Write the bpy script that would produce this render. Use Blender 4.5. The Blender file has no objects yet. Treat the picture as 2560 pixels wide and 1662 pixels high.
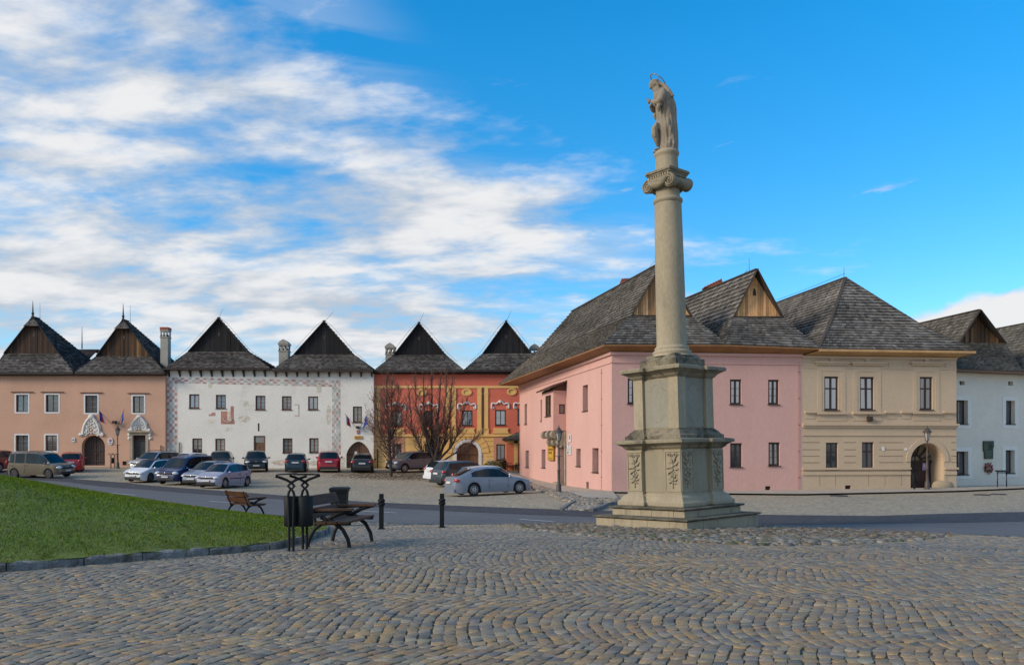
import bpy, bmesh, math, random
import numpy as np
from mathutils import Vector, Matrix, Euler

random.seed(7)
RNG = np.random.default_rng(7)
C = bpy.context.scene.collection
SC = bpy.context.scene

# ------------------------------------------------------------------ camera
EYE = 1.6
FPX = 2000.0          # focal length in pixels of the 2560-wide photograph
CX, HY = 1280.0, 1124.0   # principal column, horizon row
cam_d = bpy.data.cameras.new('camera')
cam = bpy.data.objects.new('camera', cam_d)
C.objects.link(cam)
cam.location = (0, 0, EYE)
cam.rotation_euler = (math.pi / 2, 0, 0)
cam_d.sensor_width = 36.0
cam_d.lens = 36.0 * FPX / 2560.0
cam_d.shift_y = (HY - 831.0) / 2560.0
cam_d.clip_end = 3000
cam_d.clip_start = 0.1
SC.camera = cam

# ------------------------------------------------------------------ light
SUN_DIR = Vector((-0.90, -0.40, 0.47)).normalized()      # towards the sun
SUN_STRENGTH, SUN_ANGLE = 2.5, 18.0
SKY_STRENGTH = 0.11
EXPOSURE = 0.25
SC.view_settings.view_transform = 'Standard'
SC.view_settings.look = 'None'
SC.view_settings.exposure = EXPOSURE
SC.view_settings.gamma = 1.0
SC.cycles.use_denoising = True
SC.cycles.max_bounces = 6
SC.cycles.transparent_max_bounces = 8

sun_d = bpy.data.lights.new('sun', 'SUN')
sun_d.energy = SUN_STRENGTH
sun_d.angle = math.radians(SUN_ANGLE)
sun_d.color = (1.0, 0.86, 0.69)
sun = bpy.data.objects.new('sun', sun_d)
C.objects.link(sun)
sun.rotation_euler = SUN_DIR.to_track_quat('Z', 'Y').to_euler()
sun.location = (-40, -20, 60)


class NT:
    """tiny node-tree helper"""
    def __init__(self, nt):
        self.nt = nt
    def n(self, t, **kw):
        nd = self.nt.nodes.new(t)
        for k, v in kw.items():
            setattr(nd, k, v)
        return nd
    def link(self, a, b):
        self.nt.links.new(a, b)
    def val(self, s, v):
        if hasattr(v, 'is_output') or isinstance(v, bpy.types.NodeSocket):
            self.link(v, s)
        else:
            s.default_value = v
    def math(self, op, a, b=0.0, c=None, clamp=False):
        nd = self.n('ShaderNodeMath', operation=op, use_clamp=clamp)
        self.val(nd.inputs[0], a)
        self.val(nd.inputs[1], b)
        if c is not None:
            self.val(nd.inputs[2], c)
        return nd.outputs[0]
    def mix(self, f, a, b, mode='MIX'):
        nd = self.n('ShaderNodeMix', data_type='RGBA', blend_type=mode)
        self.val(nd.inputs[0], f)
        self.val(nd.inputs[6], a if isinstance(a, bpy.types.NodeSocket) else (*a, 1) if len(a) == 3 else a)
        self.val(nd.inputs[7], b if isinstance(b, bpy.types.NodeSocket) else (*b, 1) if len(b) == 3 else b)
        return nd.outputs[2]
    def noise(self, vec, scale, detail=4, rough=0.55, dist=0.0):
        nd = self.n('ShaderNodeTexNoise')
        if vec is not None:
            self.link(vec, nd.inputs['Vector'])
        nd.inputs['Scale'].default_value = scale
        nd.inputs['Detail'].default_value = detail
        nd.inputs['Roughness'].default_value = rough
        nd.inputs['Distortion'].default_value = dist
        return nd.outputs['Fac']
    def rng(self, v, a, b, c, d, smooth=False):
        nd = self.n('ShaderNodeMapRange')
        if smooth:
            nd.interpolation_type = 'SMOOTHSTEP'
        self.val(nd.inputs[0], v)
        for i, x in enumerate((a, b, c, d)):
            self.val(nd.inputs[i + 1], x)
        return nd.outputs[0]
    def ramp(self, v, pts):
        nd = self.n('ShaderNodeValToRGB')
        self.link(v, nd.inputs[0])
        cr = nd.color_ramp
        while len(cr.elements) < len(pts):
            cr.elements.new(0.5)
        for e, (p, col) in zip(cr.elements, pts):
            e.position = p
            e.color = (*col, 1) if len(col) == 3 else col
        return nd.outputs[0]
    def xyz(self, x, y, z):
        nd = self.n('ShaderNodeCombineXYZ')
        for s, v in zip(nd.inputs, (x, y, z)):
            self.val(s, v)
        return nd.outputs[0]


def build_world():
    w = bpy.data.worlds.new('World')
    SC.world = w
    w.use_nodes = True
    t = NT(w.node_tree)
    w.node_tree.nodes.clear()
    out = t.n('ShaderNodeOutputWorld')
    bg = t.n('ShaderNodeBackground')
    bg.inputs[1].default_value = SKY_STRENGTH
    t.link(bg.outputs[0], out.inputs[0])
    sky = t.n('ShaderNodeTexSky', sky_type='NISHITA')
    sky.sun_disc = False
    sky.sun_elevation = math.asin(SUN_DIR.z)
    sky.sun_rotation = math.atan2(SUN_DIR.x, SUN_DIR.y)
    sky.altitude = 650
    sky.air_density = 1.0
    sky.dust_density = 0.3
    sky.ozone_density = 3.0
    hs = t.n('ShaderNodeHueSaturation')
    hs.inputs['Hue'].default_value = 0.492
    hs.inputs['Saturation'].default_value = 1.38
    hs.inputs['Value'].default_value = SKY_VALUE
    t.link(sky.outputs[0], hs.inputs['Color'])
    tc = t.n('ShaderNodeTexCoord')
    sep = t.n('ShaderNodeSeparateXYZ')
    t.link(tc.outputs['Generated'], sep.inputs[0])
    x, y, z = sep.outputs
    hyp = t.math('SQRT', t.math('ADD', t.math('MULTIPLY', x, x), t.math('MULTIPLY', y, y)))
    el = t.math('DIVIDE', z, t.math('MAXIMUM', hyp, 1e-4))        # tangent of elevation
    az = t.math('ARCTAN2', x, y)                                   # 0 = straight ahead
    # how far to the side the cloud bank reaches, by elevation
    xb = t.ramp(el, [(0.0, (.66,)*3), (0.12, (.62,)*3), (0.155, (.60,)*3), (0.20, (.70,)*3), (0.255, (.735,)*3),
                     (0.305, (.655,)*3), (0.37, (.535,)*3), (0.42, (.46,)*3), (0.58, (.34,)*3), (0.8, (.30,)*3)])
    cov = t.math('SUBTRACT', t.math('SUBTRACT', xb, 0.5), az)
    zz = t.math('ADD', t.math('MAXIMUM', z, 0.0), 0.20)
    u = t.math('DIVIDE', x, zz)
    v = t.math('DIVIDE', y, zz)
    # streets of cloud seen in perspective, drawn out sideways
    p = t.xyz(t.math('ADD', t.math('MULTIPLY', u, 0.55), t.math('MULTIPLY', v, 0.05)), v, 3.4)
    pr = t.xyz(t.math('ADD', t.math('MULTIPLY', u, 0.62), t.math('MULTIPLY', v, -0.10)), t.math('ADD', v, t.math('MULTIPLY', u, 0.12)), 7.9)
    n1 = t.noise(p, 1.5, 4, 0.5, 0.3)
    n2 = t.noise(pr, 6.5, 7, 0.55, 0.15)
    n3 = t.noise(pr, 19.0, 5, 0.6, 0.2)
    mixn = t.math('ADD', t.math('ADD', t.math('MULTIPLY', n1, 0.47), t.math('MULTIPLY', n2, 0.58)), t.math('MULTIPLY', n3, 0.17))
    covs = t.rng(cov, -0.30, 0.28, -0.245, 0.105)
    covs = t.math('SUBTRACT', covs, t.rng(el, 0.33, 0.55, 0.0, 0.085))
    # unseen thin cloud behind the camera, added to make the ambient light less blue
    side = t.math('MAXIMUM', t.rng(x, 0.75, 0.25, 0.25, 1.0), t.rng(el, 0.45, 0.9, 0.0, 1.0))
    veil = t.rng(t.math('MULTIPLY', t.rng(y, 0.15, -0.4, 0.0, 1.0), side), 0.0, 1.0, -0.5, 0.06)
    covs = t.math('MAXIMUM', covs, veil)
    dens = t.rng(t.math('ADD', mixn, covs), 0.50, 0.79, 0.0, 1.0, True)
    band = t.noise(t.xyz(t.math('MULTIPLY', az, 2.2), t.math('MULTIPLY', t.math('ADD', el, t.math('MULTIPLY', az, 0.05)), 15.0), 0.6), 1.25, 6, 0.56, 0.45)
    lowm = t.math('MULTIPLY', t.rng(cov, -0.03, 0.14, 0, 1, True), t.rng(el, 0.02, 0.40, 1.0, 0.25))
    dens2 = t.math('MULTIPLY', t.rng(band, 0.40, 0.63, 0.0, 0.92, True), lowm)
    dens = t.math('MAXIMUM', dens, dens2)
    # a bright heap of cloud low on the other side
    hn = t.noise(t.xyz(t.math('MULTIPLY', az, 9.0), t.math('MULTIPLY', el, 14.0), 1.7), 1.6, 7, 0.55)
    top = t.math('ADD', t.math('ADD', t.rng(az, 0.36, 0.45, 0.0, 0.150), t.rng(az, 0.45, 0.57, 0.0, 0.028)), t.math('MULTIPLY', t.math('SUBTRACT', hn, 0.5), 0.045))
    heap = t.rng(t.math('SUBTRACT', top, el), 0.0, 0.010, 0.0, 1.0, True)
    wn = t.noise(t.xyz(t.math('MULTIPLY', az, 7.0), t.math('MULTIPLY', t.math('SUBTRACT', el, t.math('MULTIPLY', az, 0.10)), 22.0), 5.3), 1.15, 6, 0.6, 0.4)
    wisp = t.math('MULTIPLY', t.rng(wn, 0.635, 0.78, 0.0, 0.75, True), t.math('MULTIPLY', t.rng(el, 0.12, 0.18, 0, 1), t.rng(el, 0.34, 0.50, 1, 0)))
    dens = t.math('MAXIMUM', t.math('MAXIMUM', dens, wisp), heap)
    # cloud colour: white tops, blue-grey where thin light comes through thick parts
    shade = t.rng(t.math('ADD', t.math('MULTIPLY', n2, 0.8), t.math('MULTIPLY', band, 0.55)), 0.56, 0.84, 0.0, 1.0, True)
    shade = t.math('MAXIMUM', shade, heap)
    ccol = t.mix(shade, tuple(c * CLOUD for c in (0.59, 0.66, 0.76)), tuple(c * CLOUD for c in (0.97, 0.98, 1.0)))
    low = t.n('ShaderNodeVectorMath', operation='SCALE')
    t.link(hs.outputs[0], low.inputs[0]); t.link(t.rng(el, 0.0, 0.5, 0.70, 1.0), low.inputs['Scale'])
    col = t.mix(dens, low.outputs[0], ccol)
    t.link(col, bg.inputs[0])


SKY_VALUE = 1.95
CLOUD = 6.7
build_world()

# ------------------------------------------------------------------ pixels and places
def crop(x0, y0, s):
    return lambda x, y: (x0 + x * s, y0 + y * s)
c1 = crop(0, 740, .3107)
c2 = crop(400, 780, .2848)
c3 = crop(900, 780, .2848)
c4 = crop(1240, 640, .4014)
c5 = crop(1720, 640, .4011)
c6 = crop(2100, 640, .4014)

def P(px, py, D):
    return Vector(((px - CX) / FPX * D, D, EYE + (HY - py) / FPX * D))

# terrain: a thin-plate surface through surveyed ground points (pixel column, row, distance)
_tp = [(1280, 1640, 6.2), (0, 1640, 6.2), (2560, 1640, 6.2), (2560, 1480, 8.99), (300, 1440, 10.1), (1280, 1450, 9.8), (1280, 1380, 12.5),
       (725, 1375, 12.75), (790, 1363, 13.3), (2000, 1420, 10.8), (1719, 1323, 17.55), (960, 1327, 19.0), (1105, 1320, 19.7), (2300, 1345, 17.0),
       (1189, 1281, 28), (920, 1267, 30.8), (709, 1248.6, 35.6), (511, 1236, 39.6), (1520, 1294, 25.3), (2560, 1304, 22.8), (1937, 1311.6, 22.4),
       (2183, 1290, 25.9), (192, 1197, 55), (479, 1221.5, 46), (1172, 1241, 42.4), (1286, 1232, 43.8), (1534, 1230, 44.5), (1299, 1189, 68),
       (2391, 1220.7, 46.5), (1397, 1229.6, 42.4), (641, 1178.7, 64), (742, 1179, 64), (907, 1180, 64), (294, 1167, 68.5), (185, 1178, 62),
       (30, 1195, 57), (575, 1221, 48.5), (345, 1205.5, 54.5), (414, 1171, 70.3), (934, 1172.6, 70), (100, 1165.5, 70), (1215, 1167, 70.5), (1030, 1180, 65),
       (2560, 1212, 51)]
_cp = [tuple(P(*q)) for q in _tp] + [(-70, 100, .1), (0, 110, -.2), (70, 100, -.5), (70, 40, -.6), (60, 10, -.2), (-70, 40, 0), (-30, 10, 0), (30, 0, 0),
       (-30, -20, 0), (30, -20, 0), (0, -20, 0), (0, 0, 0), (-20, 24, -.15), (-12, 16, -.02)]
_cp = np.array(_cp)
def _U(r2):
    return np.where(r2 < 1e-9, 0, r2 * np.log(np.maximum(r2, 1e-9))) * 0.5
def _fit():
    n = len(_cp)
    d2 = ((_cp[:, None, :2] - _cp[None, :, :2]) ** 2).sum(-1)
    K = _U(d2) + np.eye(n) * 18.0
    Q = np.hstack([np.ones((n, 1)), _cp[:, :2]])
    A = np.zeros((n + 3, n + 3))
    A[:n, :n] = K; A[:n, n:] = Q; A[n:, :n] = Q.T
    return np.linalg.solve(A, np.concatenate([_cp[:, 2], np.zeros(3)]))
_w = _fit()
def zg_np(x, y):
    x = np.clip(np.asarray(x, float), -70, 70); y = np.clip(np.asarray(y, float), -20, 105)
    sh = x.shape
    x = x.ravel(); y = y.ravel()
    out = np.empty(len(x))
    for i in range(0, len(x), 20000):
        a, b = x[i:i + 20000], y[i:i + 20000]
        d2 = (a[:, None] - _cp[None, :, 0]) ** 2 + (b[:, None] - _cp[None, :, 1]) ** 2
        out[i:i + 20000] = _U(d2) @ _w[:-3] + _w[-3] + _w[-2] * a + _w[-1] * b
    return out.reshape(sh)
def zg(x, y):
    return float(zg_np(np.array([x]), np.array([y]))[0])
_Ds = np.linspace(4, 110, 1500)
def G(px, py):
    """ground point seen at a pixel"""
    X = (px - CX) / FPX * _Ds
    f = EYE + (HY - py) / FPX * _Ds - zg_np(X, _Ds)
    i = np.argmax(f < 0)
    if i == 0:
        D = 109.0
    else:
        D = _Ds[i - 1] + (_Ds[i] - _Ds[i - 1]) * f[i - 1] / (f[i - 1] - f[i])
    return Vector(((px - CX) / FPX * D, D, zg((px - CX) / FPX * D, D)))
def at(px, D):
    X = (px - CX) / FPX * D
    return Vector((X, D, zg(X, D)))

# ------------------------------------------------------------------ materials
MATS = {}
def mat(name, col=(.5, .5, .5), rough=.8, metal=0.0, var=.12, scale=1.2, fine=.08, fscale=40, bump=0.0, bscale=60, attr=False, spec=.5,
        stain=None, stain_amt=0.0, stain_scale=.6, stretch=None, stain_lo=.55, stain_hi=.72, coat=0.0, alpha=None):
    if name in MATS:
        return MATS[name]
    m = bpy.data.materials.new(name)
    m.use_nodes = True
    t = NT(m.node_tree)
    b = m.node_tree.nodes['Principled BSDF']
    geo = t.n('ShaderNodeTexCoord').outputs['Object']
    if stretch:
        mp = t.n('ShaderNodeMapping')
        mp.inputs['Scale'].default_value = stretch
        t.link(geo, mp.inputs[0])
        geo = mp.outputs[0]
    if attr:
        at_ = t.n('ShaderNodeAttribute', attribute_name='Col')
        base = at_.outputs['Color']
    else:
        base = None
    f = None
    if var or fine:
        a = t.rng(t.noise(geo, scale, 5, .6), .3, .7, 1 - var, 1 + var)
        c_ = t.rng(t.noise(geo, fscale, 3, .6), .3, .7, 1 - fine, 1 + fine)
        f = t.math('MULTIPLY', a, c_)
        rgb = t.n('ShaderNodeCombineColor')
        for s in rgb.inputs:
            t.link(f, s)
        base = t.mix(1.0, base if base is not None else col, rgb.outputs[0], 'MULTIPLY')
    if stain is not None:
        sm = t.rng(t.noise(geo, stain_scale, 7, .65, .3), stain_lo, stain_hi, 0, stain_amt)
        base = t.mix(sm, base if base is not None else col, stain)
    if base is not None:
        t.link(base, b.inputs['Base Color'])
    else:
        b.inputs['Base Color'].default_value = (*col, 1)
    b.inputs['Roughness'].default_value = rough
    b.inputs['Metallic'].default_value = metal
    b.inputs['Specular IOR Level'].default_value = spec
    b.inputs['Coat Weight'].default_value = coat
    b.inputs['Coat Roughness'].default_value = .04
    if bump:
        bp = t.n('ShaderNodeBump')
        bp.inputs['Strength'].default_value = bump
        bp.inputs['Distance'].default_value = .02
        t.link(t.noise(geo, bscale, 4, .6), bp.inputs['Height'])
        t.link(bp.outputs[0], b.inputs['Normal'])
    MATS[name] = m
    return m

def glass_mat(name, col=(.02, .025, .03), rough=.06, spec=.9):
    if name in MATS:
        return MATS[name]
    m = bpy.data.materials.new(name)
    m.use_nodes = True
    t = NT(m.node_tree)
    b = m.node_tree.nodes['Principled BSDF']
    b.inputs['Base Color'].default_value = (*col, 1)
    b.inputs['Roughness'].default_value = rough
    b.inputs['Specular IOR Level'].default_value = spec
    geo = t.n('ShaderNodeTexCoord').outputs['Object']
    bp = t.n('ShaderNodeBump')
    bp.inputs['Strength'].default_value = .06
    bp.inputs['Distance'].default_value = .05
    t.link(t.noise(geo, 1.3, 2, .5), bp.inputs['Height'])
    t.link(bp.outputs[0], b.inputs['Normal'])
    MATS[name] = m
    return m

# ------------------------------------------------------------------ mesh builder
ORG = {}
class MB:
    def __init__(self):
        self.v = []; self.f = []; self.m = []; self.c = []; self.s = []
        self.np = []
    def _add(self, vs, fs, m=0, col=(1, 1, 1), smooth=False):
        o = len(self.v)
        self.v.extend([tuple(p) for p in vs])
        for fc in fs:
            self.f.append([i + o for i in fc]); self.m.append(m); self.c.append(col); self.s.append(smooth)
        return o
    def poly(self, pts, m=0, col=(1, 1, 1)):
        self._add(pts, [list(range(len(pts)))], m, col)
    def hexa(self, p, m=0, col=(1, 1, 1)):
        """8 points: bottom 4 then top 4"""
        self._add(p, [(3, 2, 1, 0), (4, 5, 6, 7), (0, 1, 5, 4), (1, 2, 6, 5), (2, 3, 7, 6), (3, 0, 4, 7)], m, col)
    def box(self, lo, hi, m=0, col=(1, 1, 1), M=None):
        x0, y0, z0 = lo; x1, y1, z1 = hi
        p = [Vector(q) for q in ((x0, y0, z0), (x1, y0, z0), (x1, y1, z0), (x0, y1, z0), (x0, y0, z1), (x1, y0, z1), (x1, y1, z1), (x0, y1, z1))]
        if M is not None:
            p = [M @ q for q in p]
        self.hexa(p, m, col)
    def rings(self, rings, m=0, col=(1, 1, 1), smooth=True, cap=(True, True), closed=True):
        n = len(rings[0]); vs = [p for r in rings for p in r]; fs = []
        for i in range(len(rings) - 1):
            for j in range(n if closed else n - 1):
                k = (j + 1) % n
                fs.append((i * n + j, i * n + k, (i + 1) * n + k, (i + 1) * n + j))
        o = self._add(vs, fs, m, col, smooth)
        if cap[0]:
            self._add(rings[0], [list(range(n))[::-1]], m, col)
        if cap[1]:
            self._add(rings[-1], [list(range(n))], m, col)
    def lathe(self, prof, n=20, M=None, m=0, col=(1, 1, 1), smooth=True, cap=(True, True)):
        R = []
        for r, z in prof:
            ring = [Vector((r * math.cos(2 * math.pi * j / n), r * math.sin(2 * math.pi * j / n), z)) for j in range(n)]
            R.append([M @ q for q in ring] if M is not None else ring)
        self.rings(R, m, col, smooth, cap)
    def tube(self, pts, rad, n=6, m=0, col=(1, 1, 1), smooth=True, flat=None, cap=True):
        pts = [Vector(p) for p in pts]
        if not isinstance(rad, (list, tuple)):
            rad = [rad] * len(pts)
        R = []
        ref = None
        for i, p in enumerate(pts):
            d = (pts[min(i + 1, len(pts) - 1)] - pts[max(i - 1, 0)])
            if d.length < 1e-9:
                d = Vector((0, 0, 1))
            d.normalize()
            if ref is None:
                ref = Vector((0, 0, 1)) if abs(d.z) < .9 else Vector((1, 0, 0))
                if flat is not None:
                    ref = Vector(flat)
            a = d.cross(ref)
            if a.length < 1e-6:
                a = d.orthogonal()
            a.normalize()
            b = a.cross(d).normalized()
            ref = b
            r = rad[i]
            ra, rb = (r, r) if not isinstance(r, (tuple, list)) else r
            R.append([p + a * (ra * math.cos(2 * math.pi * j / n)) + b * (rb * math.sin(2 * math.pi * j / n)) for j in range(n)])
        self.rings(R, m, col, smooth, (cap, cap))
    def bar(self, a, b, w, h, up=(0, 0, 1), m=0, col=(1, 1, 1)):
        a = Vector(a); b = Vector(b); d = (b - a).normalized()
        s = d.cross(Vector(up))
        if s.length < 1e-6:
            s = d.orthogonal()
        s.normalize(); u = s.cross(d)
        s *= w / 2; u *= h / 2
        self.hexa([a - s - u, a + s - u, b + s - u, b - s - u, a - s + u, a + s + u, b + s + u, b - s + u], m, col)
    def ball(self, c, r, n=10, m=0, col=(1, 1, 1), M=None):
        c = Vector(c)
        if not isinstance(r, (tuple, list)):
            r = (r, r, r)
        k = max(4, n // 2); R = []
        for i in range(k + 1):
            th = math.pi * (i / k); th = min(max(th, .02), math.pi - .02)
            ring = [Vector((r[0] * math.sin(th) * math.cos(2 * math.pi * j / n), r[1] * math.sin(th) * math.sin(2 * math.pi * j / n), -r[2] * math.cos(th))) for j in range(n)]
            R.append([(M @ q if M is not None else q) + c for q in ring])
        self.rings(R, m, col, True)
    def prism(self, pts, ext, m=0, col=(1, 1, 1)):
        """extrude a planar outline by a vector"""
        ext = Vector(ext); pts = [Vector(p) for p in pts]
        self.rings([pts, [p + ext for p in pts]], m, col, False)
    def build(self, name, mats, parent=None, sharp=None, org=None):
        me = bpy.data.meshes.new(name)
        o0 = Vector(org) if org is not None else (ORG.get(parent.name, Vector()) if parent is not None else Vector())
        vs = [(x - o0.x, y - o0.y, z - o0.z) for x, y, z in self.v] if o0.length > 0 else self.v
        me.from_pydata(vs, [], self.f)
        if not isinstance(mats, (list, tuple)):
            mats = [mats]
        for q in mats:
            me.materials.append(q)
        me.polygons.foreach_set('material_index', self.m)
        me.polygons.foreach_set('use_smooth', self.s)
        a = me.attributes.new('Col', 'FLOAT_COLOR', 'FACE')
        a.data.foreach_set('color', np.array([(*c, 1) for c in self.c], dtype=np.float32).ravel())
        bm = bmesh.new(); bm.from_mesh(me)
        bmesh.ops.recalc_face_normals(bm, faces=bm.faces)
        bm.to_mesh(me); bm.free()
        me.update()
        if sharp is not None:
            me.set_sharp_from_angle(angle=math.radians(sharp))
        ob = bpy.data.objects.new(name, me)
        C.objects.link(ob)
        if parent is not None:
            ob.parent = parent
            ORG[ob.name] = o0
        else:
            ob.location = o0
            ORG[ob.name] = o0
        return ob

def np_mesh(name, V, F, mats, cols=None, parent=None, smooth=False):
    me = bpy.data.meshes.new(name)
    V = np.asarray(V, dtype=np.float32); F = np.asarray(F, dtype=np.int32)
    k = F.shape[1]
    me.vertices.add(len(V)); me.vertices.foreach_set('co', V.ravel())
    me.loops.add(F.size); me.loops.foreach_set('vertex_index', F.ravel())
    me.polygons.add(len(F))
    me.polygons.foreach_set('loop_start', np.arange(0, F.size, k, dtype=np.int32))
    me.polygons.foreach_set('loop_total', np.full(len(F), k, dtype=np.int32))
    me.update(calc_edges=True)
    if smooth:
        me.polygons.foreach_set('use_smooth', np.ones(len(F), dtype=bool))
    for q in (mats if isinstance(mats, (list, tuple)) else [mats]):
        me.materials.append(q)
    if cols is not None:
        a = me.attributes.new('Col', 'FLOAT_COLOR', 'FACE')
        cc = np.ones((len(F), 4), dtype=np.float32); cc[:, :3] = cols
        a.data.foreach_set('color', cc.ravel())
    ob = bpy.data.objects.new(name, me)
    C.objects.link(ob)
    if parent is not None:
        ob.parent = parent
    return ob

def tag(o, label=None, cat=None, group=None, kind=None):
    if label: o['label'] = label
    if cat: o['category'] = cat
    if group: o['group'] = group
    if kind: o['kind'] = kind
    return o

def thing(name, loc, label, cat, group=None, rot=None):
    """an Empty at the thing's base that parents its parts; meshes are given in world space unless rot is set"""
    o = bpy.data.objects.new(name, None)
    o.empty_display_size = .3
    C.objects.link(o)
    o.location = loc
    if rot is not None:
        o.rotation_euler = rot
        ORG[o.name] = Vector((0, 0, 0))
    else:
        ORG[o.name] = Vector(loc)
    return tag(o, label, cat, group)

def copy_thing(o, loc, rot=None, label=None):
    def cp(q, parent):
        r = q.copy(); C.objects.link(r)
        if parent is not None:
            r.parent = parent
        for ch in list(q.children):
            cp(ch, r)
        return r
    r = cp(o, None)
    r.location = loc
    if rot is not None:
        r.rotation_euler = rot
    if label: r['label'] = label
    return r

def in_poly(px, py, poly):
    px = np.asarray(px); py = np.asarray(py)
    ins = np.zeros(px.shape, bool)
    n = len(poly)
    for i in range(n):
        x1, y1 = poly[i][:2]; x2, y2 = poly[(i + 1) % n][:2]
        c = ((y1 > py) != (y2 > py)) & (px < (x2 - x1) * (py - y1) / ((y2 - y1) or 1e-9) + x1)
        ins ^= c
    return ins

def resample(pts, n):
    pts = np.array([tuple(p)[:2] for p in pts], float)
    d = np.concatenate([[0], np.cumsum(np.hypot(*np.diff(pts, axis=0).T))])
    s = np.linspace(0, d[-1], n)
    return np.stack([np.interp(s, d, pts[:, 0]), np.interp(s, d, pts[:, 1])], 1)

# ================================================================== SETTING: ground, road, paths
def sett_mat(name, ca, cb, cd, scale, joint=.5, bump=.6, patch=.25, stain=None):
    m = bpy.data.materials.new(name); m.use_nodes = True
    t = NT(m.node_tree); b = m.node_tree.nodes['Principled BSDF']
    pos = t.n('ShaderNodeTexCoord').outputs['Object']
    wob = t.n('ShaderNodeTexNoise'); wob.inputs['Scale'].default_value = .5
    t.link(pos, wob.inputs['Vector'])
    vm = t.n('ShaderNodeVectorMath', operation='MULTIPLY_ADD')
    t.link(wob.outputs['Color'], vm.inputs[0]); vm.inputs[1].default_value = (.5, .5, 0); t.link(pos, vm.inputs[2])
    mp = t.n('ShaderNodeMapping'); mp.inputs['Scale'].default_value = (1, 1, 0)
    t.link(vm.outputs[0], mp.inputs[0])
    v1 = t.n('ShaderNodeTexVoronoi', feature='F1'); v1.inputs['Scale'].default_value = scale; v1.inputs['Randomness'].default_value = .6
    v2 = t.n('ShaderNodeTexVoronoi', feature='DISTANCE_TO_EDGE'); v2.inputs['Scale'].default_value = scale; v2.inputs['Randomness'].default_value = .6
    t.link(mp.outputs[0], v1.inputs['Vector']); t.link(mp.outputs[0], v2.inputs['Vector'])
    sp = t.n('ShaderNodeSeparateColor'); t.link(v1.outputs['Color'], sp.inputs[0])
    big = t.noise(pos, patch, 5, .62, .4)
    f = t.rng(t.math('ADD', t.math('MULTIPLY', sp.outputs[0], .5), t.math('MULTIPLY', big, 1.4)), .62, 1.28, 0, 1)
    c = t.mix(f, ca, cb)
    br = t.rng(sp.outputs[1], 0, 1, .72, 1.28)
    cc = t.n('ShaderNodeCombineColor')
    for s in cc.inputs: t.link(br, s)
    c = t.mix(1.0, c, cc.outputs[0], 'MULTIPLY')
    if stain is not None:
        c = t.mix(t.rng(t.noise(pos, .35, 7, .7, .5), .54, .72, 0, .55), c, stain)
    j = t.rng(v2.outputs['Distance'], 0.0, .10, joint, 0)
    c = t.mix(j, c, cd)
    t.link(c, b.inputs['Base Color'])
    b.inputs['Roughness'].default_value = .78
    bp = t.n('ShaderNodeBump'); bp.inputs['Strength'].default_value = bump; bp.inputs['Distance'].default_value = .02
    t.link(t.rng(v2.outputs['Distance'], 0, .16, 0, 1), bp.inputs['Height']); t.link(bp.outputs[0], b.inputs['Normal'])
    return m

M_lot = sett_mat('parking_setts', (.45, .355, .22), (.34, .29, .21), (.085, .075, .06), 8.0, .6, .5, .16, stain=(.27, .245, .205))
M_gut = sett_mat('dark_setts', (.070, .060, .056), (.052, .047, .046), (.03, .028, .028), 7.0, .7, .7, .3)
M_joint = mat('joint_sand', (.085, .066, .047), .95, var=.4, scale=2.5, fine=.3, stain=(.045, .06, .018), stain_amt=.8, stain_scale=1.4, stain_lo=.5, stain_hi=.62)
M_tar = mat('asphalt', (.122, .118, .115), .82, var=.12, scale=.5, fine=.22, fscale=90, bump=.4, bscale=120, stain=(.12, .12, .125), stain_amt=.5, stain_scale=.4)
M_paint = mat('road_paint', (.62, .62, .60), .7, var=.2, scale=6)
M_slab = mat('path_slabs', (.40, .345, .27), .85, var=.18, scale=1.6, fine=.12, bump=.3)

# road and its edges, in plan
near_px = [(670, 1286), (801, 1299), (920, 1306), (1081, 1311.6), (1248, 1311)]
ROAD_NEAR = [Vector((-60, 58, 0)), Vector((-40, 47.5, 0)), Vector((-25, 38.5, 0)), Vector((-14, 30.5, 0))] + [G(*p) for p in near_px] + \
            [Vector((3.6, 21.5, 0)), Vector((6.6, 20.6, 0)), Vector((9.0, 19.0, 0)), Vector((11.1, 17.4, 0)), Vector((15, 14.5, 0)), Vector((24, 9, 0)), Vector((40, 2, 0))]
far_px = [(179, 1206), (511, 1236), (709, 1248.6), (920, 1267), (1189, 1281), (1520, 1294), (1937, 1311.6), (2200, 1309), (2560, 1304)]
ROAD_FAR = [Vector((-70, 75, 0))] + [G(*p) for p in far_px] + [Vector((24, 21.5, 0)), Vector((45, 14, 0))]
gfar_px = [(192, 1197.6), (319, 1207), (479, 1221.5), (715, 1239), (920, 1255), (1108, 1263), (1404, 1274), (1902, 1287), (2183, 1290), (2375, 1284), (2560, 1280)]
GUT_FAR = [Vector((-70, 82, 0))] + [G(*p) for p in gfar_px] + [Vector((28, 25, 0)), Vector((48, 17, 0))]

def sheet(name, near, far, m, off, n=120, k=14, kind='structure', smooth=True):
    a = resample(near, n); b = resample(far, n)
    t = np.linspace(0, 1, k)[:, None, None]
    xy = (a[None] * (1 - t) + b[None] * t).reshape(-1, 2)
    z = zg_np(xy[:, 0], xy[:, 1]) + off
    V = np.column_stack([xy, z])
    F = [(i * n + j, i * n + j + 1, (i + 1) * n + j + 1, (i + 1) * n + j) for i in range(k - 1) for j in range(n - 1)]
    o = np_mesh(name, V, F, m, smooth=smooth)
    if kind: o['kind'] = kind
    return o

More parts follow.
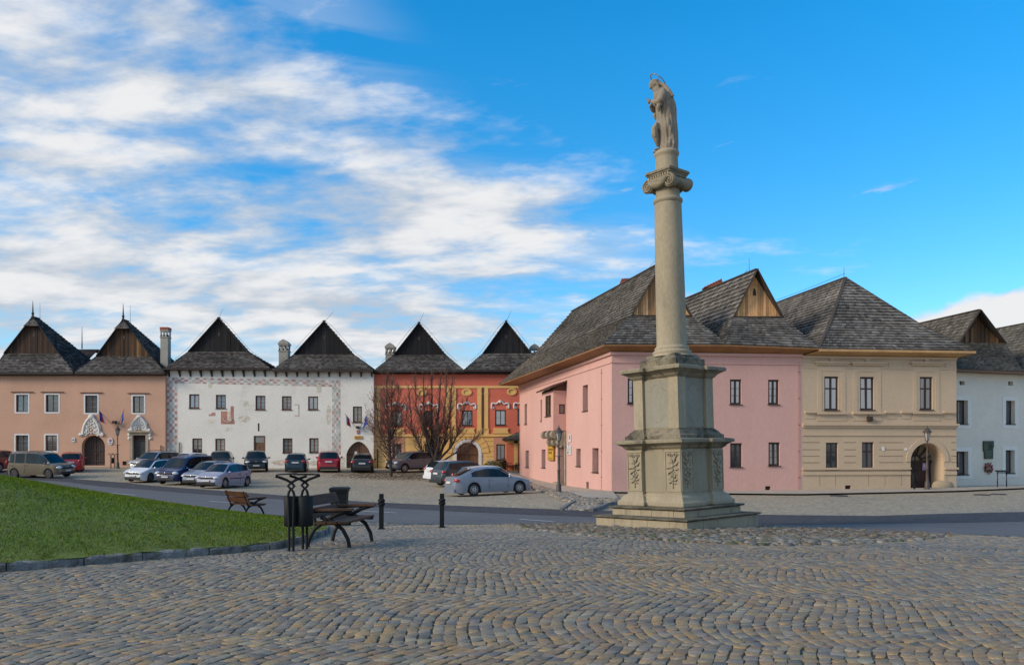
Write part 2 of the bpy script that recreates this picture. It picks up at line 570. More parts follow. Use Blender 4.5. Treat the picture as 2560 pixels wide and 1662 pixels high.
xs = np.unique(np.concatenate([np.linspace(-900, -70, 12), np.linspace(-70, 70, 141), np.linspace(70, 900, 12)]))
ys = np.unique(np.concatenate([np.linspace(-80, -20, 5), np.linspace(-20, 105, 126), np.linspace(105, 1500, 14)]))
gx, gy = np.meshgrid(xs, ys)
gz = zg_np(gx, gy)
nx = len(xs)
gF = [(i * nx + j, i * nx + j + 1, (i + 1) * nx + j + 1, (i + 1) * nx + j) for i in range(len(ys) - 1) for j in range(nx - 1)]
g = np_mesh('ground', np.column_stack([gx.ravel(), gy.ravel(), gz.ravel() - .03]), gF, M_lot, smooth=True)
g['kind'] = 'structure'
sq_far = ROAD_NEAR
sq_near = [Vector((-60, -18, 0)), Vector((-30, -18, 0)), Vector((0, -18, 0)), Vector((30, -18, 0)), Vector((40, -18, 0))]
sheet('square_bed', sq_near, sq_far, M_joint, .0, 140, 60)
sheet('road', ROAD_NEAR, ROAD_FAR, M_tar, .012, 200, 12)
sheet('gutter_strip', ROAD_FAR, GUT_FAR, M_gut, .018, 200, 8)

def stripe(a, b, w=.12):
    a = G(*a); b = G(*b); n = 8
    d = (b - a); d.z = 0; s = Vector((-d.y, d.x, 0)).normalized() * w / 2
    V = []; F = []
    for i in range(n + 1):
        p = a.lerp(b, i / n)
        for q in (p - s, p + s):
            V.append((q.x, q.y, zg(q.x, q.y) + .024))
    F = [(2 * i, 2 * i + 2, 2 * i + 3, 2 * i + 1) for i in range(n)]
    o = np_mesh('road_marking', V, F, M_paint); o['kind'] = 'structure'
for a, b in (((258.6, 1232), (338.5, 1238)), ((523.6, 1253.4), (585, 1258)), ((905, 1278.2), (991, 1283)), ((1300.5, 1299), (1385, 1305))):
    stripe(a, b)

# slab footpath along the pink house and in front of the beige one
PK_C = Vector((5.55, 44.5, 0)); PK_F = Vector((.646, 68.0, 0))
sheet('footpath', [Vector((-1.3, 69.5, 0)), G(1306, 1196), G(1465, 1246), G(1545, 1246)], [PK_F + Vector((.1, .6, 0)), PK_F, PK_C.lerp(PK_F, .3) + Vector((.02, 0, 0)), PK_C + Vector((.03, .03, 0))], M_slab, .05, 60, 8)
sheet('footpath', [PK_C + Vector((-.1, -1.6, 0)), G(2000, 1237), G(2400, 1228.5), G(2600, 1220), Vector((40, 47.5, 0))],
      [PK_C + Vector((-.05, .05, 0)), Vector((16.5, 45.7, 0)), Vector((26, 46.7, 0)), Vector((27, 48.6, 0)), Vector((40, 52.6, 0))], M_slab, .06, 60, 6)

# ---------------------------------------------------------------- setts of the square, in segmental arcs
LAWN = [(-16, 9.0), tuple(G(-260, 1441))[:2], tuple(G(0, 1431))[:2], tuple(G(319, 1404.5))[:2], tuple(G(560, 1385))[:2], tuple(G(690, 1373))[:2], tuple(G(760, 1356))[:2], tuple(G(812, 1338))[:2],
        tuple(G(823, 1331))[:2], tuple(G(806, 1316))[:2], tuple(G(702, 1303))[:2], (-12.3, 28.2), (-20.5, 34.4), (-30, 40.4), (-40, 47), (-50, 40), (-40, 20)]
APRON = [tuple(G(*p))[:2] for p in ((1265, 1312), (1340, 1326), (1480, 1342), (1719, 1356), (1900, 1364), (2100, 1363), (2300, 1351), (2394, 1337))] + \
        [(8.4, 19.6), (6.2, 21.2), (4.2, 21.9), (2.4, 21.6), (1.0, 21.2)]
M_sett = mat('granite_setts', rough=.70, attr=True, var=.16, scale=7, fine=.26, fscale=60, bump=.5, bscale=80, spec=.3, stain=(.11, .09, .065), stain_amt=.5, stain_scale=3.2, stain_lo=.56, stain_hi=.76)

def lownoise(x, y):
    return (np.sin(x * .55 + 1.3 * np.sin(y * .31)) + np.sin(y * .62 - .4 * x + 1.1) + np.sin(x * 1.3 + y * .9 + 2.) * .6 + np.sin(x * .23 - 1.1 * y) * .7) / 3.3

def make_setts():
    ang = math.radians(-7.0)
    e1 = np.array([math.cos(ang), math.sin(ang)]); e2 = np.array([-math.sin(ang), math.cos(ang)])
    W = 2.2; step = .112; sag = .22
    S0 = []
    for lane in range(-2, 14):
        v0 = lane * W; sh = RNG.uniform(0, step)
        for k in range(-225, 250):
            # one course across the lane, cut into stones of uneven length
            c = [0.0]
            while c[-1] < W - .09:
                sl = abs(4 * sag / W * (2 * (c[-1] + .05) / W - 1))
                c.append(c[-1] + RNG.uniform(.085, .135) / math.sqrt(1 + sl * sl))
            c = np.array(c) * (W / c[-1])
            S0.append(np.column_stack([np.full(len(c) - 1, k * step + sh + RNG.uniform(-.006, .006)), c[:-1], c[1:], np.full(len(c) - 1, lane)]))
    S = np.concatenate(S0)
    vm = (S[:, 1] + S[:, 2]) / 2; vv = 2 * vm / W - 1
    sl = 4 * sag / W * vv                              # slope of the arc there
    ct = 1 / np.sqrt(1 + sl * sl)
    cs = S[:, 0] - sag * (1 - vv ** 2); cv = vm + S[:, 3] * W
    hl = (S[:, 2] - S[:, 1]) / ct / 2 - .0035; hw = step * ct / 2 - .0035
    tg = np.stack([sl * ct, ct], 1); nm = np.stack([ct, -sl * ct], 1)
    sv = np.stack([cs, cv], 1)
    Qs = np.stack([sv - nm * hw[:, None] - tg * hl[:, None], sv + nm * hw[:, None] - tg * hl[:, None], sv + nm * hw[:, None] + tg * hl[:, None], sv - nm * hw[:, None] + tg * hl[:, None]], 1)
    # the lanes wander a little
    Qs[..., 1] += .16 * np.sin(Qs[..., 0] * .7 + .5 * np.sin(Qs[..., 1] * .9)) + .07 * np.sin(Qs[..., 0] * 1.9 + 1)
    Qs[..., 0] += .20 * np.sin(Qs[..., 1] * .8 + .5) + .08 * np.sin(Qs[..., 1] * 2.3 + Qs[..., 0] * .6)
    Q = Qs[..., :1] * e1 + Qs[..., 1:] * e2           # n,4,2
    ctr = Q.mean(1)
    x, y = ctr[:, 0], ctr[:, 1]
    D = y
    keep = (D > 4.3) & (D < 23.5) & (np.abs(x) < .74 * D + 4.0)
    keep &= ~in_poly(x, y, LAWN) & ~in_poly(x, y, APRON)
    rn = resample(ROAD_NEAR, 400)
    keep &= y < np.interp(x, rn[:, 0], rn[:, 1]) - .08
    Q = Q[keep]; ctr = ctr[keep]; n = len(Q)
    x, y = ctr[:, 0], ctr[:, 1]
    Q = Q + RNG.normal(0, .0095, Q.shape)
    z = zg_np(x, y)
    hz = .0095 + RNG.normal(0, .0022, n)
    tx = RNG.normal(0, .008, n); ty = RNG.normal(0, .008, n)
    def ring(scale, dz):
        q = ctr[:, None] + (Q - ctr[:, None]) * scale[:, None, None] if isinstance(scale, np.ndarray) else ctr[:, None] + (Q - ctr[:, None]) * scale
        d = q - ctr[:, None]
        zz = z[:, None] + hz[:, None] + dz + d[..., 0] * tx[:, None] + d[..., 1] * ty[:, None]
        return np.concatenate([q, zz[..., None]], 2)
    r0 = ring(.91, 0.0); r1 = ring(.985, -.0018); r2 = ring(1.0, -.013)
    V = np.concatenate([r0, r1, r2], 1).reshape(-1, 3)
    base = np.arange(n)[:, None] * 12
    Fs = [base + np.array([0, 1, 2, 3])]
    for a in (0, 4):
        for i in range(4):
            j = (i + 1) % 4
            Fs.append(base + np.array([a + i, a + 4 + i, a + 4 + j, a + j]))
    F = np.stack(Fs, 1).reshape(-1, 4)
    pal = np.array([(.166, .172, .178), (.235, .198, .145), (.185, .180, .168), (.120, .130, .145), (.225, .222, .21), (.25, .192, .125), (.19, .165, .145)])
    ln = lownoise(x, y)
    # tan towards the near right, blue-grey towards the far left
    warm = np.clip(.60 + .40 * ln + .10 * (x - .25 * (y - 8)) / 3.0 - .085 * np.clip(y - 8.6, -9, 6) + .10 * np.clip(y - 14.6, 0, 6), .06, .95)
    warm = np.clip(warm, .06, .95)
    P_ = np.stack([(1 - warm) * .50, warm * .36, .17 + 0 * warm, (1 - warm) * .20 + .03, .07 + 0 * warm, warm * .09, warm * .18 + .02], 1)
    P_ /= P_.sum(1, keepdims=True)
    pick = (RNG.random(n)[:, None] > np.cumsum(P_, 1)).sum(1).clip(0, 6)
    col = pal[pick] * RNG.normal(1, .075, (n, 1)) * (1 + RNG.normal(0, .02, (n, 3)))
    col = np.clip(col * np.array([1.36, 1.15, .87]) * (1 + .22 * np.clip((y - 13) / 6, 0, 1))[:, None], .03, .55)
    cols = np.repeat(col, 9, 0)
    o = np_mesh('square_setts', V, F, M_sett, cols)
    o['kind'] = 'structure'
make_setts()

# ---------------------------------------------------------------- river stones round the monument and by the pink corner
M_stone = mat('river_stone', rough=.75, attr=True, var=.15, scale=6, fine=.12, fscale=50, bump=.3)
def stones(name, poly, spacing, size, zoff, label, skip=None, pal=None, hump=None):
    xs_ = [p[0] for p in poly]; ys_ = [p[1] for p in poly]
    pts = []
    gx_ = np.arange(min(xs_), max(xs_), spacing); gy_ = np.arange(min(ys_), max(ys_), spacing * .8)
    X, Y = np.meshgrid(gx_, gy_); X = X + (np.arange(len(gy_)) % 2)[:, None] * spacing * .5
    X = (X + RNG.normal(0, spacing * .14, X.shape)).ravel(); Y = (Y + RNG.normal(0, spacing * .14, Y.shape)).ravel()
    k = in_poly(X, Y, poly)
    if skip is not None: k &= ~in_poly(X, Y, skip)
    X, Y = X[k], Y[k]
    n = len(X)
    Z = zg_np(X, Y) + zoff
    if hump is not None: Z = Z + hump(X, Y)
    # low dome template
    nr = 8
    T = [(0, 0, 1.0)] + [(.62 * math.cos(a), .62 * math.sin(a), .80) for a in np.arange(nr) * 2 * math.pi / nr] + [(math.cos(a), math.sin(a), .25) for a in np.arange(nr) * 2 * math.pi / nr] + \
        [(.95 * math.cos(a), .95 * math.sin(a), -.6) for a in np.arange(nr) * 2 * math.pi / nr]
    T = np.array(T)
    F0 = [(0, 1 + j, 1 + (j + 1) % nr, 0) for j in range(nr)]
    F3 = []
    for r in (1, 1 + nr):
        for j in range(nr):
            F3.append((r + j, r + nr + j, r + nr + (j + 1) % nr, r + (j + 1) % nr))
    tri = [(0, 1 + j, 1 + (j + 1) % nr) for j in range(nr)]
    A = RNG.uniform(0, math.pi, n); sa = size * RNG.uniform(.75, 1.3, n); sb = sa * RNG.uniform(.55, .95, n); sz = sa * RNG.uniform(.22, .45, n)
    P0 = T[None] * np.stack([sa, sb, sz], 1)[:, None] * (1 + RNG.normal(0, .07, (n, len(T), 1)))
    V = np.empty_like(P0)
    V[..., 0] = X[:, None] + P0[..., 0] * np.cos(A)[:, None] - P0[..., 1] * np.sin(A)[:, None]
    V[..., 1] = Y[:, None] + P0[..., 0] * np.sin(A)[:, None] + P0[..., 1] * np.cos(A)[:, None]
    V[..., 2] = Z[:, None] + P0[..., 2]
    # quads only: the cap as pairs of quads
    cap = [(0, 1 + 2 * j, 1 + (2 * j + 1) % nr, 1 + (2 * j + 2) % nr) for j in range(nr // 2)]
    Ft = np.array(cap + F3)
    F = (np.arange(n)[:, None, None] * len(T) + Ft[None]).reshape(-1, 4)
    pal = np.array(pal if pal is not None else [(.215, .175, .120), (.175, .155, .12), (.26, .23, .18), (.15, .115, .08), (.19, .135, .08), (.14, .135, .12), (.10, .105, .045)])
    col = pal[RNG.integers(0, len(pal), n)] * RNG.normal(1, .13, (n, 1))
    o = np_mesh(name, V.reshape(-1, 3), F, M_stone, np.repeat(np.clip(col, .04, .5), len(Ft), 0), smooth=True)
    tag(o, label, 'stones', kind='stuff')
    return o
MON = Vector((4.004, 19.5, 0.0)); MTH = .701
def mon_xy(a):
    c, s = math.cos(MTH), math.sin(MTH)
    return [(MON.x + c * u - s * v, MON.y + s * u + c * v) for u, v in ((-a, -a), (a, -a), (a, a), (-a, a))]
def apron_h(X, Y):
    d = np.hypot(X - MON.x, Y - MON.y)
    return np.clip(1 - (d - 1.4) / 1.9, 0, 1) * .03
stones('river_stones', APRON, .155, .088, .012, 'rounded river stones set in an uneven bed round the column steps', skip=mon_xy(1.66), hump=apron_h)
stones('base_stones', mon_xy(1.66), .225, .125, .02, 'larger pale river stones packed against the lowest step of the column', skip=mon_xy(1.44), pal=[(.26, .22, .165), (.22, .20, .165), (.31, .28, .23), (.19, .155, .115)])
PEB = [tuple(G(*p))[:2] for p in ((1306, 1199), (1380, 1222), (1465, 1247), (1545, 1247), (1560, 1254), (1500, 1262), (1478, 1277), (1412, 1277), (1432, 1258), (1385, 1240), (1320, 1216))]
stones('pebbles', PEB, .24, .13, .02, 'tan pebbles filling the strip beside the slab path of the pink house', pal=[(.30, .24, .17), (.24, .20, .15), (.33, .28, .21), (.19, .15, .11), (.27, .24, .2)])
mb = MB()
kp = [G(1478, 1279), G(1520, 1262), G(1545, 1258), G(1600, 1256)]
for a, b in zip(kp[:-1], kp[1:]):
    mb.bar(a + Vector((0, 0, .03)), b + Vector((0, 0, .03)), .14, .14)
kp = [G(1404, 1277), G(1418, 1266), G(1436, 1256)]
for a, b in zip(kp[:-1], kp[1:]):
    mb.bar(a + Vector((0, 0, .03)), b + Vector((0, 0, .03)), .14, .14)
M_kerb = mat('granite_kerb', (.20, .195, .185), .85, var=.28, scale=3.2, fine=.3, fscale=35, bump=.9, bscale=26, stain=(.055, .05, .035), stain_amt=.85, stain_scale=2.6, stain_lo=.48, stain_hi=.64)
tag(mb.build('kerb', M_kerb), kind='structure')

# ---------------------------------------------------------------- lawn with its granite kerb
_ring = resample(LAWN + [LAWN[0]], 220)
def ring_dist(x, y):
    d = np.empty(len(x))
    for i in range(0, len(x), 20000):
        a, b = x[i:i + 20000], y[i:i + 20000]
        d[i:i + 20000] = np.min(np.hypot(a[:, None] - _ring[:, 0], b[:, None] - _ring[:, 1]), 1)
    return d
def lawn_z(x, y):
    x = np.asarray(x, float).ravel(); y = np.asarray(y, float).ravel()
    d = ring_dist(x, y)          # the turf rises gently from its rim
    return zg_np(x, y) + .085 + .82 * np.clip(d / 8.0, 0, 1) ** .85 * (1 + .75 * np.clip((-x - 7) / 9, 0, 1))
M_turf = mat('turf', (.10, .14, .018), .95, var=.3, scale=.9, fine=.3, fscale=30, stain=(.11, .11, .035), stain_amt=.6, stain_scale=.8)
lx = np.arange(-50, -3, .4); ly = np.arange(8, 48, .4)
LX, LY = np.meshgrid(lx, ly)
ins = in_poly(LX, LY, LAWN)
LZ = lawn_z(LX.ravel(), LY.ravel()).reshape(LX.shape)
# triangulated polygon grid: keep cells whose centre lies inside, then close the rim with the outline itself
def lawn_mesh():
    ring = resample(LAWN + [LAWN[0]], 360)[:-1]
    bm = bmesh.new()
    zr = lawn_z(ring[:, 0], ring[:, 1])
    vs = [bm.verts.new((ring[i, 0], ring[i, 1], zr[i])) for i in range(len(ring))]
    es = [bm.edges.new((vs[i], vs[(i + 1) % len(vs)])) for i in range(len(vs))]
    from mathutils.geometry import delaunay_2d_cdt
    bm.free()
    pts = [Vector((p[0], p[1])) for p in ring]
    ii = np.argwhere(ins)
    extra = []
    for a, b in ii:
        p = (LX[a, b], LY[a, b])
        if np.min(np.hypot(ring[:, 0] - p[0], ring[:, 1] - p[1])) > .22:
            extra.append(Vector(p))
    n = len(pts)
    vo, eo, fo, *_ = delaunay_2d_cdt(pts + extra, [(i, (i + 1) % n) for i in range(n)], [], 1, 1e-5)
    xy = np.array([(v.x, v.y) for v in vo])
    z = lawn_z(xy[:, 0], xy[:, 1])
    me = bpy.data.meshes.new('lawn')
    me.from_pydata([(a, b, c) for (a, b), c in zip(xy, z)], [], [list(f) for f in fo])
    me.materials.append(M_turf)
    for p in me.polygons: p.use_smooth = True
    o = bpy.data.objects.new('lawn', me); C.objects.link(o)
    o['kind'] = 'structure'
lawn_mesh()

def grass():
    N = 420000
    # denser close by
    Y = 9 + 32 * RNG.random(N) ** 1.9
    X = (RNG.random(N) * 1.24 - 1.10) * Y
    k = in_poly(X, Y, LAWN); X, Y = X[k], Y[k]; n = len(X)
    Z = lawn_z(X, Y) - .005
    g = (np.sin(X * 1.7 + Y * .6) + np.sin(Y * 2.3 - X * .8) + np.sin(X * .6 + 3 * np.sin(Y * .4))) / 3
    h = (.022 + .022 * RNG.random(n)) * (1 + .3 * g) * (1 + .02 * (Y - 9))
    a = RNG.uniform(0, 2 * math.pi, n); w = (.0035 + .0006 * (Y - 9)) * RNG.uniform(.7, 1.3, n)
    lean = RNG.normal(0, .5, (n, 2)) * h[:, None]
    dx, dy = np.cos(a) * w, np.sin(a) * w
    V = np.empty((n, 3, 3))
    V[:, 0] = np.column_stack([X - dx, Y - dy, Z]); V[:, 1] = np.column_stack([X + dx, Y + dy, Z])
    V[:, 2] = np.column_stack([X + lean[:, 0], Y + lean[:, 1], Z + h])
    F = np.arange(n * 3).reshape(-1, 3)
    d = ring_dist(X, Y)
    dry = np.clip(1 - d / 1.1, 0, 1) * RNG.random(n) * .75 + (RNG.random(n) < .02) * .7
    c0 = np.array([.115, .178, .013]); c1_ = np.array([.19, .16, .05])
    col = (c0 * (1 + .16 * g[:, None]) * RNG.normal(1, .10, (n, 1))) * (1 - dry[:, None]) + c1_ * dry[:, None]
    o = np_mesh('grass', V.reshape(-1, 3), F, mat('grass_blades', rough=.7, attr=True, var=0, fine=0, spec=.08), np.clip(col, .01, .3))
    tag(o, 'short green grass covering the gently rounded lawn inside the kerb', 'grass', kind='stuff')
grass()

mb = MB()
kr = resample(LAWN[0:11], 4000)
d = np.concatenate([[0], np.cumsum(np.hypot(*np.diff(kr, axis=0).T))])
s = 0.0
while s < d[-1] - .3:
    L = random.uniform(.7, 1.25)
    e = min(s + L, d[-1])
    nseg = 9
    R = []
    t_ = random.uniform(-.012, .012)
    for i in range(nseg + 1):
        q = s + .008 + (e - s - .016) * i / nseg
        x = np.interp(q, d, kr[:, 0]); y = np.interp(q, d, kr[:, 1])
        x2 = np.interp(min(q + .05, d[-1]), d, kr[:, 0]) - np.interp(max(q - .05, 0), d, kr[:, 0]); y2 = np.interp(min(q + .05, d[-1]), d, kr[:, 1]) - np.interp(max(q - .05, 0), d, kr[:, 1])
        nn = Vector((y2, -x2, 0)).normalized()      # towards the paving
        p = Vector((x, y, zg(x, y)))
        j = random.uniform(-.014, .014)
        R.append([p + nn * .02 + Vector((0, 0, -.1)), p + nn * (.018 + j) + Vector((0, 0, .095 + t_)), p + nn * (-.005 + j) + Vector((0, 0, .118 + t_ + j * .6)), p - nn * .15 + Vector((0, 0, .122 + t_)), p - nn * .165 + Vector((0, 0, .10)), p - nn * .165 + Vector((0, 0, -.1))])
    mb.rings(R, 0, smooth=False)
    s = e
tag(mb.build('lawn_kerb', M_kerb), kind='structure')

# covers let into the paving in front of the beige and white houses
M_cast = mat('cast_iron_cover', (.055, .052, .050), .7, metal=.3, var=.2, scale=6)
for px, py, r_, lab in ((2097, 1238.5, .42, 'dark round manhole cover in the paving in front of the beige house'), (2455, 1236, .36, 'dark round manhole cover in the paving nearest the bin stand'), (2496, 1234.5, .36, 'dark round manhole cover at the edge of the paving under the white house')):
    p = G(px, py); mb = MB()
    mb.lathe([(r_, -.04), (r_, .012), (r_ * .88, .014), (r_ * .86, .008), (.01, .010)], 24, Matrix.Translation(p))
    tag(mb.build('manhole_cover', M_cast, org=p), lab, 'manhole cover', 'manhole covers')

# ================================================================== HOUSES
class Facade:
    """a vertical wall plane: u runs from A to B, n points out to the street, z up"""
    def __init__(self, A, B):
        self.A = Vector((A[0], A[1], 0)); self.B = Vector((B[0], B[1], 0))
        self.du = (self.B - self.A).normalized(); self.L = (self.B - self.A).length
        self.nr = Vector((self.du.y, -self.du.x, 0))
    def p(self, u, n, z):
        return self.A + self.du * u + self.nr * n + Vector((0, 0, z))
    def hit(self, px, py, n=0.0):
        r = Vector(((px - CX) / FPX, 1.0, (HY - py) / FPX))
        o = self.A + self.nr * n
        t = o.dot(self.nr) / r.dot(self.nr)
        q = r * t
        return (q - Vector((self.A.x, self.A.y, 0))).dot(self.du), EYE + q.z
    def rect(self, x0, y0, x1, y1, n=0.0, c=None):
        """pixel rectangle -> ua, ub, za, zb"""
        if c: (x0, y0), (x1, y1) = c(x0, y0), c(x1, y1)
        xm = (x0 + x1) / 2
        ua = self.hit(x0, y0, n)[0]; ub = self.hit(x1, y1, n)[0]
        return (ua, ub, self.hit(xm, y1, n)[1], self.hit(xm, y0, n)[1])
    def pt(self, x, y, n, c=None):
        if c: x, y = c(x, y)
        u, z = self.hit(x, y, n)
        return self.p(u, n, z)
    def box(self, mb, ua, ub, na, nb, za, zb, m=0, col=(1, 1, 1)):
        q = self.p
        mb.hexa([q(ua, na, za), q(ub, na, za), q(ub, nb, za), q(ua, nb, za), q(ua, na, zb), q(ub, na, zb), q(ub, nb, zb), q(ua, nb, zb)], m, col)

def arch_pts(op, n=14):
    ua, ub, za, zb = op['r']; sp = op.get('spring', zb); k = op.get('arch')
    if not k:
        return [(ua, zb), (ub, zb)]
    um = (ua + ub) / 2; w = (ub - ua) / 2; h = zb - sp; out = []
    for i in range(n + 1):
        t = i / n
        if k == 'round':
            a = math.pi * (1 - t); out.append((um + w * math.cos(a), sp + h * math.sin(a)))
        else:   # pointed
            x = abs(2 * t - 1)
            out.append((ua + (ub - ua) * t, sp + h * (1 - x ** 1.75) ** .72))
    return out

def wall_holes(mb, fr, u0, u1, z0, z1, ops, depth=.25, m=0, mr=None):
    mr = m if mr is None else mr
    us = sorted({u0, u1} | {min(max(o['r'][i], u0), u1) for o in ops for i in (0, 1)})
    zs = sorted({z0, z1} | {min(max(o['r'][i], z0), z1) for o in ops for i in (2, 3)})
    def inside(u, z):
        return any(o['r'][0] < u < o['r'][1] and o['r'][2] < z < o['r'][3] for o in ops)
    for i in range(len(us) - 1):
        for j in range(len(zs) - 1):
            if us[i + 1] - us[i] < 1e-5 or zs[j + 1] - zs[j] < 1e-5 or inside((us[i] + us[i + 1]) / 2, (zs[j] + zs[j + 1]) / 2):
                continue
            mb.poly([fr.p(us[i], 0, zs[j]), fr.p(us[i + 1], 0, zs[j]), fr.p(us[i + 1], 0, zs[j + 1]), fr.p(us[i], 0, zs[j + 1])], m)
    for o in ops:
        ua, ub, za, zb = o['r']; d = o.get('depth', depth)
        ap = arch_pts(o)
        if o.get('arch'):
            for (a, b) in zip(ap[:-1], ap[1:]):
                mb.poly([fr.p(a[0], 0, a[1]), fr.p(b[0], 0, b[1]), fr.p(b[0], 0, zb), fr.p(a[0], 0, zb)], m)
        loop = [(ua, za)] + ap + [(ub, za)]
        for a, b in zip(loop, loop[1:] + loop[:1]):
            if abs(a[0] - b[0]) + abs(a[1] - b[1]) > 1e-5:
                mb.poly([fr.p(a[0], 0, a[1]), fr.p(b[0], 0, b[1]), fr.p(b[0], -d, b[1]), fr.p(a[0], -d, a[1])], mr)

M_glass = glass_mat('window_glass', (.012, .015, .018), .05)
M_glass.node_tree.nodes['Principled BSDF'].inputs['IOR'].default_value = 1.95
M_sky = glass_mat('window_glass_sky_tint', (.045, .085, .12), .05)  # blue of the reflected sky is tinted into the pane colour
M_sky.node_tree.nodes['Principled BSDF'].inputs['IOR'].default_value = 2.3
M_glass3 = glass_mat('window_glass_curtained', (.045, .048, .05), .07, .7)
M_glass2 = glass_mat('window_glass_pale', (.10, .11, .12), .08, .8)
M_frame_brown = mat('window_wood_brown', (.075, .032, .018), .6, var=.2, scale=5)
M_frame_dark = mat('window_wood_dark', (.035, .020, .016), .6, var=.2, scale=5)
M_frame_red = mat('window_wood_red', (.11, .035, .018), .6, var=.2, scale=5)
M_white_paint = mat('white_trim_paint', (.68, .69, .68), .75, var=.08, scale=3)
M_grey_bar = mat('glazing_bar_grey', (.30, .27, .25), .7)
M_sheet_brown = mat('tin_sill_brown', (.06, .035, .028), .5, var=.15)

def window(parent, fr, op, fm=None, bars=None, cols=2, rows=3, rec=.14, fw=.075, sill=True, glass=None, mull=.07, name='window', sillm=None, transom=None):
    """frame mesh with glazing bars; panes and sill are its children"""
    ua, ub, za, zb = op['r']
    fm = fm or M_frame_brown
    mb = MB()
    n0, n1 = -rec - .05, -rec
    B = lambda a, b, c, d, na=n0, nb=n1, m=0: fr.box(mb, a, b, na, nb, c, d, m)
    B(ua, ua + fw, za, zb); B(ub - fw, ub, za, zb)
    B(ua + fw, ub - fw, za, za + fw); B(ua + fw, ub - fw, zb - fw, zb)
    um = (ua + ub) / 2
    ia, ib, ja, jb = ua + fw, ub - fw, za + fw, zb - fw
    if cols == 2:
        B(um - mull / 2, um + mull / 2, ja, jb, n0, n1 - .004)
    t = .026
    zt = ja + (jb - ja) * transom if transom else None
    if zt: B(ia, ib, zt - .04, zt + .04, n0, n1 - .008)
    for r in range(1, rows):
        z = ja + (jb - ja) * r / rows
        for a, b in (((ia, um - mull / 2), (um + mull / 2, ib)) if cols == 2 else ((ia, ib),)):
            B(a, b, z - t / 2, z + t / 2, n0 + .012, n1 - .012, 1)
    w = mb.build(name, [fm, bars or fm], parent)
    pn = MB()
    k = random.uniform(-.012, .012); q = random.uniform(-.012, .012)
    if cols == 2:
        for a, b, s in ((ia, um, 1), (um, ib, -1)):
            k2 = k + random.uniform(-.006, .006)
            pn.poly([fr.p(a, n0 + .02 + k2 + q, ja), fr.p(b, n0 + .02 - k2 + q, ja), fr.p(b, n0 + .02 - k2 - q, jb), fr.p(a, n0 + .02 + k2 - q, jb)])
    else:
        pn.poly([fr.p(ia, n0 + .02, ja), fr.p(ib, n0 + .02, ja), fr.p(ib, n0 + .02, jb), fr.p(ia, n0 + .02, jb)])
    pn.build('pane', glass or random.choice((M_glass, M_glass, M_glass3)), w)
    if sill:
        sb = MB(); fr.box(sb, ua - .05, ub + .05, -rec, .07, za - .035, za + .012)
        sb.build('sill', sillm or M_sheet_brown, w)
    return w

def gate(parent, fr, op, m, rec, name='gate', boards=8, arc=False):
    ua, ub, za, zb = op['r']
    ap = arch_pts(op, 18)
    mb = MB()
    pts = [fr.p(u, -rec, z) for u, z in [(ua, za)] + ap + [(ub, za)]]
    mb.poly(pts)
    # plank joints as thin raised cover strips, each cut to the height of the arch
    def top(u):
        if not op.get('arch'): return zb
        return np.interp(u, [p[0] for p in ap], [p[1] for p in ap])
    for i in range(1, boards):
        u = ua + (ub - ua) * i / boards
        if i == boards // 2: w, t = .07, .05
        else: w, t = .025, .018
        zt = min(top(u - w / 2), top(u + w / 2)) - .01
        fr.box(mb, u - w / 2, u + w / 2, -rec + .001, -rec + t, za + .02, zt, 1)
    for f in (.12, .48):
        z = za + (zb - za) * f
        fr.box(mb, ua + .05, (ua + ub) / 2 - .05, -rec + .02, -rec + .045, z, z + .12, 1)
        fr.box(mb, (ua + ub) / 2 + .05, ub - .05, -rec + .02, -rec + .045, z, z + .12, 1)
    g = mb.build(name, m, parent)
    hb = MB(); um = (ua + ub) / 2
    fr.box(hb, um + .06, um + .12, -rec + .05, -rec + .09, za + 1.0, za + 1.12)
    hb.build('handle', M_frame_dark, g)
    return g

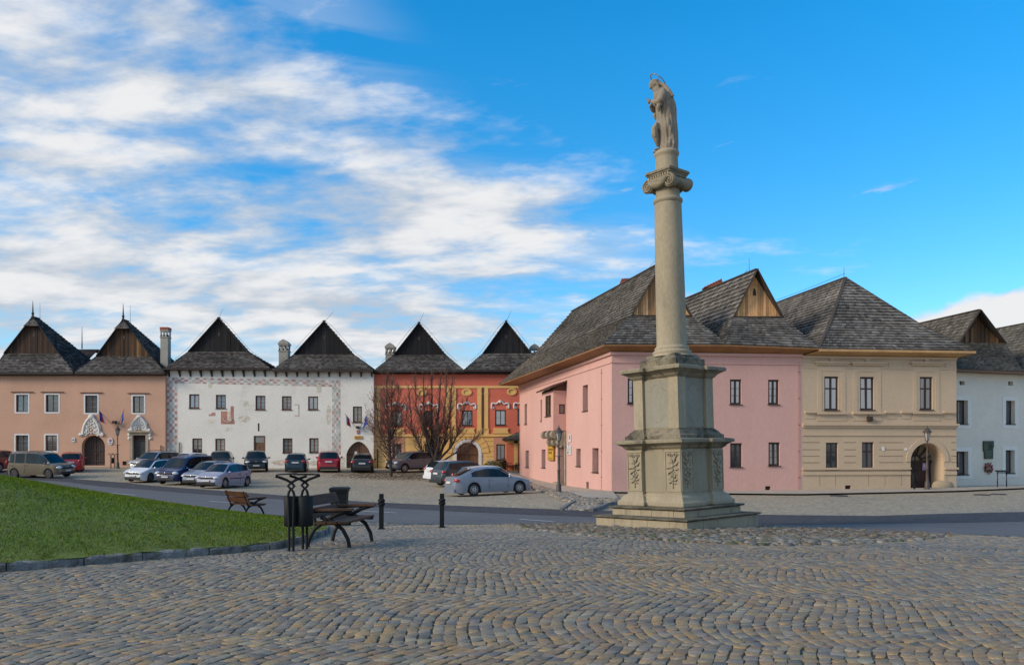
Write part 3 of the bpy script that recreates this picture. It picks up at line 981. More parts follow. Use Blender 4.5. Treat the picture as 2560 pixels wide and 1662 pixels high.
# ------------------------------------------------------------------ shingles
def seg_count(a, b, h):
    return max(1, int(round((b - a).length / h)))
def shingle_patch(mb, a, b, c, d, h=.28, w=(.11, .20), th=.03, pal=None, jit=.02, out=None, lo=0, tone=None):
    """a bilinear roof patch a-b (eave edge) to d-c (upper edge), laid with separate shingles"""
    a, b, c, d = map(Vector, (a, b, c, d))
    nrm = ((b - a) + (c - d)).cross((d - a) + (c - b))
    nrm.normalize()
    if out is not None:
        if nrm.dot(Vector(out)) < 0: nrm = -nrm
    elif nrm.z < 0: nrm = -nrm
    H = max((d - a).length, (c - b).length); rows = max(1, int(round(H / h)))
    Pt = lambda s, t: (a.lerp(b, s)).lerp(d.lerp(c, s), t)
    for r in range(rows):
        t0, t1 = r / rows, (r + 1) / rows
        L0 = (Pt(1, t0) - Pt(0, t0)).length; L1 = (Pt(1, t1) - Pt(0, t1)).length
        L = max(L0, L1, .05)
        s = -random.random() * w[0] / L
        while s < 1:
            ds = random.uniform(*w) / L
            s0, s1 = max(s, 0), min(s + ds, 1)
            s += ds
            if s1 - s0 < .2 * w[0] / L: continue
            g = .006 / L
            j = random.uniform(-jit, jit) / max(H, .1) if r else 0
            tj = t0 + j
            q0, q1 = Pt(s0 + g, tj), Pt(s1 - g, tj); q2, q3 = Pt(s1 - g, t1), Pt(s0 + g, t1)
            tt = th * random.uniform(.75, 1.35)
            up = nrm * tt; lowp = nrm * .004
            cc = random.choice(pal)
            k = random.gauss(1, .11)
            if tone is not None: k *= tone((q0 + q2) * .5)
            col = tuple(max(.008, x * k) for x in cc)
            mb._add([q0 - up * .3, q1 - up * .3, q1 + up, q0 + up, q2 + lowp, q3 + lowp], [(0, 1, 2, 3), (3, 2, 4, 5), (0, 3, 5), (1, 4, 2)], 0, col)
    # the boarding below
    nc = 6; bv = [Pt(i / nc, r / rows) - nrm * .025 for r in range(rows + 1) for i in range(nc + 1)]
    mb._add(bv, [(r * (nc + 1) + i, r * (nc + 1) + i + 1, (r + 1) * (nc + 1) + i + 1, (r + 1) * (nc + 1) + i) for r in range(rows) for i in range(nc)], 1, (.05, .045, .04))

def slope(mb, Lp, Rp, **k):
    for i in range(len(Lp) - 1):
        shingle_patch(mb, Lp[i], Rp[i], Rp[i + 1], Lp[i + 1], **k)
def tonefn(sx=.8, amt=.35):
    ph = [random.uniform(0, 6) for _ in range(4)]
    def f(p):
        v = math.sin(p.x * sx + ph[0] + 1.2 * math.sin(p.z * .9 + ph[1])) + math.sin(p.z * 1.7 + p.y * .6 + ph[2]) + .7 * math.sin(p.x * 2.3 * sx + p.z * 2.1 + ph[3])
        return 1 + amt * v / 2.2
    return f

def planks(mb, outline, n, pal, wid=.16, t=.03, jit=.012):
    """vertical boards filling a planar outline given as (P(u,z)) callable bounds: outline=(fr, u0, u1, zlow, ztop(u))"""
    fr, u0, u1, zl, zt = outline
    u = u0
    while u < u1 - .02:
        w = random.uniform(.8, 1.2) * wid
        e = min(u + w, u1)
        za, zb = zt(u + .006), zt(e - .006)
        um = (u + e) / 2; zm = zt(um)
        nn = n + random.uniform(-jit, jit)
        k = random.gauss(1, .2); cc = random.choice(pal); col = tuple(max(.006, x * k) for x in cc)
        top = [(e - .006, zb)] + ([(um, zm)] if zm > max(za, zb) + .01 else []) + [(u + .006, za)]
        pts = [fr.p(u + .006, nn, zl), fr.p(e - .006, nn, zl)] + [fr.p(x, nn, max(z, zl + .005)) for x, z in top]
        mb.prism(pts, fr.nr * t, 0, col)
        u = e

M_shingle = mat('weathered_shingle', rough=.85, attr=True, var=.18, scale=2.2, fine=.22, fscale=26, bump=.25, bscale=30, spec=.25)
M_under = mat('roof_boarding', (.05, .04, .032), .9)
M_board = mat('old_boards', rough=.8, attr=True, var=.25, scale=1.3, fine=.25, fscale=12, stretch=(3, 3, .5), bump=.2, spec=.3)
M_chim = mat('chimney_plaster', (.33, .31, .26), .85, var=.12, scale=2, stain=(.14, .13, .11), stain_amt=.6, stain_scale=1.1)
M_iron = mat('lightning_rod_iron', (.05, .045, .045), .5, metal=.5, var=0, fine=0)
M_tile = mat('clay_tile', (.30, .075, .040), .75, var=.25, scale=4, fine=.2)
PAL_GREY = [(.160, .146, .126), (.185, .169, .148), (.135, .122, .106), (.205, .188, .165), (.15, .13, .105), (.105, .095, .083)]
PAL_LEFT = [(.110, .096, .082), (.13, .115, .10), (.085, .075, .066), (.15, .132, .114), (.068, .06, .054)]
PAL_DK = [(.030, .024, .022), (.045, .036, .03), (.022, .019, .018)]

def gable_roof(house, fr, ul, ur, ze, ua, za, ug0, ug1, zgb, ne=.55, ng=-1.9, rl=.5, nb=-5.0, boards='dark', pal=PAL_LEFT, tiphip=False, ridge_slope=0., h=.27, holes=True):
    """front half-hip ('skirt') under a boarded gable, side slopes flaring at the eave, short ridge and a hip behind"""
    E0, E1 = fr.p(ul, ne, ze), fr.p(ur, ne, ze)
    G0, G1 = fr.p(ug0, ng, zgb), fr.p(ug1, ng, zgb)
    A = fr.p(ua, ng + .12, za); A2 = fr.p(ua, ng - rl, za)
    B0, B1 = fr.p(ul, nb, ze), fr.p(ur, nb, ze)
    H0 = fr.p(ug0, nb + (ne - ng) * .8, zgb); H1 = fr.p(ug1, nb + (ne - ng) * .8, zgb)
    GV0, GV1 = fr.p(ug0 - .05, ng + .12, zgb), fr.p(ug1 + .05, ng + .12, zgb)
    tf = tonefn(.5, .3)
    mb = MB()
    k = dict(h=.33, w=(.18, .34), th=.06, pal=pal, tone=tf, jit=.008)
    slope(mb, [E0, G0], [E1, G1], **k)
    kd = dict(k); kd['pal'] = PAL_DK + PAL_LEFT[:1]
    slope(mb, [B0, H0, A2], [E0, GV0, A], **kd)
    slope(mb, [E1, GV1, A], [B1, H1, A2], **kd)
    mb._add([B0, B1, H1, H0, A2], [(0, 1, 2, 3), (3, 2, 4)], 1, (.05, .045, .04))
    mb._add([E0 - fr.nr * .01, E1 - fr.nr * .01, B1, B0], [(3, 2, 1, 0)], 1, (.04, .035, .03))
    # ridge capping, verge boards and eave board
    mb.bar(A + Vector((0, 0, .02)) + fr.nr * .1, A2 + Vector((0, 0, .02)), .2, .07, m=1)
    r = mb.build('roof', [M_shingle, M_under], house)
    vb = MB()
    for g in (GV0, GV1):
        vb.bar(g + fr.nr * .03, A + fr.nr * .03, .05, .20, up=fr.nr, col=(.05, .04, .035))
    vb.bar(E0 + Vector((0, 0, -.08)), E1 + Vector((0, 0, -.08)), .05, .17, col=(.045, .035, .03))
    vb.build('verge_board', M_board, r)
    gb = MB()
    pal_b = {'dark': [(.013, .0125, .014), (.017, .0155, .017), (.010, .010, .011)], 'brown': [(.10, .050, .022), (.060, .032, .018), (.030, .02, .016), (.19, .105, .04), (.045, .026, .018), (.08, .042, .022)],
             'new': [(.40, .22, .095), (.33, .19, .09), (.44, .26, .12), (.26, .15, .075), (.36, .215, .12)]}[boards]
    zt = lambda u: zgb + (za - zgb) * max(0, (1 - (abs(u - ua) / max(.01, ((ua - ug0) if u < ua else (ug1 - ua))))))
    planks(gb, (fr, ug0, ug1, zgb - .02, zt), ng - .06, pal_b, .2 if boards != 'new' else .16)
    gp = gb.build('gable_boards', M_board, r)
    if holes:
        hb = MB(); z = zgb + (za - zgb) * .47
        fr.box(hb, ua - .09, ua + .09, ng - .04, ng - .015, z, z + .3)
        hb.build('loft_hole', M_frame_dark, gp)
    if tiphip:
        tb = MB(); zz = za - .85; du = (za - zz) / (za - zgb) * (ug1 - ug0) / 2
        slope(tb, [fr.p(ua - du - .1, ng + .35, zz), A], [fr.p(ua + du + .1, ng + .35, zz), A], h=.2, w=(.15, .25), th=.03, pal=pal)
        tb.build('tip_hood', [M_shingle, M_under], r)
    return r, A

def chimney(house, fr, r, zt, n, cap='hood', m=None, cap_m=None, w=.7):
    ua, ub, za, zb = r
    mb = MB(); d = (ub - ua)
    fr.box(mb, ua, ub, n - d, n, za, zb)
    fr.box(mb, ua - .05, ub + .05, n - d - .05, n + .05, zb, zb + .09)
    # lantern with openings
    zl = zb + .09; hh = (zt - zl) * (.55 if cap == 'hood' else .72)
    t = d * .16
    for a, b, c, e in ((ua, ua + t, n - d, n - d + t), (ub - t, ub, n - d, n - d + t), (ua, ua + t, n - t, n), (ub - t, ub, n - t, n), ((ua + ub) / 2 - t / 2, (ua + ub) / 2 + t / 2, n - t, n), ((ua + ub) / 2 - t / 2, (ua + ub) / 2 + t / 2, n - d, n - d + t)):
        fr.box(mb, a, b, c, e, zl, zl + hh)
    fr.box(mb, ua, ub, n - d, n, zl, zl + hh * .28)
    fr.box(mb, ua - .03, ub + .03, n - d - .03, n + .03, zl + hh * .8, zl + hh)
    c = mb.build('chimney', m or M_chim, house)
    cb = MB()
    zc = zl + hh
    if cap == 'hood':
        um = (ua + ub) / 2; e = .08
        fr.box(cb, ua - e, ub + e, n - d - e, n + e, zc, zc + .05)
        pts = [fr.p(ua - e, n + e, zc + .05), fr.p(ub + e, n + e, zc + .05), fr.p(ub - d * .12, n + e, zc + (zt - zc) * .6), fr.p(um, n + e, zt), fr.p(ua + d * .12, n + e, zc + (zt - zc) * .6)]
        cb.prism(pts, fr.nr * -(d + 2 * e))
    else:
        fr.box(cb, ua - .04, ub + .04, n - d - .04, n + .04, zc, zt)
    cb.build('chimney_cap', cap_m or m or M_chim, c)
    return c

def rod(house, p, h, tilt=(0, 0), r=.02):
    mb = MB(); p = Vector(p)
    mb.tube([p - Vector((0, 0, .1)), p + Vector((tilt[0], tilt[1], h))], [r, r * .5], 5)
    return mb.build('lightning_rod', M_iron, house)

def ridge_wire(house, pts, r=.012):
    mb = MB(); mb.tube(pts, r, 4)
    return mb.build('lightning_wire', M_iron, house)

def back_block(mb, fr, u0, u1, z0, z1, dep, m=0):
    """side and rear walls"""
    q = fr.p
    mb.poly([q(u0, 0, z0), q(u0, 0, z1), q(u0, -dep, z1), q(u0, -dep, z0)], m)
    mb.poly([q(u1, 0, z0), q(u1, -dep, z0), q(u1, -dep, z1), q(u1, 0, z1)], m)
    mb.poly([q(u0, -dep, z0), q(u0, -dep, z1), q(u1, -dep, z1), q(u1, -dep, z0)], m)
    mb.poly([q(u0, 0, z1), q(u1, 0, z1), q(u1, -dep, z1), q(u0, -dep, z1)], m)

def grate(parent, fr, r, name='cellar_grate', m=None):
    ua, ub, za, zb = r; mb = MB()
    fr.box(mb, ua, ub, -.18, -.14, za, zb)
    for i in range(1, 4):
        u = ua + (ub - ua) * i / 4
        fr.box(mb, u - .012, u + .012, -.10, -.07, za, zb)
    return mb.build(name, m or M_frame_dark, parent)

def swirl(mb, fr, u, z, r, turns=1.4, a0=0.0, s=1, n0=.03, t=.035, k=16):
    pts = []
    for i in range(k + 1):
        f = i / k; a = a0 + s * f * turns * 2 * math.pi; q = r * (1 - .82 * f)
        pts.append(fr.p(u + q * math.cos(a), n0, z + q * math.sin(a)))
    mb.tube(pts, [t * (1 - .4 * i / k) for i in range(k + 1)], 5)

def coat_shield(house_or_none, fr, u, z, w, h, n, parent):
    """small red shield with a white double cross on blue hills"""
    mb = MB()
    def out(sx, sz):
        return [(-.5 * sx, .5), (.5 * sx, .5), (.5 * sx, -.05), (.36 * sx, -.32), (0, -.5 * sz), (-.36 * sx, -.32), (-.5 * sx, -.05)]
    mb.prism([fr.p(u + a * w, n, z + b * h) for a, b in out(1, 1)], fr.nr * .03, 0)
    s = mb.build('shield', M_shield_red, parent)
    mb = MB()
    for a, b, c, d in ((-.045, .045, -.3, .40), (-.22, .22, .08, .16), (-.15, .15, .23, .30)):
        fr.box(mb, u + a * w, u + b * w, n + .03, n + .042, z + c * h, z + d * h)
    mb.build('cross', M_white_paint, s)
    mb = MB()
    mb.prism([fr.p(u + a * w, n + .03, z + b * h) for a, b in ((-.38, -.22), (-.2, -.12), (0, -.2), (.2, -.12), (.38, -.22), (.3, -.34), (0, -.48), (-.3, -.34))], fr.nr * .007)
    mb.build('hills', M_blue_paint, s)
    return s
M_shield_red = mat('shield_red', (.45, .02, .025), .5, var=0, fine=0)
M_blue_paint = mat('blue_paint', (.02, .05, .30), .5, var=0, fine=0)

# ================================================================== the salmon-orange town house at the far end of the row
def orange_house():
    D = 70.7
    fr = Facade(P(-140, 0, D), P(413.5, 0, D))
    M_w = mat('salmon_plaster', (.56, .33, .225), .9, var=.10, scale=.35, fine=.08, fscale=9, bump=.15, bscale=14, stain=(.56, .36, .26), stain_amt=.5, stain_scale=.45)
    H = thing('town_house', fr.p(fr.L * .5, 0, -.1), 'salmon orange town house with two brown boarded gables and white stucco over its gates', 'house')
    R = lambda a, b, c_, d: fr.rect(a, b, c_, d, c=c1)
    ops = []
    wr = []
    for x0, y0, x1, y1 in ((118, 783, 238, 943), (357, 783, 482, 943), (674, 788, 795, 950), (1057, 793, 1170, 950), (115, 1108, 238, 1258), (355, 1108, 470, 1255)):
        s = R(x0, y0, x1, y1); wr.append(s)
        ops.append({'r': (s[0] + .12, s[1] - .12, s[2] + .12, s[3] - .12)})
    x = R(657, 1120, 845, 1362); g = {'r': (x[0], x[1], x[2], x[3]), 'arch': 'round', 'spring': x[2] + (x[3] - x[2]) * .62, 'depth': .45}
    x = R(1068, 1118, 1173, 1318); dr = {'r': x, 'depth': .3}
    x = R(985, 1328, 1018, 1360); gr = {'r': x, 'depth': .14}
    ztop = fr.hit(*c1(600, 640))[1]
    mb = MB()
    wall_holes(mb, fr, 0, fr.L, -.8, ztop, ops + [g, dr, gr])
    back_block(mb, fr, 0, fr.L, -.8, ztop, 12)
    mb.build('wall', M_w, H)
    for o, s in zip(ops, wr):
        w = window(H, fr, o, M_frame_brown, M_grey_bar, rec=.16, sill=False)
        sb = MB(); a = o['r']
        for q in ((s[0], a[0], s[2], s[3]), (a[1], s[1], s[2], s[3]), (a[0], a[1], s[2], a[2]), (a[0], a[1], a[3], s[3])):
            fr.box(sb, q[0], q[1], 0, .015, q[2], q[3])
        sb.build('surround', M_white_paint, w)
        if s[3] > 4:
            lb = MB(); fr.box(lb, s[0] - .3, s[1] + .35, .005, .10, s[3] + .09, s[3] + .15); lb.build('lintel_board', M_frame_brown, w)
    gate(H, fr, g, [mat('gate_dark_brown', (.055, .030, .022), .7, var=.2, scale=2, stretch=(4, 4, .5)), M_frame_dark], .44, boards=10)
    mb = MB(); a = dr['r']
    zt = a[2] + (a[3] - a[2]) * .78
    fr.box(mb, a[0], a[1], -.28, -.22, a[2], zt)
    for i in (0, 1):
        u0 = a[0] + .08 + i * (a[1] - a[0]) / 2
        for z0, z1 in ((a[2] + .15, a[2] + .9), (a[2] + 1.0, zt - .12)):
            fr.box(mb, u0, u0 + (a[1] - a[0]) / 2 - .16, -.22, -.20, z0, z1)
    door = mb.build('door', mat('door_black_green', (.022, .028, .028), .6), H)
    mb = MB()
    for i in range(7):
        u = a[0] + (a[1] - a[0]) * (i + .5) / 7; fr.box(mb, u - .015, u + .015, -.2, -.17, zt + .05, a[3])
    fr.box(mb, a[0], a[1], -.22, -.15, zt, zt + .05)
    fr.box(mb, a[0], a[1], -.29, -.285, zt + .05, a[3])
    mb.build('transom_grille', M_frame_dark, door)
    M_sand = mat('sandstone_trim', (.36, .30, .22), .85, var=.15, scale=2)
    mb = MB()
    for q in ((a[0] - .24, a[0], a[2] - .05, a[3]), (a[1], a[1] + .24, a[2] - .05, a[3]), (a[0] - .24, a[1] + .24, a[3], a[3] + .25)):
        fr.box(mb, q[0], q[1], 0, .06, q[2], q[3])
    fr.box(mb, a[0] - .45, a[1] + .45, 0, .25, a[3] + .25, a[3] + .38)
    fr.box(mb, a[0] - .3, a[1] + .3, -.3, .5, a[2] - .5, a[2])
    mb.build('door_surround', M_sand, H)
    grate(H, fr, gr['r'])
    # white stucco over the gate and over the door
    M_st = mat('white_stucco', (.66, .63, .58), .85, var=.15, scale=6)
    def stucco(uc, zb, w, h, crown):
        mb = MB()
        pr = [(-.5, 0), (-.62, .04), (-.40, .10), (-.42, .30), (-.36, .52), (-.26, .72), (-.12, .88), (0, 1.0), (.12, .88), (.26, .72), (.36, .52), (.42, .30), (.40, .10), (.62, .04), (.5, 0)]
        mb.tube([fr.p(uc + x * w, .05, zb + z * h) for x, z in pr[1:-1]], .12, 6)
        for s in (-1, 1):
            for x, z, r in ((.42, .12, .16), (.38, .32, .17), (.33, .52, .15), (.22, .70, .15), (.1, .84, .12), (.2, .2, .16), (.17, .42, .15), (.10, .60, .12), (.55, .05, .12), (.30, .10, .12)):
                swirl(mb, fr, uc + s * x * w, zb + z * h, r * w * .8, a0=random.uniform(0, 6), s=s, t=.075)
                mb.ball(fr.p(uc + s * (x + .03) * w, .07, zb + (z + .06) * h), (.10, .06, .11), 7)
        mb.ball(fr.p(uc, .08, zb + h * .97), (.24 * w * .7, .12, .13 * h), 10)
        for z in (.15, .3, .45, .6, .75):
            mb.ball(fr.p(uc, .06, zb + z * h), (.09, .07, .11), 8)
        mb.build('stucco_ornament', M_st, H)
    x = R(660, 965, 815, 1125); stucco((x[0] + x[1]) / 2, x[2], (x[1] - x[0]), x[3] - x[2], 1)
    x = R(1052, 968, 1192, 1088); stucco((x[0] + x[1]) / 2, x[2], (x[1] - x[0]), x[3] - x[2], 0)
    x = R(1030, 1085, 1220, 1145)
    for u in (x[0] + .12, x[1] - .12):
        mb = MB()
        for s in (0, .5, .9):
            swirl(mb, fr, u, x[2] + (x[3] - x[2]) * s, .16, a0=s * 3, t=.05)
            mb.ball(fr.p(u, .05, x[2] + (x[3] - x[2]) * s), (.12, .07, .14), 8)
        mb.build('stucco_bracket', M_st, H)
    mb = MB(); x = R(1298, 1200, 1306, 1272)
    mb.tube([fr.p(x[0], .08, x[2] - 1.2), fr.p(x[0], .08, x[3])], .045, 8); mb.build('drainpipe', M_frame_dark, H)
    # the two roofs; eave boards
    ze = fr.hit(*c1(300, 605), .55)[1]
    for (xl, xr, xa, ya, xg0, xg1, yg) in ((-70, 590, 265, 168, 45, 475, 462), (602, 1322, 992, 190, 785, 1212, 484)):
        e0, e1 = fr.hit(*c1(xl, 600), .55), fr.hit(*c1(xr, 628), .55)
        ap = fr.hit(*c1(xa, ya), -1.8); g0 = fr.hit(*c1(xg0, yg), -1.9); g1 = fr.hit(*c1(xg1, yg), -1.9)
        z = (e0[1] + e1[1]) / 2
        r, A = gable_roof(H, fr, e0[0], e1[0], z, ap[0], ap[1], g0[0], g1[0], g0[1], nb=-9.5, rl=.9, boards='brown', tiphip=True)
        fb = MB(); fb.tube([A + Vector((0, 0, -.1)), A + Vector((0, 0, .45)), A + Vector((0, 0, 1.45))], [.11, .07, .015], 7); fb.ball(A + Vector((0, 0, .3)), .13, 8)
        fb.build('finial', M_iron, r)
        rod(r, A + fr.du * .65 - Vector((0, 0, .4)), 1.7)
    # low link roof between the two pavilions, seen in the gap
    mb = MB()
    l0, l1 = fr.hit(*c1(520, 432), -8)[0], fr.hit(*c1(790, 432), -8)[0]; zl = fr.hit(*c1(650, 432), -8)[1]
    slope(mb, [fr.p(l0, -4, zl - 2.6), fr.p(l0, -8, zl)], [fr.p(l1, -4, zl - 2.6), fr.p(l1, -8, zl)], h=.3, w=(.2, .3), th=.03, pal=PAL_DK, tone=None)
    fr.box(mb, l0, l1, -8.6, -8, zl - .25, zl + .05, 1)
    mb.build('link_roof', [M_shingle, M_under], H)
    mb = MB(); fr.box(mb, 0, fr.L + .1, -.05, .45, ztop - .02, ze - .1); mb.build('eave_board', mat('eave_dark', (.040, .028, .022), .8), H)
    fbp = fr.pt(660, 425, -8, c1)
    mb = MB(); mb.tube([fbp, fbp + Vector((0, 0, 2.2))], [.06, .015], 6); mb.build('finial', M_iron, H)
    x = fr.rect(1290, 335, 1350, 550, n=-1.5, c=c1); zt = fr.hit(*c1(1320, 250), -1.5)[1]
    chimney(H, fr, (x[0], x[1], x[2] - 2.0, x[3]), zt, -1.5, cap='flat', cap_m=M_tile, w=.6)
    return H, fr
OH, OF = orange_house()

# ================================================================== the white town house with painted chequer borders
def white_house():
    D = 71.0
    fr = Facade(P(413.8, 0, D), P(934, 0, D))
    M_w = mat('white_lime_plaster', (.74, .71, .64), .92, var=.07, scale=.5, fine=.07, fscale=7, bump=.2, bscale=10, stain=(.46, .37, .25), stain_amt=.55, stain_scale=.33, stain_lo=.57, stain_hi=.75)
    H = thing('town_house', fr.p(fr.L * .5, 0, -.1), 'white town house with black boarded gables and a painted red and grey chequer border', 'house')
    R = lambda a, b, c_, d: fr.rect(a, b, c_, d, c=c2)
    ops = [{'r': R(*q)} for q in ((255, 720, 345, 845), (490, 725, 578, 847), (838, 733, 925, 858), (1070, 737, 1155, 858), (1300, 740, 1388, 858), (1693, 828, 1773, 968),
                                  (283, 1108, 370, 1240), (485, 1110, 572, 1240), (1077, 1107, 1163, 1235), (1310, 1105, 1392, 1233))]
    dr = {'r': R(822, 1085, 925, 1352), 'depth': .2}
    x = R(1635, 1135, 1848, 1368); g = {'r': x, 'arch': 'gothic', 'spring': x[2] + (x[3] - x[2]) * .52, 'depth': .3}
    slit = {'r': R(858, 975, 873, 1045), 'depth': .15}
    ztop = fr.hit(*c2(900, 512))[1]
    mb = MB()
    wall_holes(mb, fr, 0, fr.L, -.9, ztop, ops + [dr, g, slit])
    back_block(mb, fr, 0, fr.L, -.9, ztop, 12)
    mb.build('wall', M_w, H)
    M_sg = mat('glazing_bar_white', (.50, .50, .50), .7)
    for i, o in enumerate(ops):
        window(H, fr, o, M_frame_red, M_sg, rec=.10, fw=.11, mull=.09, sill=True, glass=(M_sky if i in (0, 4) else None))
    mb = MB(); a = dr['r']
    fr.box(mb, a[0], a[1], -.18, -.12, a[2], a[3])
    for u0, u1 in ((a[0], a[0] + .12), (a[1] - .12, a[1])): fr.box(mb, u0, u1, -.12, -.05, a[2], a[3])
    for i in (0, 1):
        for z0, z1 in ((a[2] + .2, a[2] + 1.0), (a[2] + 1.15, a[3] - .8)):
            w = (a[1] - a[0]) / 2; fr.box(mb, a[0] + .16 + i * (w - .08), a[0] + w - .04 + i * (w - .12), -.12, -.10, z0, z1)
    M_dw = mat('door_brown', (.15, .072, .035), .6, var=.2, scale=3, stretch=(4, 4, .5))
    dd = mb.build('door', M_dw, H)
    mb = MB(); fr.box(mb, a[0] + .16, a[1] - .16, -.115, -.105, a[3] - .6, a[3] - .12); mb.build('door_light', M_glass, dd)
    mb = MB(); a = slit['r']; fr.box(mb, a[0], a[1], -.14, -.1, a[2], a[3]); mb.build('slit_shutter', M_frame_dark, H)
    gt = gate(H, fr, g, [M_dw, M_frame_brown], .28, boards=10)
    # sgraffito chequer border
    mb = MB()
    pal = [(.46, .22, .17), (.52, .52, .47), (.60, .58, .53), (.42, .43, .38)]
    def chequer(pts_a, pts_b, n, rows):
        for i in range(n):
            for r in range(rows):
                q = []
                for (s, t) in ((i / n, r / rows), ((i + 1) / n, r / rows), ((i + 1) / n, (r + 1) / rows), (i / n, (r + 1) / rows)):
                    a = Vector(pts_a[0]).lerp(Vector(pts_a[1]), s); b = Vector(pts_b[0]).lerp(Vector(pts_b[1]), s)
                    q.append(a.lerp(b, t))
                k = (i + r) % 2
                col = random.choice(pal[:1] * 2 + pal[3:]) if k else random.choice(pal[1:3])
                kk = random.gauss(1, .12)
                fade = random.random()
                col = tuple(min(.7, x * kk * (.55 + .45 * fade) + .62 * .45 * (1 - fade)) for x in col)
                mb.poly(q, 0, col)
                # the shaded facet of each painted cube
                if k:
                    c_ = (q[0] + q[1] + q[2] + q[3]) / 4
                    d = fr.nr * .003
                    mb.poly([q[0] + d, q[1] + d, c_ + d], 0, tuple(x * .72 for x in col))
    q = lambda x, y: fr.pt(x, y, .006, c2)
    chequer((q(150, 622), q(1512, 655)), (q(150, 574), q(1512, 598)), 42, 3)
    chequer((q(62, 1278), q(62, 574)), (q(152, 1270), q(152, 574)), 26, 4)
    chequer((q(1512, 1250), q(1512, 598)), (q(1588, 1250), q(1584, 598)), 24, 4)
    mb.build('chequer_border', mat('sgraffito', rough=.9, attr=True, var=.22, scale=1.6, fine=.15, fscale=14), H)
    mb = MB()
    col = (.42, .20, .15)
    for x0, y0, x1, y1, cc in ((535, 870, 590, 982, col), (590, 950, 655, 982, col), (620, 825, 648, 950, col), (428, 893, 458, 912, (.5, .3, .24)), (455, 880, 486, 910, (.48, .26, .2)),
                               (590, 872, 620, 950, (.60, .52, .42)), (425, 632, 458, 665, (.58, .56, .44)), (1375, 615, 1416, 708, (.56, .55, .44)), (1180, 808, 1224, 818, (.50, .46, .44)), (1212, 818, 1224, 915, (.5, .46, .44)), (1180, 905, 1212, 918, (.52, .42, .4))):
        a = R(x0, y0, x1, y1); first = (x0, y0) in ((535, 870), (590, 950), (620, 825), (590, 872))
        if not first: mb2 = mb; mb = MB()
        mb.poly([fr.p(a[0], .007, a[2]), fr.p(a[1], .007, a[2]), fr.p(a[1], .007, a[3]), fr.p(a[0], .007, a[3])], 0, cc)
        if not first: mb.build('painted_patch', MATS['sgraffito'], H); mb = mb2
    # the dial's lower arc
    x = R(550, 880, 640, 968); um = (x[0] + x[1]) / 2
    arc = [fr.p(um + .42 * math.cos(t), .014, x[2] + .45 + .42 * math.sin(t)) for t in np.linspace(math.pi * 1.02, math.pi * 1.98, 14)]
    mb.tube(arc, .035, 4, col=(.62, .55, .46))
    mb.build('sundial_painting', MATS['sgraffito'], H)
    # patches of bare brick low on the wall
    mb = MB()
    M_bare = mat('bare_masonry', rough=.95, attr=True, var=.3, scale=3, fine=.25, fscale=9)
    def blob(px, py, w, h, col):
        mb = MB()
        a = R(px - w, py - h, px + w, py + h)
        um, zm, ru, rz = (a[0] + a[1]) / 2, (a[2] + a[3]) / 2, (a[1] - a[0]) / 2, (a[3] - a[2]) / 2
        mb.poly([fr.p(um + ru * math.cos(t) * random.uniform(.7, 1.1), .005, zm + rz * math.sin(t) * random.uniform(.65, 1.1)) for t in np.linspace(0, 6.28, 15)[:-1]], 0, col)
        mb.build('bare_patch', M_bare, H)
    for b in ((1050, 1320, 75, 26, (0.60, 0.51, 0.43)), (1340, 1325, 45, 24, (0.58, 0.52, 0.43)), (1603, 1300, 22, 48, (0.60, 0.54, 0.45)), (1600, 1360, 25, 18, (0.58, 0.53, 0.45)), (755, 805, 35, 30, (0.65, 0.60, 0.50)), (740, 935, 60, 35, (0.63, 0.57, 0.47)),
              (1480, 900, 26, 90, (0.65, 0.59, 0.48)), (600, 1030, 40, 20, (0.66, 0.60, 0.51)), (440, 960, 45, 16, (0.66, 0.60, 0.49))):
        blob(*b)
    # plinth, cove under the eaves with brackets
    mb = MB(); fr.box(mb, 0, fr.L, -.02, .10, -.9, fr.hit(*c2(900, 1368))[1]); mb.build('plinth', mat('plinth_stone', (.42, .38, .31), .9, var=.2), H)
    mb = MB()
    z0 = fr.hit(*c2(900, 570))[1]
    for i in range(20):
        u = .35 + (fr.L - .5) * i / 19
        mb.prism([fr.p(u - .06, 0, z0), fr.p(u - .06, .12, z0 + .15), fr.p(u - .06, .5, ztop), fr.p(u - .06, 0, ztop)], fr.du * .12)
    mb.build('eave_bracket', M_frame_dark, H)
    mb = MB(); fr.box(mb, 0, fr.L, -.02, .55, ztop + .003, ztop + .12); mb.build('eave_board', MATS['eave_dark'], H)
    for (xl, xr, yl, xa, ya, xg0, xg1, yg) in ((45, 962, 490, 515, 52, 258, 768, 348), (985, 1872, 508, 1440, 80, 1183, 1693, 372)):
        e0, e1 = fr.hit(*c2(xl, yl), .6), fr.hit(*c2(xr, yl), .6)
        ap = fr.hit(*c2(xa, ya), -1.8); g0 = fr.hit(*c2(xg0, yg), -1.9); g1 = fr.hit(*c2(xg1, yg), -1.9)
        r, A = gable_roof(H, fr, e0[0], e1[0], e0[1], ap[0], ap[1], g0[0], g1[0], g0[1], ne=.6, nb=-4.6, rl=.2, boards='dark')
        rod(r, A, .9, (.4 if xa < 900 else .9, 0))
        for s, (gu, gz), (eu, ez) in ((-1, g0, e0), (1, g1, e1)):
            pts = [A + Vector((0, 0, .12))]
            for f in (.25, .5, .75, 1): pts.append(A.lerp(fr.p(gu, -1.8, gz), f) + Vector((s * .18, 0, .22)))
            pts.append(fr.p(gu, -1.8, gz).lerp(fr.p(eu, .3, ez), .6) + Vector((s * .1, 0, .2)))
            ridge_wire(r, pts)
    x = fr.rect(1042, 345, 1122, 462, n=-2.6, c=c2); zt = fr.hit(*c2(1080, 238), -2.6)[1]
    chimney(H, fr, (x[0], x[1], x[2] - 2, x[3]), zt, -2.6)
    mb = MB(); x = R(172, 1140, 178, 1290)
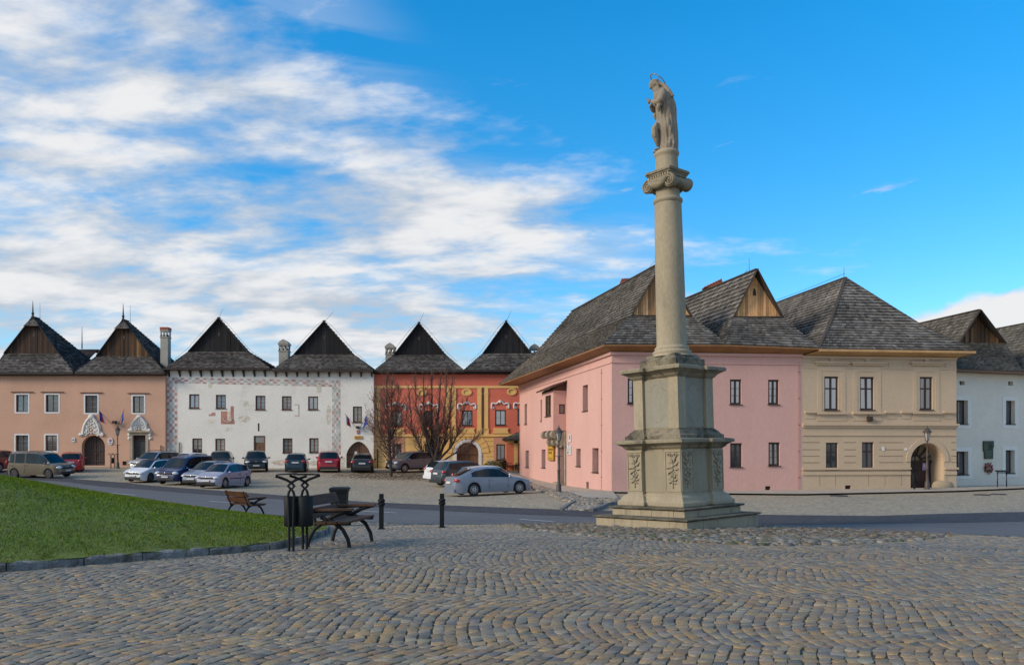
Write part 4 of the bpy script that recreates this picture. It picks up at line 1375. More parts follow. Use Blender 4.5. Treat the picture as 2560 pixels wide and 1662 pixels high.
    mb.tube([fr.p(x[0], .07, x[2] - .8), fr.p(x[0], .07, x[3])], .04, 6); mb.build('drainpipe', M_frame_dark, H)
    return H, fr, g
WH, WF, WG = white_house()

# ================================================================== the red and yellow town house
def red_house():
    D = 71.4
    fr = Facade(P(934.5, 0, D), P(1372, 0, D))
    M_r = mat('brick_red_plaster', (.62, .155, .095), .9, var=.08, scale=.5, fine=.06, fscale=8, bump=.15, bscale=12)
    M_y = mat('ochre_plaster', (.76, .48, .17), .9, var=.08, scale=.6, fine=.07, fscale=8, stain=(.62, .48, .30), stain_amt=.5, stain_scale=.5)
    M_pk = mat('salmon_panel', (.56, .27, .18), .9, var=.08, scale=.6)
    H = thing('town_house', fr.p(fr.L * .4, 0, -.2), 'brick red town house with ochre ground floor and pilasters under two black gables', 'house')
    R = lambda a, b, c_, d: fr.rect(a, b, c_, d, c=c3)
    up = [{'r': R(*q)} for q in ((275, 865, 368, 1000), (555, 865, 640, 1000), (893, 862, 988, 997), (1187, 858, 1280, 993), (1383, 850, 1475, 990))]
    lo = [{'r': R(*q)} for q in ((293, 1155, 365, 1290), (568, 1155, 642, 1285), (1197, 1160, 1273, 1300))]
    x = R(848, 1143, 1040, 1362); g = {'r': x, 'arch': 'round', 'spring': x[2] + (x[3] - x[2]) * .58, 'depth': .4}
    zm = fr.hit(*c3(700, 1080))[1]; ztop = fr.hit(*c3(700, 545))[1]
    mb = MB(); wall_holes(mb, fr, 0, fr.L, zm, ztop, up); back_block(mb, fr, 0, fr.L, -1.0, ztop, 11)
    mb.build('wall', M_r, H)
    mb = MB(); wall_holes(mb, fr, 0, fr.L, -1.2, zm, lo + [g]); mb.build('ground_floor_wall', M_y, H)
    for i, o in enumerate(up + lo):
        window(H, fr, o, M_frame_dark if i < 5 else M_frame_brown, M_grey_bar, rec=.12, fw=.1, sill=True, rows=3 if i in (0, 1) or i > 4 else 2, glass=M_sky if i in (0, 2, 3) else None)
    gt = gate(H, fr, g, [MATS['door_brown'], M_frame_brown], .38, boards=8)
    # arch surround and ring of rusticated voussoirs
    a = g['r']; um = (a[0] + a[1]) / 2; w = (a[1] - a[0]) / 2; sp = g['spring']; hh = a[3] - sp
    def ring_arch(mb, r0, r1, n, t, seg=18, k0=0, k1=None):
        for i in range(seg):
            t0, t1 = math.pi * i / seg, math.pi * (i + 1) / seg
            q = [(um + (w + r) * math.cos(t_), sp + (hh + r) * math.sin(t_)) for r, t_ in ((r0, t0), (r1, t0), (r1, t1), (r0, t1))]
            mb.prism([fr.p(u, n, z) for u, z in q], fr.nr * t)
    mb = MB(); ring_arch(mb, .0, .28, .004, .05)
    for s in (-1, 1):
        u = um + s * w
        fr.box(mb, min(u, u + s * .28), max(u, u + s * .28), .004, .054, a[2] - .3, sp)
    x = R(1060, 1215, 1092, 1362)
    mb.build('arch_surround', M_white_paint, H)
    mb = MB()
    for i in range(11):
        t0, t1 = math.pi * (i + .06) / 11, math.pi * (i + .94) / 11
        q = [(um + (w + r) * math.cos(t_), sp + (hh + r) * math.sin(t_)) for r, t_ in ((.32, t0), (.95, t0), (.95, t1), (.32, t1))]
        mb.prism([fr.p(u, .004, z) for u, z in q], fr.nr * .05)
    mb.build('voussoirs', M_y, H)
    # bands, pilasters, window aprons, oval niches, rustic joints
    mb = MB()
    z = fr.hit(*c3(700, 657))[1]; fr.box(mb, 0, fr.L, .003, .06, z - .10, z + .10)
    fr.box(mb, 0, fr.L, .003, .11, zm - .12, zm + .10)
    mb.build('cornice_band', M_y, H)
    for x0, x1 in ((140, 178), (752, 785), (808, 843), (1030, 1066), (1090, 1125)):
        a = R(x0, 660, x1, 1075); mb = MB()
        fr.box(mb, a[0], a[1], .003, .07, a[2] + .1, a[3] - .08); fr.box(mb, a[0] - .06, a[1] + .06, .003, .09, a[2], a[2] + .55); fr.box(mb, a[0] - .05, a[1] + .05, .003, .09, a[3] - .62, a[3] - .54)
        mb.build('pilaster', M_y, H)
    mb = MB()
    for x0, x1 in ((255, 392), (535, 662), (875, 1010), (1165, 1305)):
        a = R(x0, 1018, x1, 1064); pts = [(a[0] - .03, a[2]), (a[1] + .03, a[2]), (a[1] - .1, a[2] + .25), (a[1], a[3]), (a[0], a[3]), (a[0] + .1, a[2] + .25)]
        mb.prism([fr.p(u, .003, z) for u, z in pts], fr.nr * .12)
    mb.build('window_apron', M_y, H)
    for x0, x1, y0, y1 in ((893, 980, 672, 735), (1290, 1376, 668, 730), (500, 585, 672, 735)):
        a = R(x0, y0, x1, y1); uc, zc, ru, rz = (a[0] + a[1]) / 2, (a[2] + a[3]) / 2, (a[1] - a[0]) / 2, (a[3] - a[2]) / 2
        mb = MB(); T = np.linspace(0, 2 * math.pi, 29)
        for t0, t1 in zip(T[:-1], T[1:]):
            mb.prism([fr.p(uc + ru * k * math.cos(t), .004, zc + rz * k * math.sin(t)) for k, t in ((.66, t0), (1, t0), (1, t1), (.66, t1))], fr.nr * .07)
        mb.poly([fr.p(uc + ru * .75 * math.cos(t), .006, zc + rz * .72 * math.sin(t)) for t in T[:-1]], 0)
        mb.build('oval_niche', M_y, H)
    for x0, x1, yt in ((228, 402, 790), (520, 690, 790), (860, 1017, 783), (1155, 1308, 777), (1352, 1500, 775)):
        a = R(x0, yt, x1, yt + 66); uc = (a[0] + a[1]) / 2; w_ = (a[1] - a[0]) / 2; h = a[3] - a[2]
        pr = [(-.98, .0), (-1, .35), (-.96, .60), (-.8, .68), (-.55, .55), (-.38, .60), (-.2, .85), (0, 1.0), (.2, .85), (.38, .6), (.55, .55), (.8, .68), (.96, .6), (1, .35), (.98, 0)]
        mb = MB(); mb.tube([fr.p(uc + x * w_, .05, a[2] + z * h) for x, z in pr], .075, 6)
        for s in (-1, 1): swirl(mb, fr, uc + s * w_ * .9, a[2] + .12 * h, .15, s=s, t=.05)
        mb.ball(fr.p(uc, .08, a[2] + h * .85), (.17, .1, .15), 8)
        mb.build('window_hood', M_white_paint, H)
    mb = MB()
    for y in (1130, 1175, 1220, 1265, 1310, 1355):
        for x0, x1 in ((118, 262), (1108, 1172)):
            a = R(x0, y, x1, y + 4); fr.box(mb, a[0], a[1], -.002, .006, a[2], a[3])
    mb.build('rustic_joint', mat('ochre_joint', (.30, .17, .07), .95), H)  # thin strips of darker ochre along the rustic joints
    mb = MB()
    for x0, x1, y0 in ((262, 293, 1090), (365, 392, 1090), (1173, 1197, 1090), (1273, 1286, 1090)):
        a = R(x0, y0, x1, 1385); fr.box(mb, a[0], a[1], .002, .03, a[2], a[3])
    for x0, x1, y0, y1 in ((293, 365, 1090, 1150), (293, 365, 1295, 1385), (1197, 1273, 1090, 1155), (1197, 1273, 1308, 1385)):
        a = R(x0, y0, x1, y1); fr.box(mb, a[0], a[1], .002, .028, a[2], a[3])
    mb.build('salmon_panel', M_pk, H)
    mb = MB()
    for b in ((700, 1320, 45, 45), (780, 1310, 40, 50), (1140, 1325, 26, 38), (1073, 1270, 14, 50)):
        mb = MB(); a = R(b[0] - b[2], b[1] - b[3], b[0] + b[2], b[1] + b[3]); uc, zc, ru, rz = (a[0] + a[1]) / 2, (a[2] + a[3]) / 2, (a[1] - a[0]) / 2, (a[3] - a[2]) / 2
        mb.poly([fr.p(uc + ru * math.cos(t) * random.uniform(.75, 1.1), .006, zc + rz * math.sin(t) * random.uniform(.7, 1.1)) for t in np.linspace(0, 6.28, 15)[:-1]], 0, (.50, .44, .36)); mb.build('bare_patch', MATS['bare_masonry'], H)
    # eaves: deep black boarding
    mb = MB(); ze = fr.hit(*c3(500, 512), .6)[1]
    fr.box(mb, -.1, fr.L, -.02, .42, ztop + .003, ze - .06); mb.build('eave_board', mat('eave_black', (.014, .012, .013), .8), H)
    for (xl, xr, yl, xa, ya, xg0, xg1, yg) in ((122, 912, 512, 517, 94, 302, 748, 377), (915, 1640, 506, 1283, 80, 1083, 1502, 364)):
        e0, e1 = fr.hit(*c3(xl, yl), .6), fr.hit(*c3(xr, yl), .6)
        ap = fr.hit(*c3(xa, ya), -1.8); g0 = fr.hit(*c3(xg0, yg), -1.9); g1 = fr.hit(*c3(xg1, yg), -1.9)
        r, A = gable_roof(H, fr, e0[0], e1[0], e0[1], ap[0], ap[1], g0[0], g1[0], g0[1], ne=.6, nb=-4.6, rl=.2, boards='dark')
        rod(r, A, .95, (.45, 0))
        for s, (gu, gz), (eu, ez) in ((-1, g0, e0), (1, g1, e1)):
            pts = [A + Vector((0, 0, .12))]
            for f in (.25, .5, .75, 1): pts.append(A.lerp(fr.p(gu, -1.8, gz), f) + Vector((s * .18, 0, .22)))
            pts.append(fr.p(gu, -1.8, gz).lerp(fr.p(eu, .3, ez), .6) + Vector((s * .1, 0, .2)))
            ridge_wire(r, pts)
    for x0, x1, y1, yt, yb in ((223, 302, 372, 268, 460), (1493, 1572, 378, 278, 470)):
        x = fr.rect(x0, y1, x1, yb, n=-2.6, c=c3); zt = fr.hit(*c3((x0 + x1) / 2, yt), -2.6)[1]
        chimney(H, fr, (x[0], x[1], x[2] - 2, x[3]), zt, -2.6)
    mb = MB(); x = R(155, 1200, 160, 1330)
    mb.tube([fr.p(x[0], .1, x[2] - 1.0), fr.p(x[0], .1, x[3])], .05, 6)
    x = R(1078, 660, 1082, 1080); mb.tube([fr.p(x[0], .08, x[2]), fr.p(x[0], .08, x[3])], .05, 6)
    mb.build('drainpipe', M_frame_dark, H)
    return H, fr
RH, RF = red_house()

# the little roofed porch standing between the red and the pink houses
def porch():
    D = 70.8
    fr = Facade(P(1266, 0, D), P(1330, 0, D))
    H = thing('porch', fr.p(fr.L / 2, 0, -.4), 'small red and ochre porch with a hipped shingle roof beside the red house', 'porch')
    mb = MB(); z1 = fr.hit(*c3(1300, 1128))[1]
    fr.box(mb, 0, fr.L, -.7, 0, -1.2, z1); mb.build('wall', mat('vermilion_plaster', (.64, .17, .085), .9, var=.08), H)
    mb = MB(); x = fr.rect(1352, 1140, 1384, 1395, c=c3); fr.box(mb, x[0], x[1], .003, .05, x[2] - .3, z1 - .02)
    x = fr.rect(1262, 1120, 1400, 1136, c=c3); fr.box(mb, 0, fr.L, .003, .05, z1 - .22, z1 - .022 + .02)
    mb.build('pilaster', MATS['ochre_plaster'], H)
    mb = MB()
    e0 = fr.pt(1248, 1122, .5, c3); zt = fr.hit(*c3(1395, 1030), -1.2)[1]
    ue0 = fr.hit(*c3(1248, 1122), .5)[0]; ze = fr.hit(*c3(1248, 1112), .5)[1]
    q = fr.p
    slope(mb, [q(ue0, .5, ze), q(fr.L * .72, -.72, zt)], [q(fr.L + 1.5, .5, ze), q(fr.L + .6, -.72, zt)], h=.25, w=(.16, .28), th=.03, pal=PAL_LEFT)
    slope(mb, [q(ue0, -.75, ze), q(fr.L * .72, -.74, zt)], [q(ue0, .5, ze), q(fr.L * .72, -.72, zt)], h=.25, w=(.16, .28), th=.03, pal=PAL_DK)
    mb._add([q(ue0, .5, ze - .1), q(fr.L + 1.5, .5, ze - .1), q(fr.L + 1.5, -.75, ze - .1), q(ue0, -.75, ze - .1)], [(0, 1, 2, 3)], 1)
    mb.bar(q(ue0, .5, ze - .05), q(fr.L + 1.5, .5, ze - .05), .05, .14, m=1)
    mb.build('roof', [M_shingle, M_under], H)
porch()

# ================================================================== the houses by the column: pink, beige, white
M_pink = mat('pink_plaster', (.62, .36, .305), .9, var=.06, scale=.5, fine=.05, fscale=10, bump=.2, bscale=18, stain=(.52, .31, .26), stain_amt=.5, stain_scale=.5, stretch=(1, 1, .45))
M_wood_new = mat('soffit_wood', (.27, .125, .042), .6, var=.2, scale=1.5, fine=.12, fscale=14)
M_beige = mat('beige_plaster', (.53, .40, .27), .9, var=.06, scale=.5, fine=.06, fscale=10, bump=.15, bscale=18)
KG = dict(h=.34, w=(.15, .30), th=.075, pal=PAL_GREY, jit=.02)

def pink_house():
    FRt = Facade((5.55, 44.5), (16.55, 45.64))         # street front
    FL = Facade((.646, 68.0), (5.55, 44.5))             # long side along the footpath
    H = thing('town_house', Vector((8, 46, -.7)), 'pink town house with an oriel on its long side and two shingled gables', 'house')
    ztop = 7.05
    ops_l = []
    Rl = lambda a, b, c_, d: FL.rect(a, b, c_, d, c=c4)
    for q in ((540, 803, 572, 965), (178, 921, 193, 1047), (278, 893, 293, 1027), (184, 1210, 204, 1315), (284, 1204, 308, 1318), (500, 1199, 527, 1309), (600, 1195, 638, 1347)):
        ops_l.append({'r': Rl(*q), 'depth': .42})
    vent = {'r': Rl(562, 1405, 577, 1446), 'depth': .2}
    door = {'r': Rl(398, 1190, 431, 1408), 'depth': .35}
    mb = MB(); wall_holes(mb, FL, 0, FL.L, -1.6, ztop, ops_l + [vent, door])
    Rf = lambda a, b, c_, d: FRt.rect(a, b, c_, d, c=c5)
    ops_f = [{'r': Rf(*q), 'depth': .18} for q in ((262, 768, 333, 925), (500, 770, 567, 925), (263, 1165, 337, 1315), (502, 1160, 572, 1307))]
    a = ops_f[0]['r']; b = ops_f[2]['r']
    for k in (3.4, 5.9):          # the bays hidden behind the column continue the rhythm
        ops_f.append({'r': (a[0] - k, a[1] - k, a[2], a[3]), 'depth': .18}); ops_f.append({'r': (b[0] - k, b[1] - k, b[2], b[3]), 'depth': .18})
    ops_f = [o for o in ops_f if o['r'][0] > .8]
    vf = {'r': Rf(482, 1433, 515, 1468), 'depth': .2}
    wall_holes(mb, FRt, 0, FRt.L, -1.6, ztop, ops_f + [vf])
    q = FRt.p
    mb.poly([q(FRt.L, 0, -1.6), q(FRt.L, 0, ztop), Vector((12.6, 68.4, ztop)), Vector((12.6, 68.4, -1.6))])
    mb.poly([FL.p(0, 0, -1.6), FL.p(0, 0, ztop), Vector((12.6, 68.4, ztop)), Vector((12.6, 68.4, -1.6))])
    mb.build('wall', M_pink, H)
    for o in ops_l:
        window(H, FL, o, M_frame_brown, rec=.34, fw=.07, rows=3)
    for o in ops_f:
        window(H, FRt, o, M_frame_dark, rec=.10, fw=.11, rows=3, mull=.12, sill=True, glass=M_sky if o['r'][2] > 3 else None)
    grate(H, FL, vent['r']); grate(H, FRt, vf['r'])
    # plaster cove and timber soffit under the eaves
    e = dict()
    EL0, EL1 = P(1511, 860, 43.8), P(1246, 961, 69.0)
    V1 = P(1815, 860.5, 44.5); R1 = P(2047, 869.4, 45.0)
    mb = MB()
    for n0, n1, z0, z1 in ((0, .05, ztop - .62, ztop - .56), (0, .12, ztop - .18, ztop - .02)):
        FL.box(mb, 0, FL.L + n1, n0 + .002, n1, z0, z1); FRt.box(mb, .0, FRt.L, n0 + .002, n1, z0, z1)
    mb.build('cornice', M_pink, H)
    lo = Vector((0, 0, -.10))
    mb = MB()
    def soff(a, b, c, d):
        mb._add([a, b, c, d], [(0, 1, 2, 3)])
    soff(FL.p(0, 0, ztop - .03), FL.p(FL.L, 0, ztop - .03), EL0 + lo, EL1 + lo)
    soff(q(0, 0, ztop - .03), q(6.4, 0, ztop - .03), V1 + lo, EL0 + lo)
    soff(q(6.4, 0, ztop - .03), q(FRt.L, 0, ztop - .03), R1 + lo, V1 + lo)
    for a_, b_ in ((EL0, EL1), (EL0, V1), (V1, R1)):
        mb.bar(a_ + lo * .7, b_ + lo * .7, .05, .07)
    mb.build('soffit', M_wood_new, H)
    # ---- first roof
    apex = P(1655, 657, 46.5); GL, GR = P(1579, 790, 46.9), P(1728, 792, 46.9)
    zr = apex.z
    RB = P(1430, 784, 63.0); RB.z = zr
    BL = EL1
    def onz(a, b, z): return a.lerp(b, (z - a.z) / (b.z - a.z))
    t1 = tonefn(.7, .24)
    zg_ = (GL.z + GR.z) / 2
    Bm = onz(BL, RB, zg_) + Vector((.45, 0, 0))
    VB = Vector((8.9, 65.5, 7.4)); VBm = onz(VB, RB, zg_)
    mb = MB()
    slope(mb, [BL, Bm, RB], [EL0, GL + Vector((-.04, 0, 0)), apex], tone=t1, **KG)
    slope(mb, [EL0, GL], [V1, GR], tone=t1, **KG)
    slope(mb, [V1, GR + Vector((.04, 0, 0)), apex], [VB, VBm, RB], tone=t1, **KG)
    slope(mb, [VB, VBm, RB], [BL, Bm, RB], tone=t1, **KG)
    mb.bar(apex + Vector((0, 0, .03)), RB + Vector((0, 0, .03)), .22, .08, m=1)
    r1 = mb.build('roof', [M_shingle, M_under], H)
    def gable(r, A, g0, g1, pal, name='gable_boards'):
        fr = Facade(g0, g1); ua, ug = (A - fr.A).dot(fr.du), fr.L
        zb = (g0.z + g1.z) / 2
        n = (A - fr.A).dot(fr.nr)
        zt = lambda u: zb + (A.z - zb) * max(0, (1 - (abs(u - ua) / (ua if u < ua else (ug - ua)))))
        gb = MB(); planks(gb, (fr, 0, ug, zb - .03, zt), -.13, pal, .15)
        g = gb.build(name, M_board, r)
        vb = MB()
        for s in (fr.p(-.02, .03, zb), fr.p(ug + .02, .03, zb)):
            vb.bar(s, A + fr.nr * .05, .06, .22, up=fr.nr, col=(.055, .04, .03))
        vb.bar(fr.p(.1, -.05, zb + .02), fr.p(ug - .1, -.05, zb + .02), .4, .08, col=(.045, .035, .028))
        vb.build('verge_board', M_board, r)
        hb = MB(); z = zb + (A.z - zb) * .48
        pts = [fr.p(ua - .1, -.093, z), fr.p(ua + .1, -.093, z), fr.p(ua + .1, -.093, z + .22), fr.p(ua + .04, -.093, z + .42), fr.p(ua - .04, -.093, z + .42), fr.p(ua - .1, -.093, z + .22)]
        hb.prism(pts, fr.nr * .012); hb.build('loft_hole', M_frame_dark, g)
        return fr
    palN = [(.72, .40, .165), (.76, .44, .19), (.62, .34, .145), (.50, .27, .12), (.68, .39, .18), (.36, .195, .10)]
    gable(r1, apex, GL, GR, palN)
    rod(r1, P(1638, 640, 47.5) - Vector((0, 0, .1)), 1.0)
    # ---- second roof
    ap2 = P(1892.5, 674, 47.3); G20, G21 = P(1834, 793, 47.7), P(1956.6, 795, 47.7)
    RB2 = P(1715, 748, 56.5); RB2 = ap2 + (RB2 - ap2) * 1.75; RB2.z = ap2.z
    zg2 = (G20.z + G21.z) / 2
    VB2 = Vector((8.2, 66, 7.4)); VR = Vector((13.2, 66, 7.4))
    t2 = tonefn(.7, .24)
    mb = MB()
    slope(mb, [VB2, onz(VB2, RB2, zg2), RB2], [V1, G20, ap2], tone=t2, **KG)
    slope(mb, [V1, G20], [R1, G21], tone=t2, **KG)
    slope(mb, [R1, G21, ap2], [VR, onz(VR, RB2, zg2), RB2], tone=t2, **KG)
    mb.bar(ap2 + Vector((0, 0, .03)), RB2 + Vector((0, 0, .03)), .22, .08, m=1)
    r2 = mb.build('roof', [M_shingle, M_under], H)
    gable(r2, ap2, G20, G21, palN)
    rod(r2, P(1873, 683, 48.5) - Vector((0, 0, .1)), 1.0)
    for pts in (((1640, 652, 47), (1600, 700, 48.5), (1535, 790, 48), (1512, 850, 45)), ((1868, 678, 48), (1825, 735, 48.2), (1800, 800, 47))):
        mb = MB(); mb.tube([P(a, b - 3, d - .9) for a, b, d in pts], .012, 4); mb.build('lightning_wire', M_iron, r1)
    # tiled chimneys behind the ridges
    for (x0, x1, yt, yb, D, nm) in ((1550, 1581, 696, 760, 55.5, 0), (1767, 1808, 700, 760, 58, 1)):
        mb = MB(); p0, p1 = P(x0, yb, D), P(x1, yb, D); w = p1.x - p0.x; zt = P(x0, yt, D).z
        mb.box((p0.x + .08, D, p0.z - 1), (p1.x - .1, D + w * .8, zt - .42))
        c = mb.build('chimney', M_chim if nm else mat('chimney_white', (.55, .52, .47), .9), H)
        cb = MB()
        if nm:
            A0, A1 = Vector((p0.x - .15, D - .15, zt - .62)), Vector((p1.x + .02, D - .1, zt - .05))
            for i in range(6):
                f0, f1 = i / 6, (i + 1) / 6
                a, b = A0.lerp(Vector((p0.x + w * .55, D + .1, zt)), f0), A0.lerp(Vector((p0.x + w * .55, D + .1, zt)), f1)
            cb.prism([Vector((p0.x - .12, D - .1, zt - .55)), Vector((p1.x - .15, D - .1, zt + .02)), Vector((p1.x + .05, D - .1, zt - .35)), Vector((p1.x - .1, D - .1, zt - .5))], Vector((0, w * .9, 0)))
            for i in range(7):
                f = i / 6; cb.bar(Vector((p0.x - .12 + f * (w - .05), D - .16, zt - .5 + f * .54)), Vector((p0.x - .12 + f * (w - .05), D + w * .8, zt - .5 + f * .54)), .07, .06)
        else:
            cb.prism([Vector((p0.x - .05, D - .1, zt - .45)), Vector((p0.x + .12, D - .1, zt - .05)), Vector((p1.x - .02, D - .1, zt)), Vector((p1.x + .1, D - .1, zt - .2)), Vector((p1.x + .08, D - .1, zt - .42))], Vector((0, w * .9, 0)))
            for i in range(5):
                f = i / 4; cb.bar(Vector((p0.x + .15 + f * (w - .2), D - .14, zt - .06 + f * .03)), Vector((p0.x + .15 + f * (w - .2), D + w * .8, zt - .06 + f * .03)), .06, .07)
        cb.build('chimney_cap', M_tile, c)
    # ---- oriel with corbels, stone doorway
    u1 = FL.hit(*c4(437, 1000))[0]; pr = .89
    u0 = u1 - 3.18
    zb, zt = FL.hit(*c4(400, 1085), pr * .5)[1], FL.hit(*c4(395, 838), pr * .5)[1]
    F2 = Facade(FL.p(u0, pr, 0), FL.p(u1, pr, 0)); F3 = Facade(FL.p(u1, pr, 0), FL.p(u1, 0, 0))
    w1 = {'r': F2.rect(307, 868, 342, 998, c=c4), 'depth': .08}; w2 = {'r': F3.rect(393, 922, 430, 983, c=c4), 'depth': .06}
    mb = MB(); wall_holes(mb, F2, 0, F2.L, zb, zt, [w1]); wall_holes(mb, F3, 0, F3.L, zb, zt, [w2])
    mb.poly([FL.p(u0, 0, zb), FL.p(u0, 0, zt), FL.p(u0, pr, zt), FL.p(u0, pr, zb)]); mb.poly([FL.p(u0, 0, zb), FL.p(u1, 0, zb), FL.p(u1, pr, zb), FL.p(u0, pr, zb)])
    ori = mb.build('oriel', M_pink, H)
    window(H, F2, w1, M_frame_dark, rec=.05, rows=3); window(H, F3, w2, M_frame_dark, rec=.03, rows=1, cols=1, sill=False)
    mb = MB()
    zs = zt + .05
    mb.hexa([FL.p(u0 - .3, -.05, zs + .55), FL.p(u1 + .28, -.05, zs + .55), FL.p(u1 + .28, pr + .35, zs), FL.p(u0 - .3, pr + .35, zs), FL.p(u0 - .3, -.05, zs + .65), FL.p(u1 + .28, -.05, zs + .65), FL.p(u1 + .28, pr + .35, zs + .1), FL.p(u0 - .3, pr + .35, zs + .1)])
    mb.hexa([FL.p(u0, .0, zt), FL.p(u1, 0, zt), FL.p(u1, pr, zt), FL.p(u0, pr, zt), FL.p(u0, 0, zs + .54), FL.p(u1, 0, zs + .54), FL.p(u1, pr, zs + .06), FL.p(u0, pr, zs + .06)])
    mb.build('oriel_roof', M_frame_brown, ori)
    M_corb = mat('corbel_stone', (.30, .255, .185), .85, var=.18, scale=2)
    for i in range(3):
        u = u1 - .32 - i * (F2.L - .64) / 2; cb = MB()
        for zz, L in ((zb - .28, pr + .12), (zb - .78, pr * .66)):
            prof = [(0, zz - .24), (L - .18, zz - .24), (L - .05, zz - .14), (L, zz), (L - .04, zz + .16), (L - .16, zz + .27), (0, zz + .27)]
            cb.prism([FL.p(u - .26, n + .003, z) for n, z in prof], FL.du * .52)
        cb.build('corbel', M_corb, ori)
    mb = MB(); d = door['r']
    for q_ in ((d[0] - .3, d[0], d[2] - .2, d[3]), (d[1], d[1] + .3, d[2] - .2, d[3])): FL.box(mb, q_[0], q_[1], .002, .10, q_[2], q_[3])
    FL.box(mb, d[0] - .35, d[1] + .35, .002, .14, d[3], d[3] + .35)
    FL.box(mb, d[0] - .3, d[1] + .3, .002, .12, d[3] + .75, d[3] + 1.1)
    FL.box(mb, d[0] - .3, d[0] + .25, .002, .10, d[3] + .35, d[3] + .75); FL.box(mb, d[1] - .25, d[1] + .3, .002, .10, d[3] + .35, d[3] + .75)
    FL.box(mb, d[0] - .2, d[1] + .2, -.3, .45, d[2] - .5, d[2])
    mb.build('door_surround', M_corb, H)
    mb = MB(); FL.box(mb, d[0], d[1], -.3, -.25, d[2], d[3]); dd = mb.build('door', M_frame_dark, H)
    mb = MB(); FL.box(mb, d[0] + .15, d[1] - .15, -.25, -.235, d[2] + 1.0, d[3] - .15); mb.build('door_light', M_glass2, dd)
    for fr, u, z0, z1 in ((FL, FL.hit(*c4(660, 900))[0], -1.0, 6.3), (FRt, FRt.hit(*c5(690, 900))[0], -1.0, 6.6)):
        mb = MB(); mb.tube([fr.p(u, .04, z0), fr.p(u, .04, z1)], .012, 5)
        for z in np.linspace(0, 6, 5): fr.box(mb, u - .04, u + .04, .003, .05, z, z + .05)
        mb.build('lightning_wire', mat('wire_rust', (.28, .12, .09), .7), H)
    return H, FL, FRt
PH, PL, PF = pink_house()

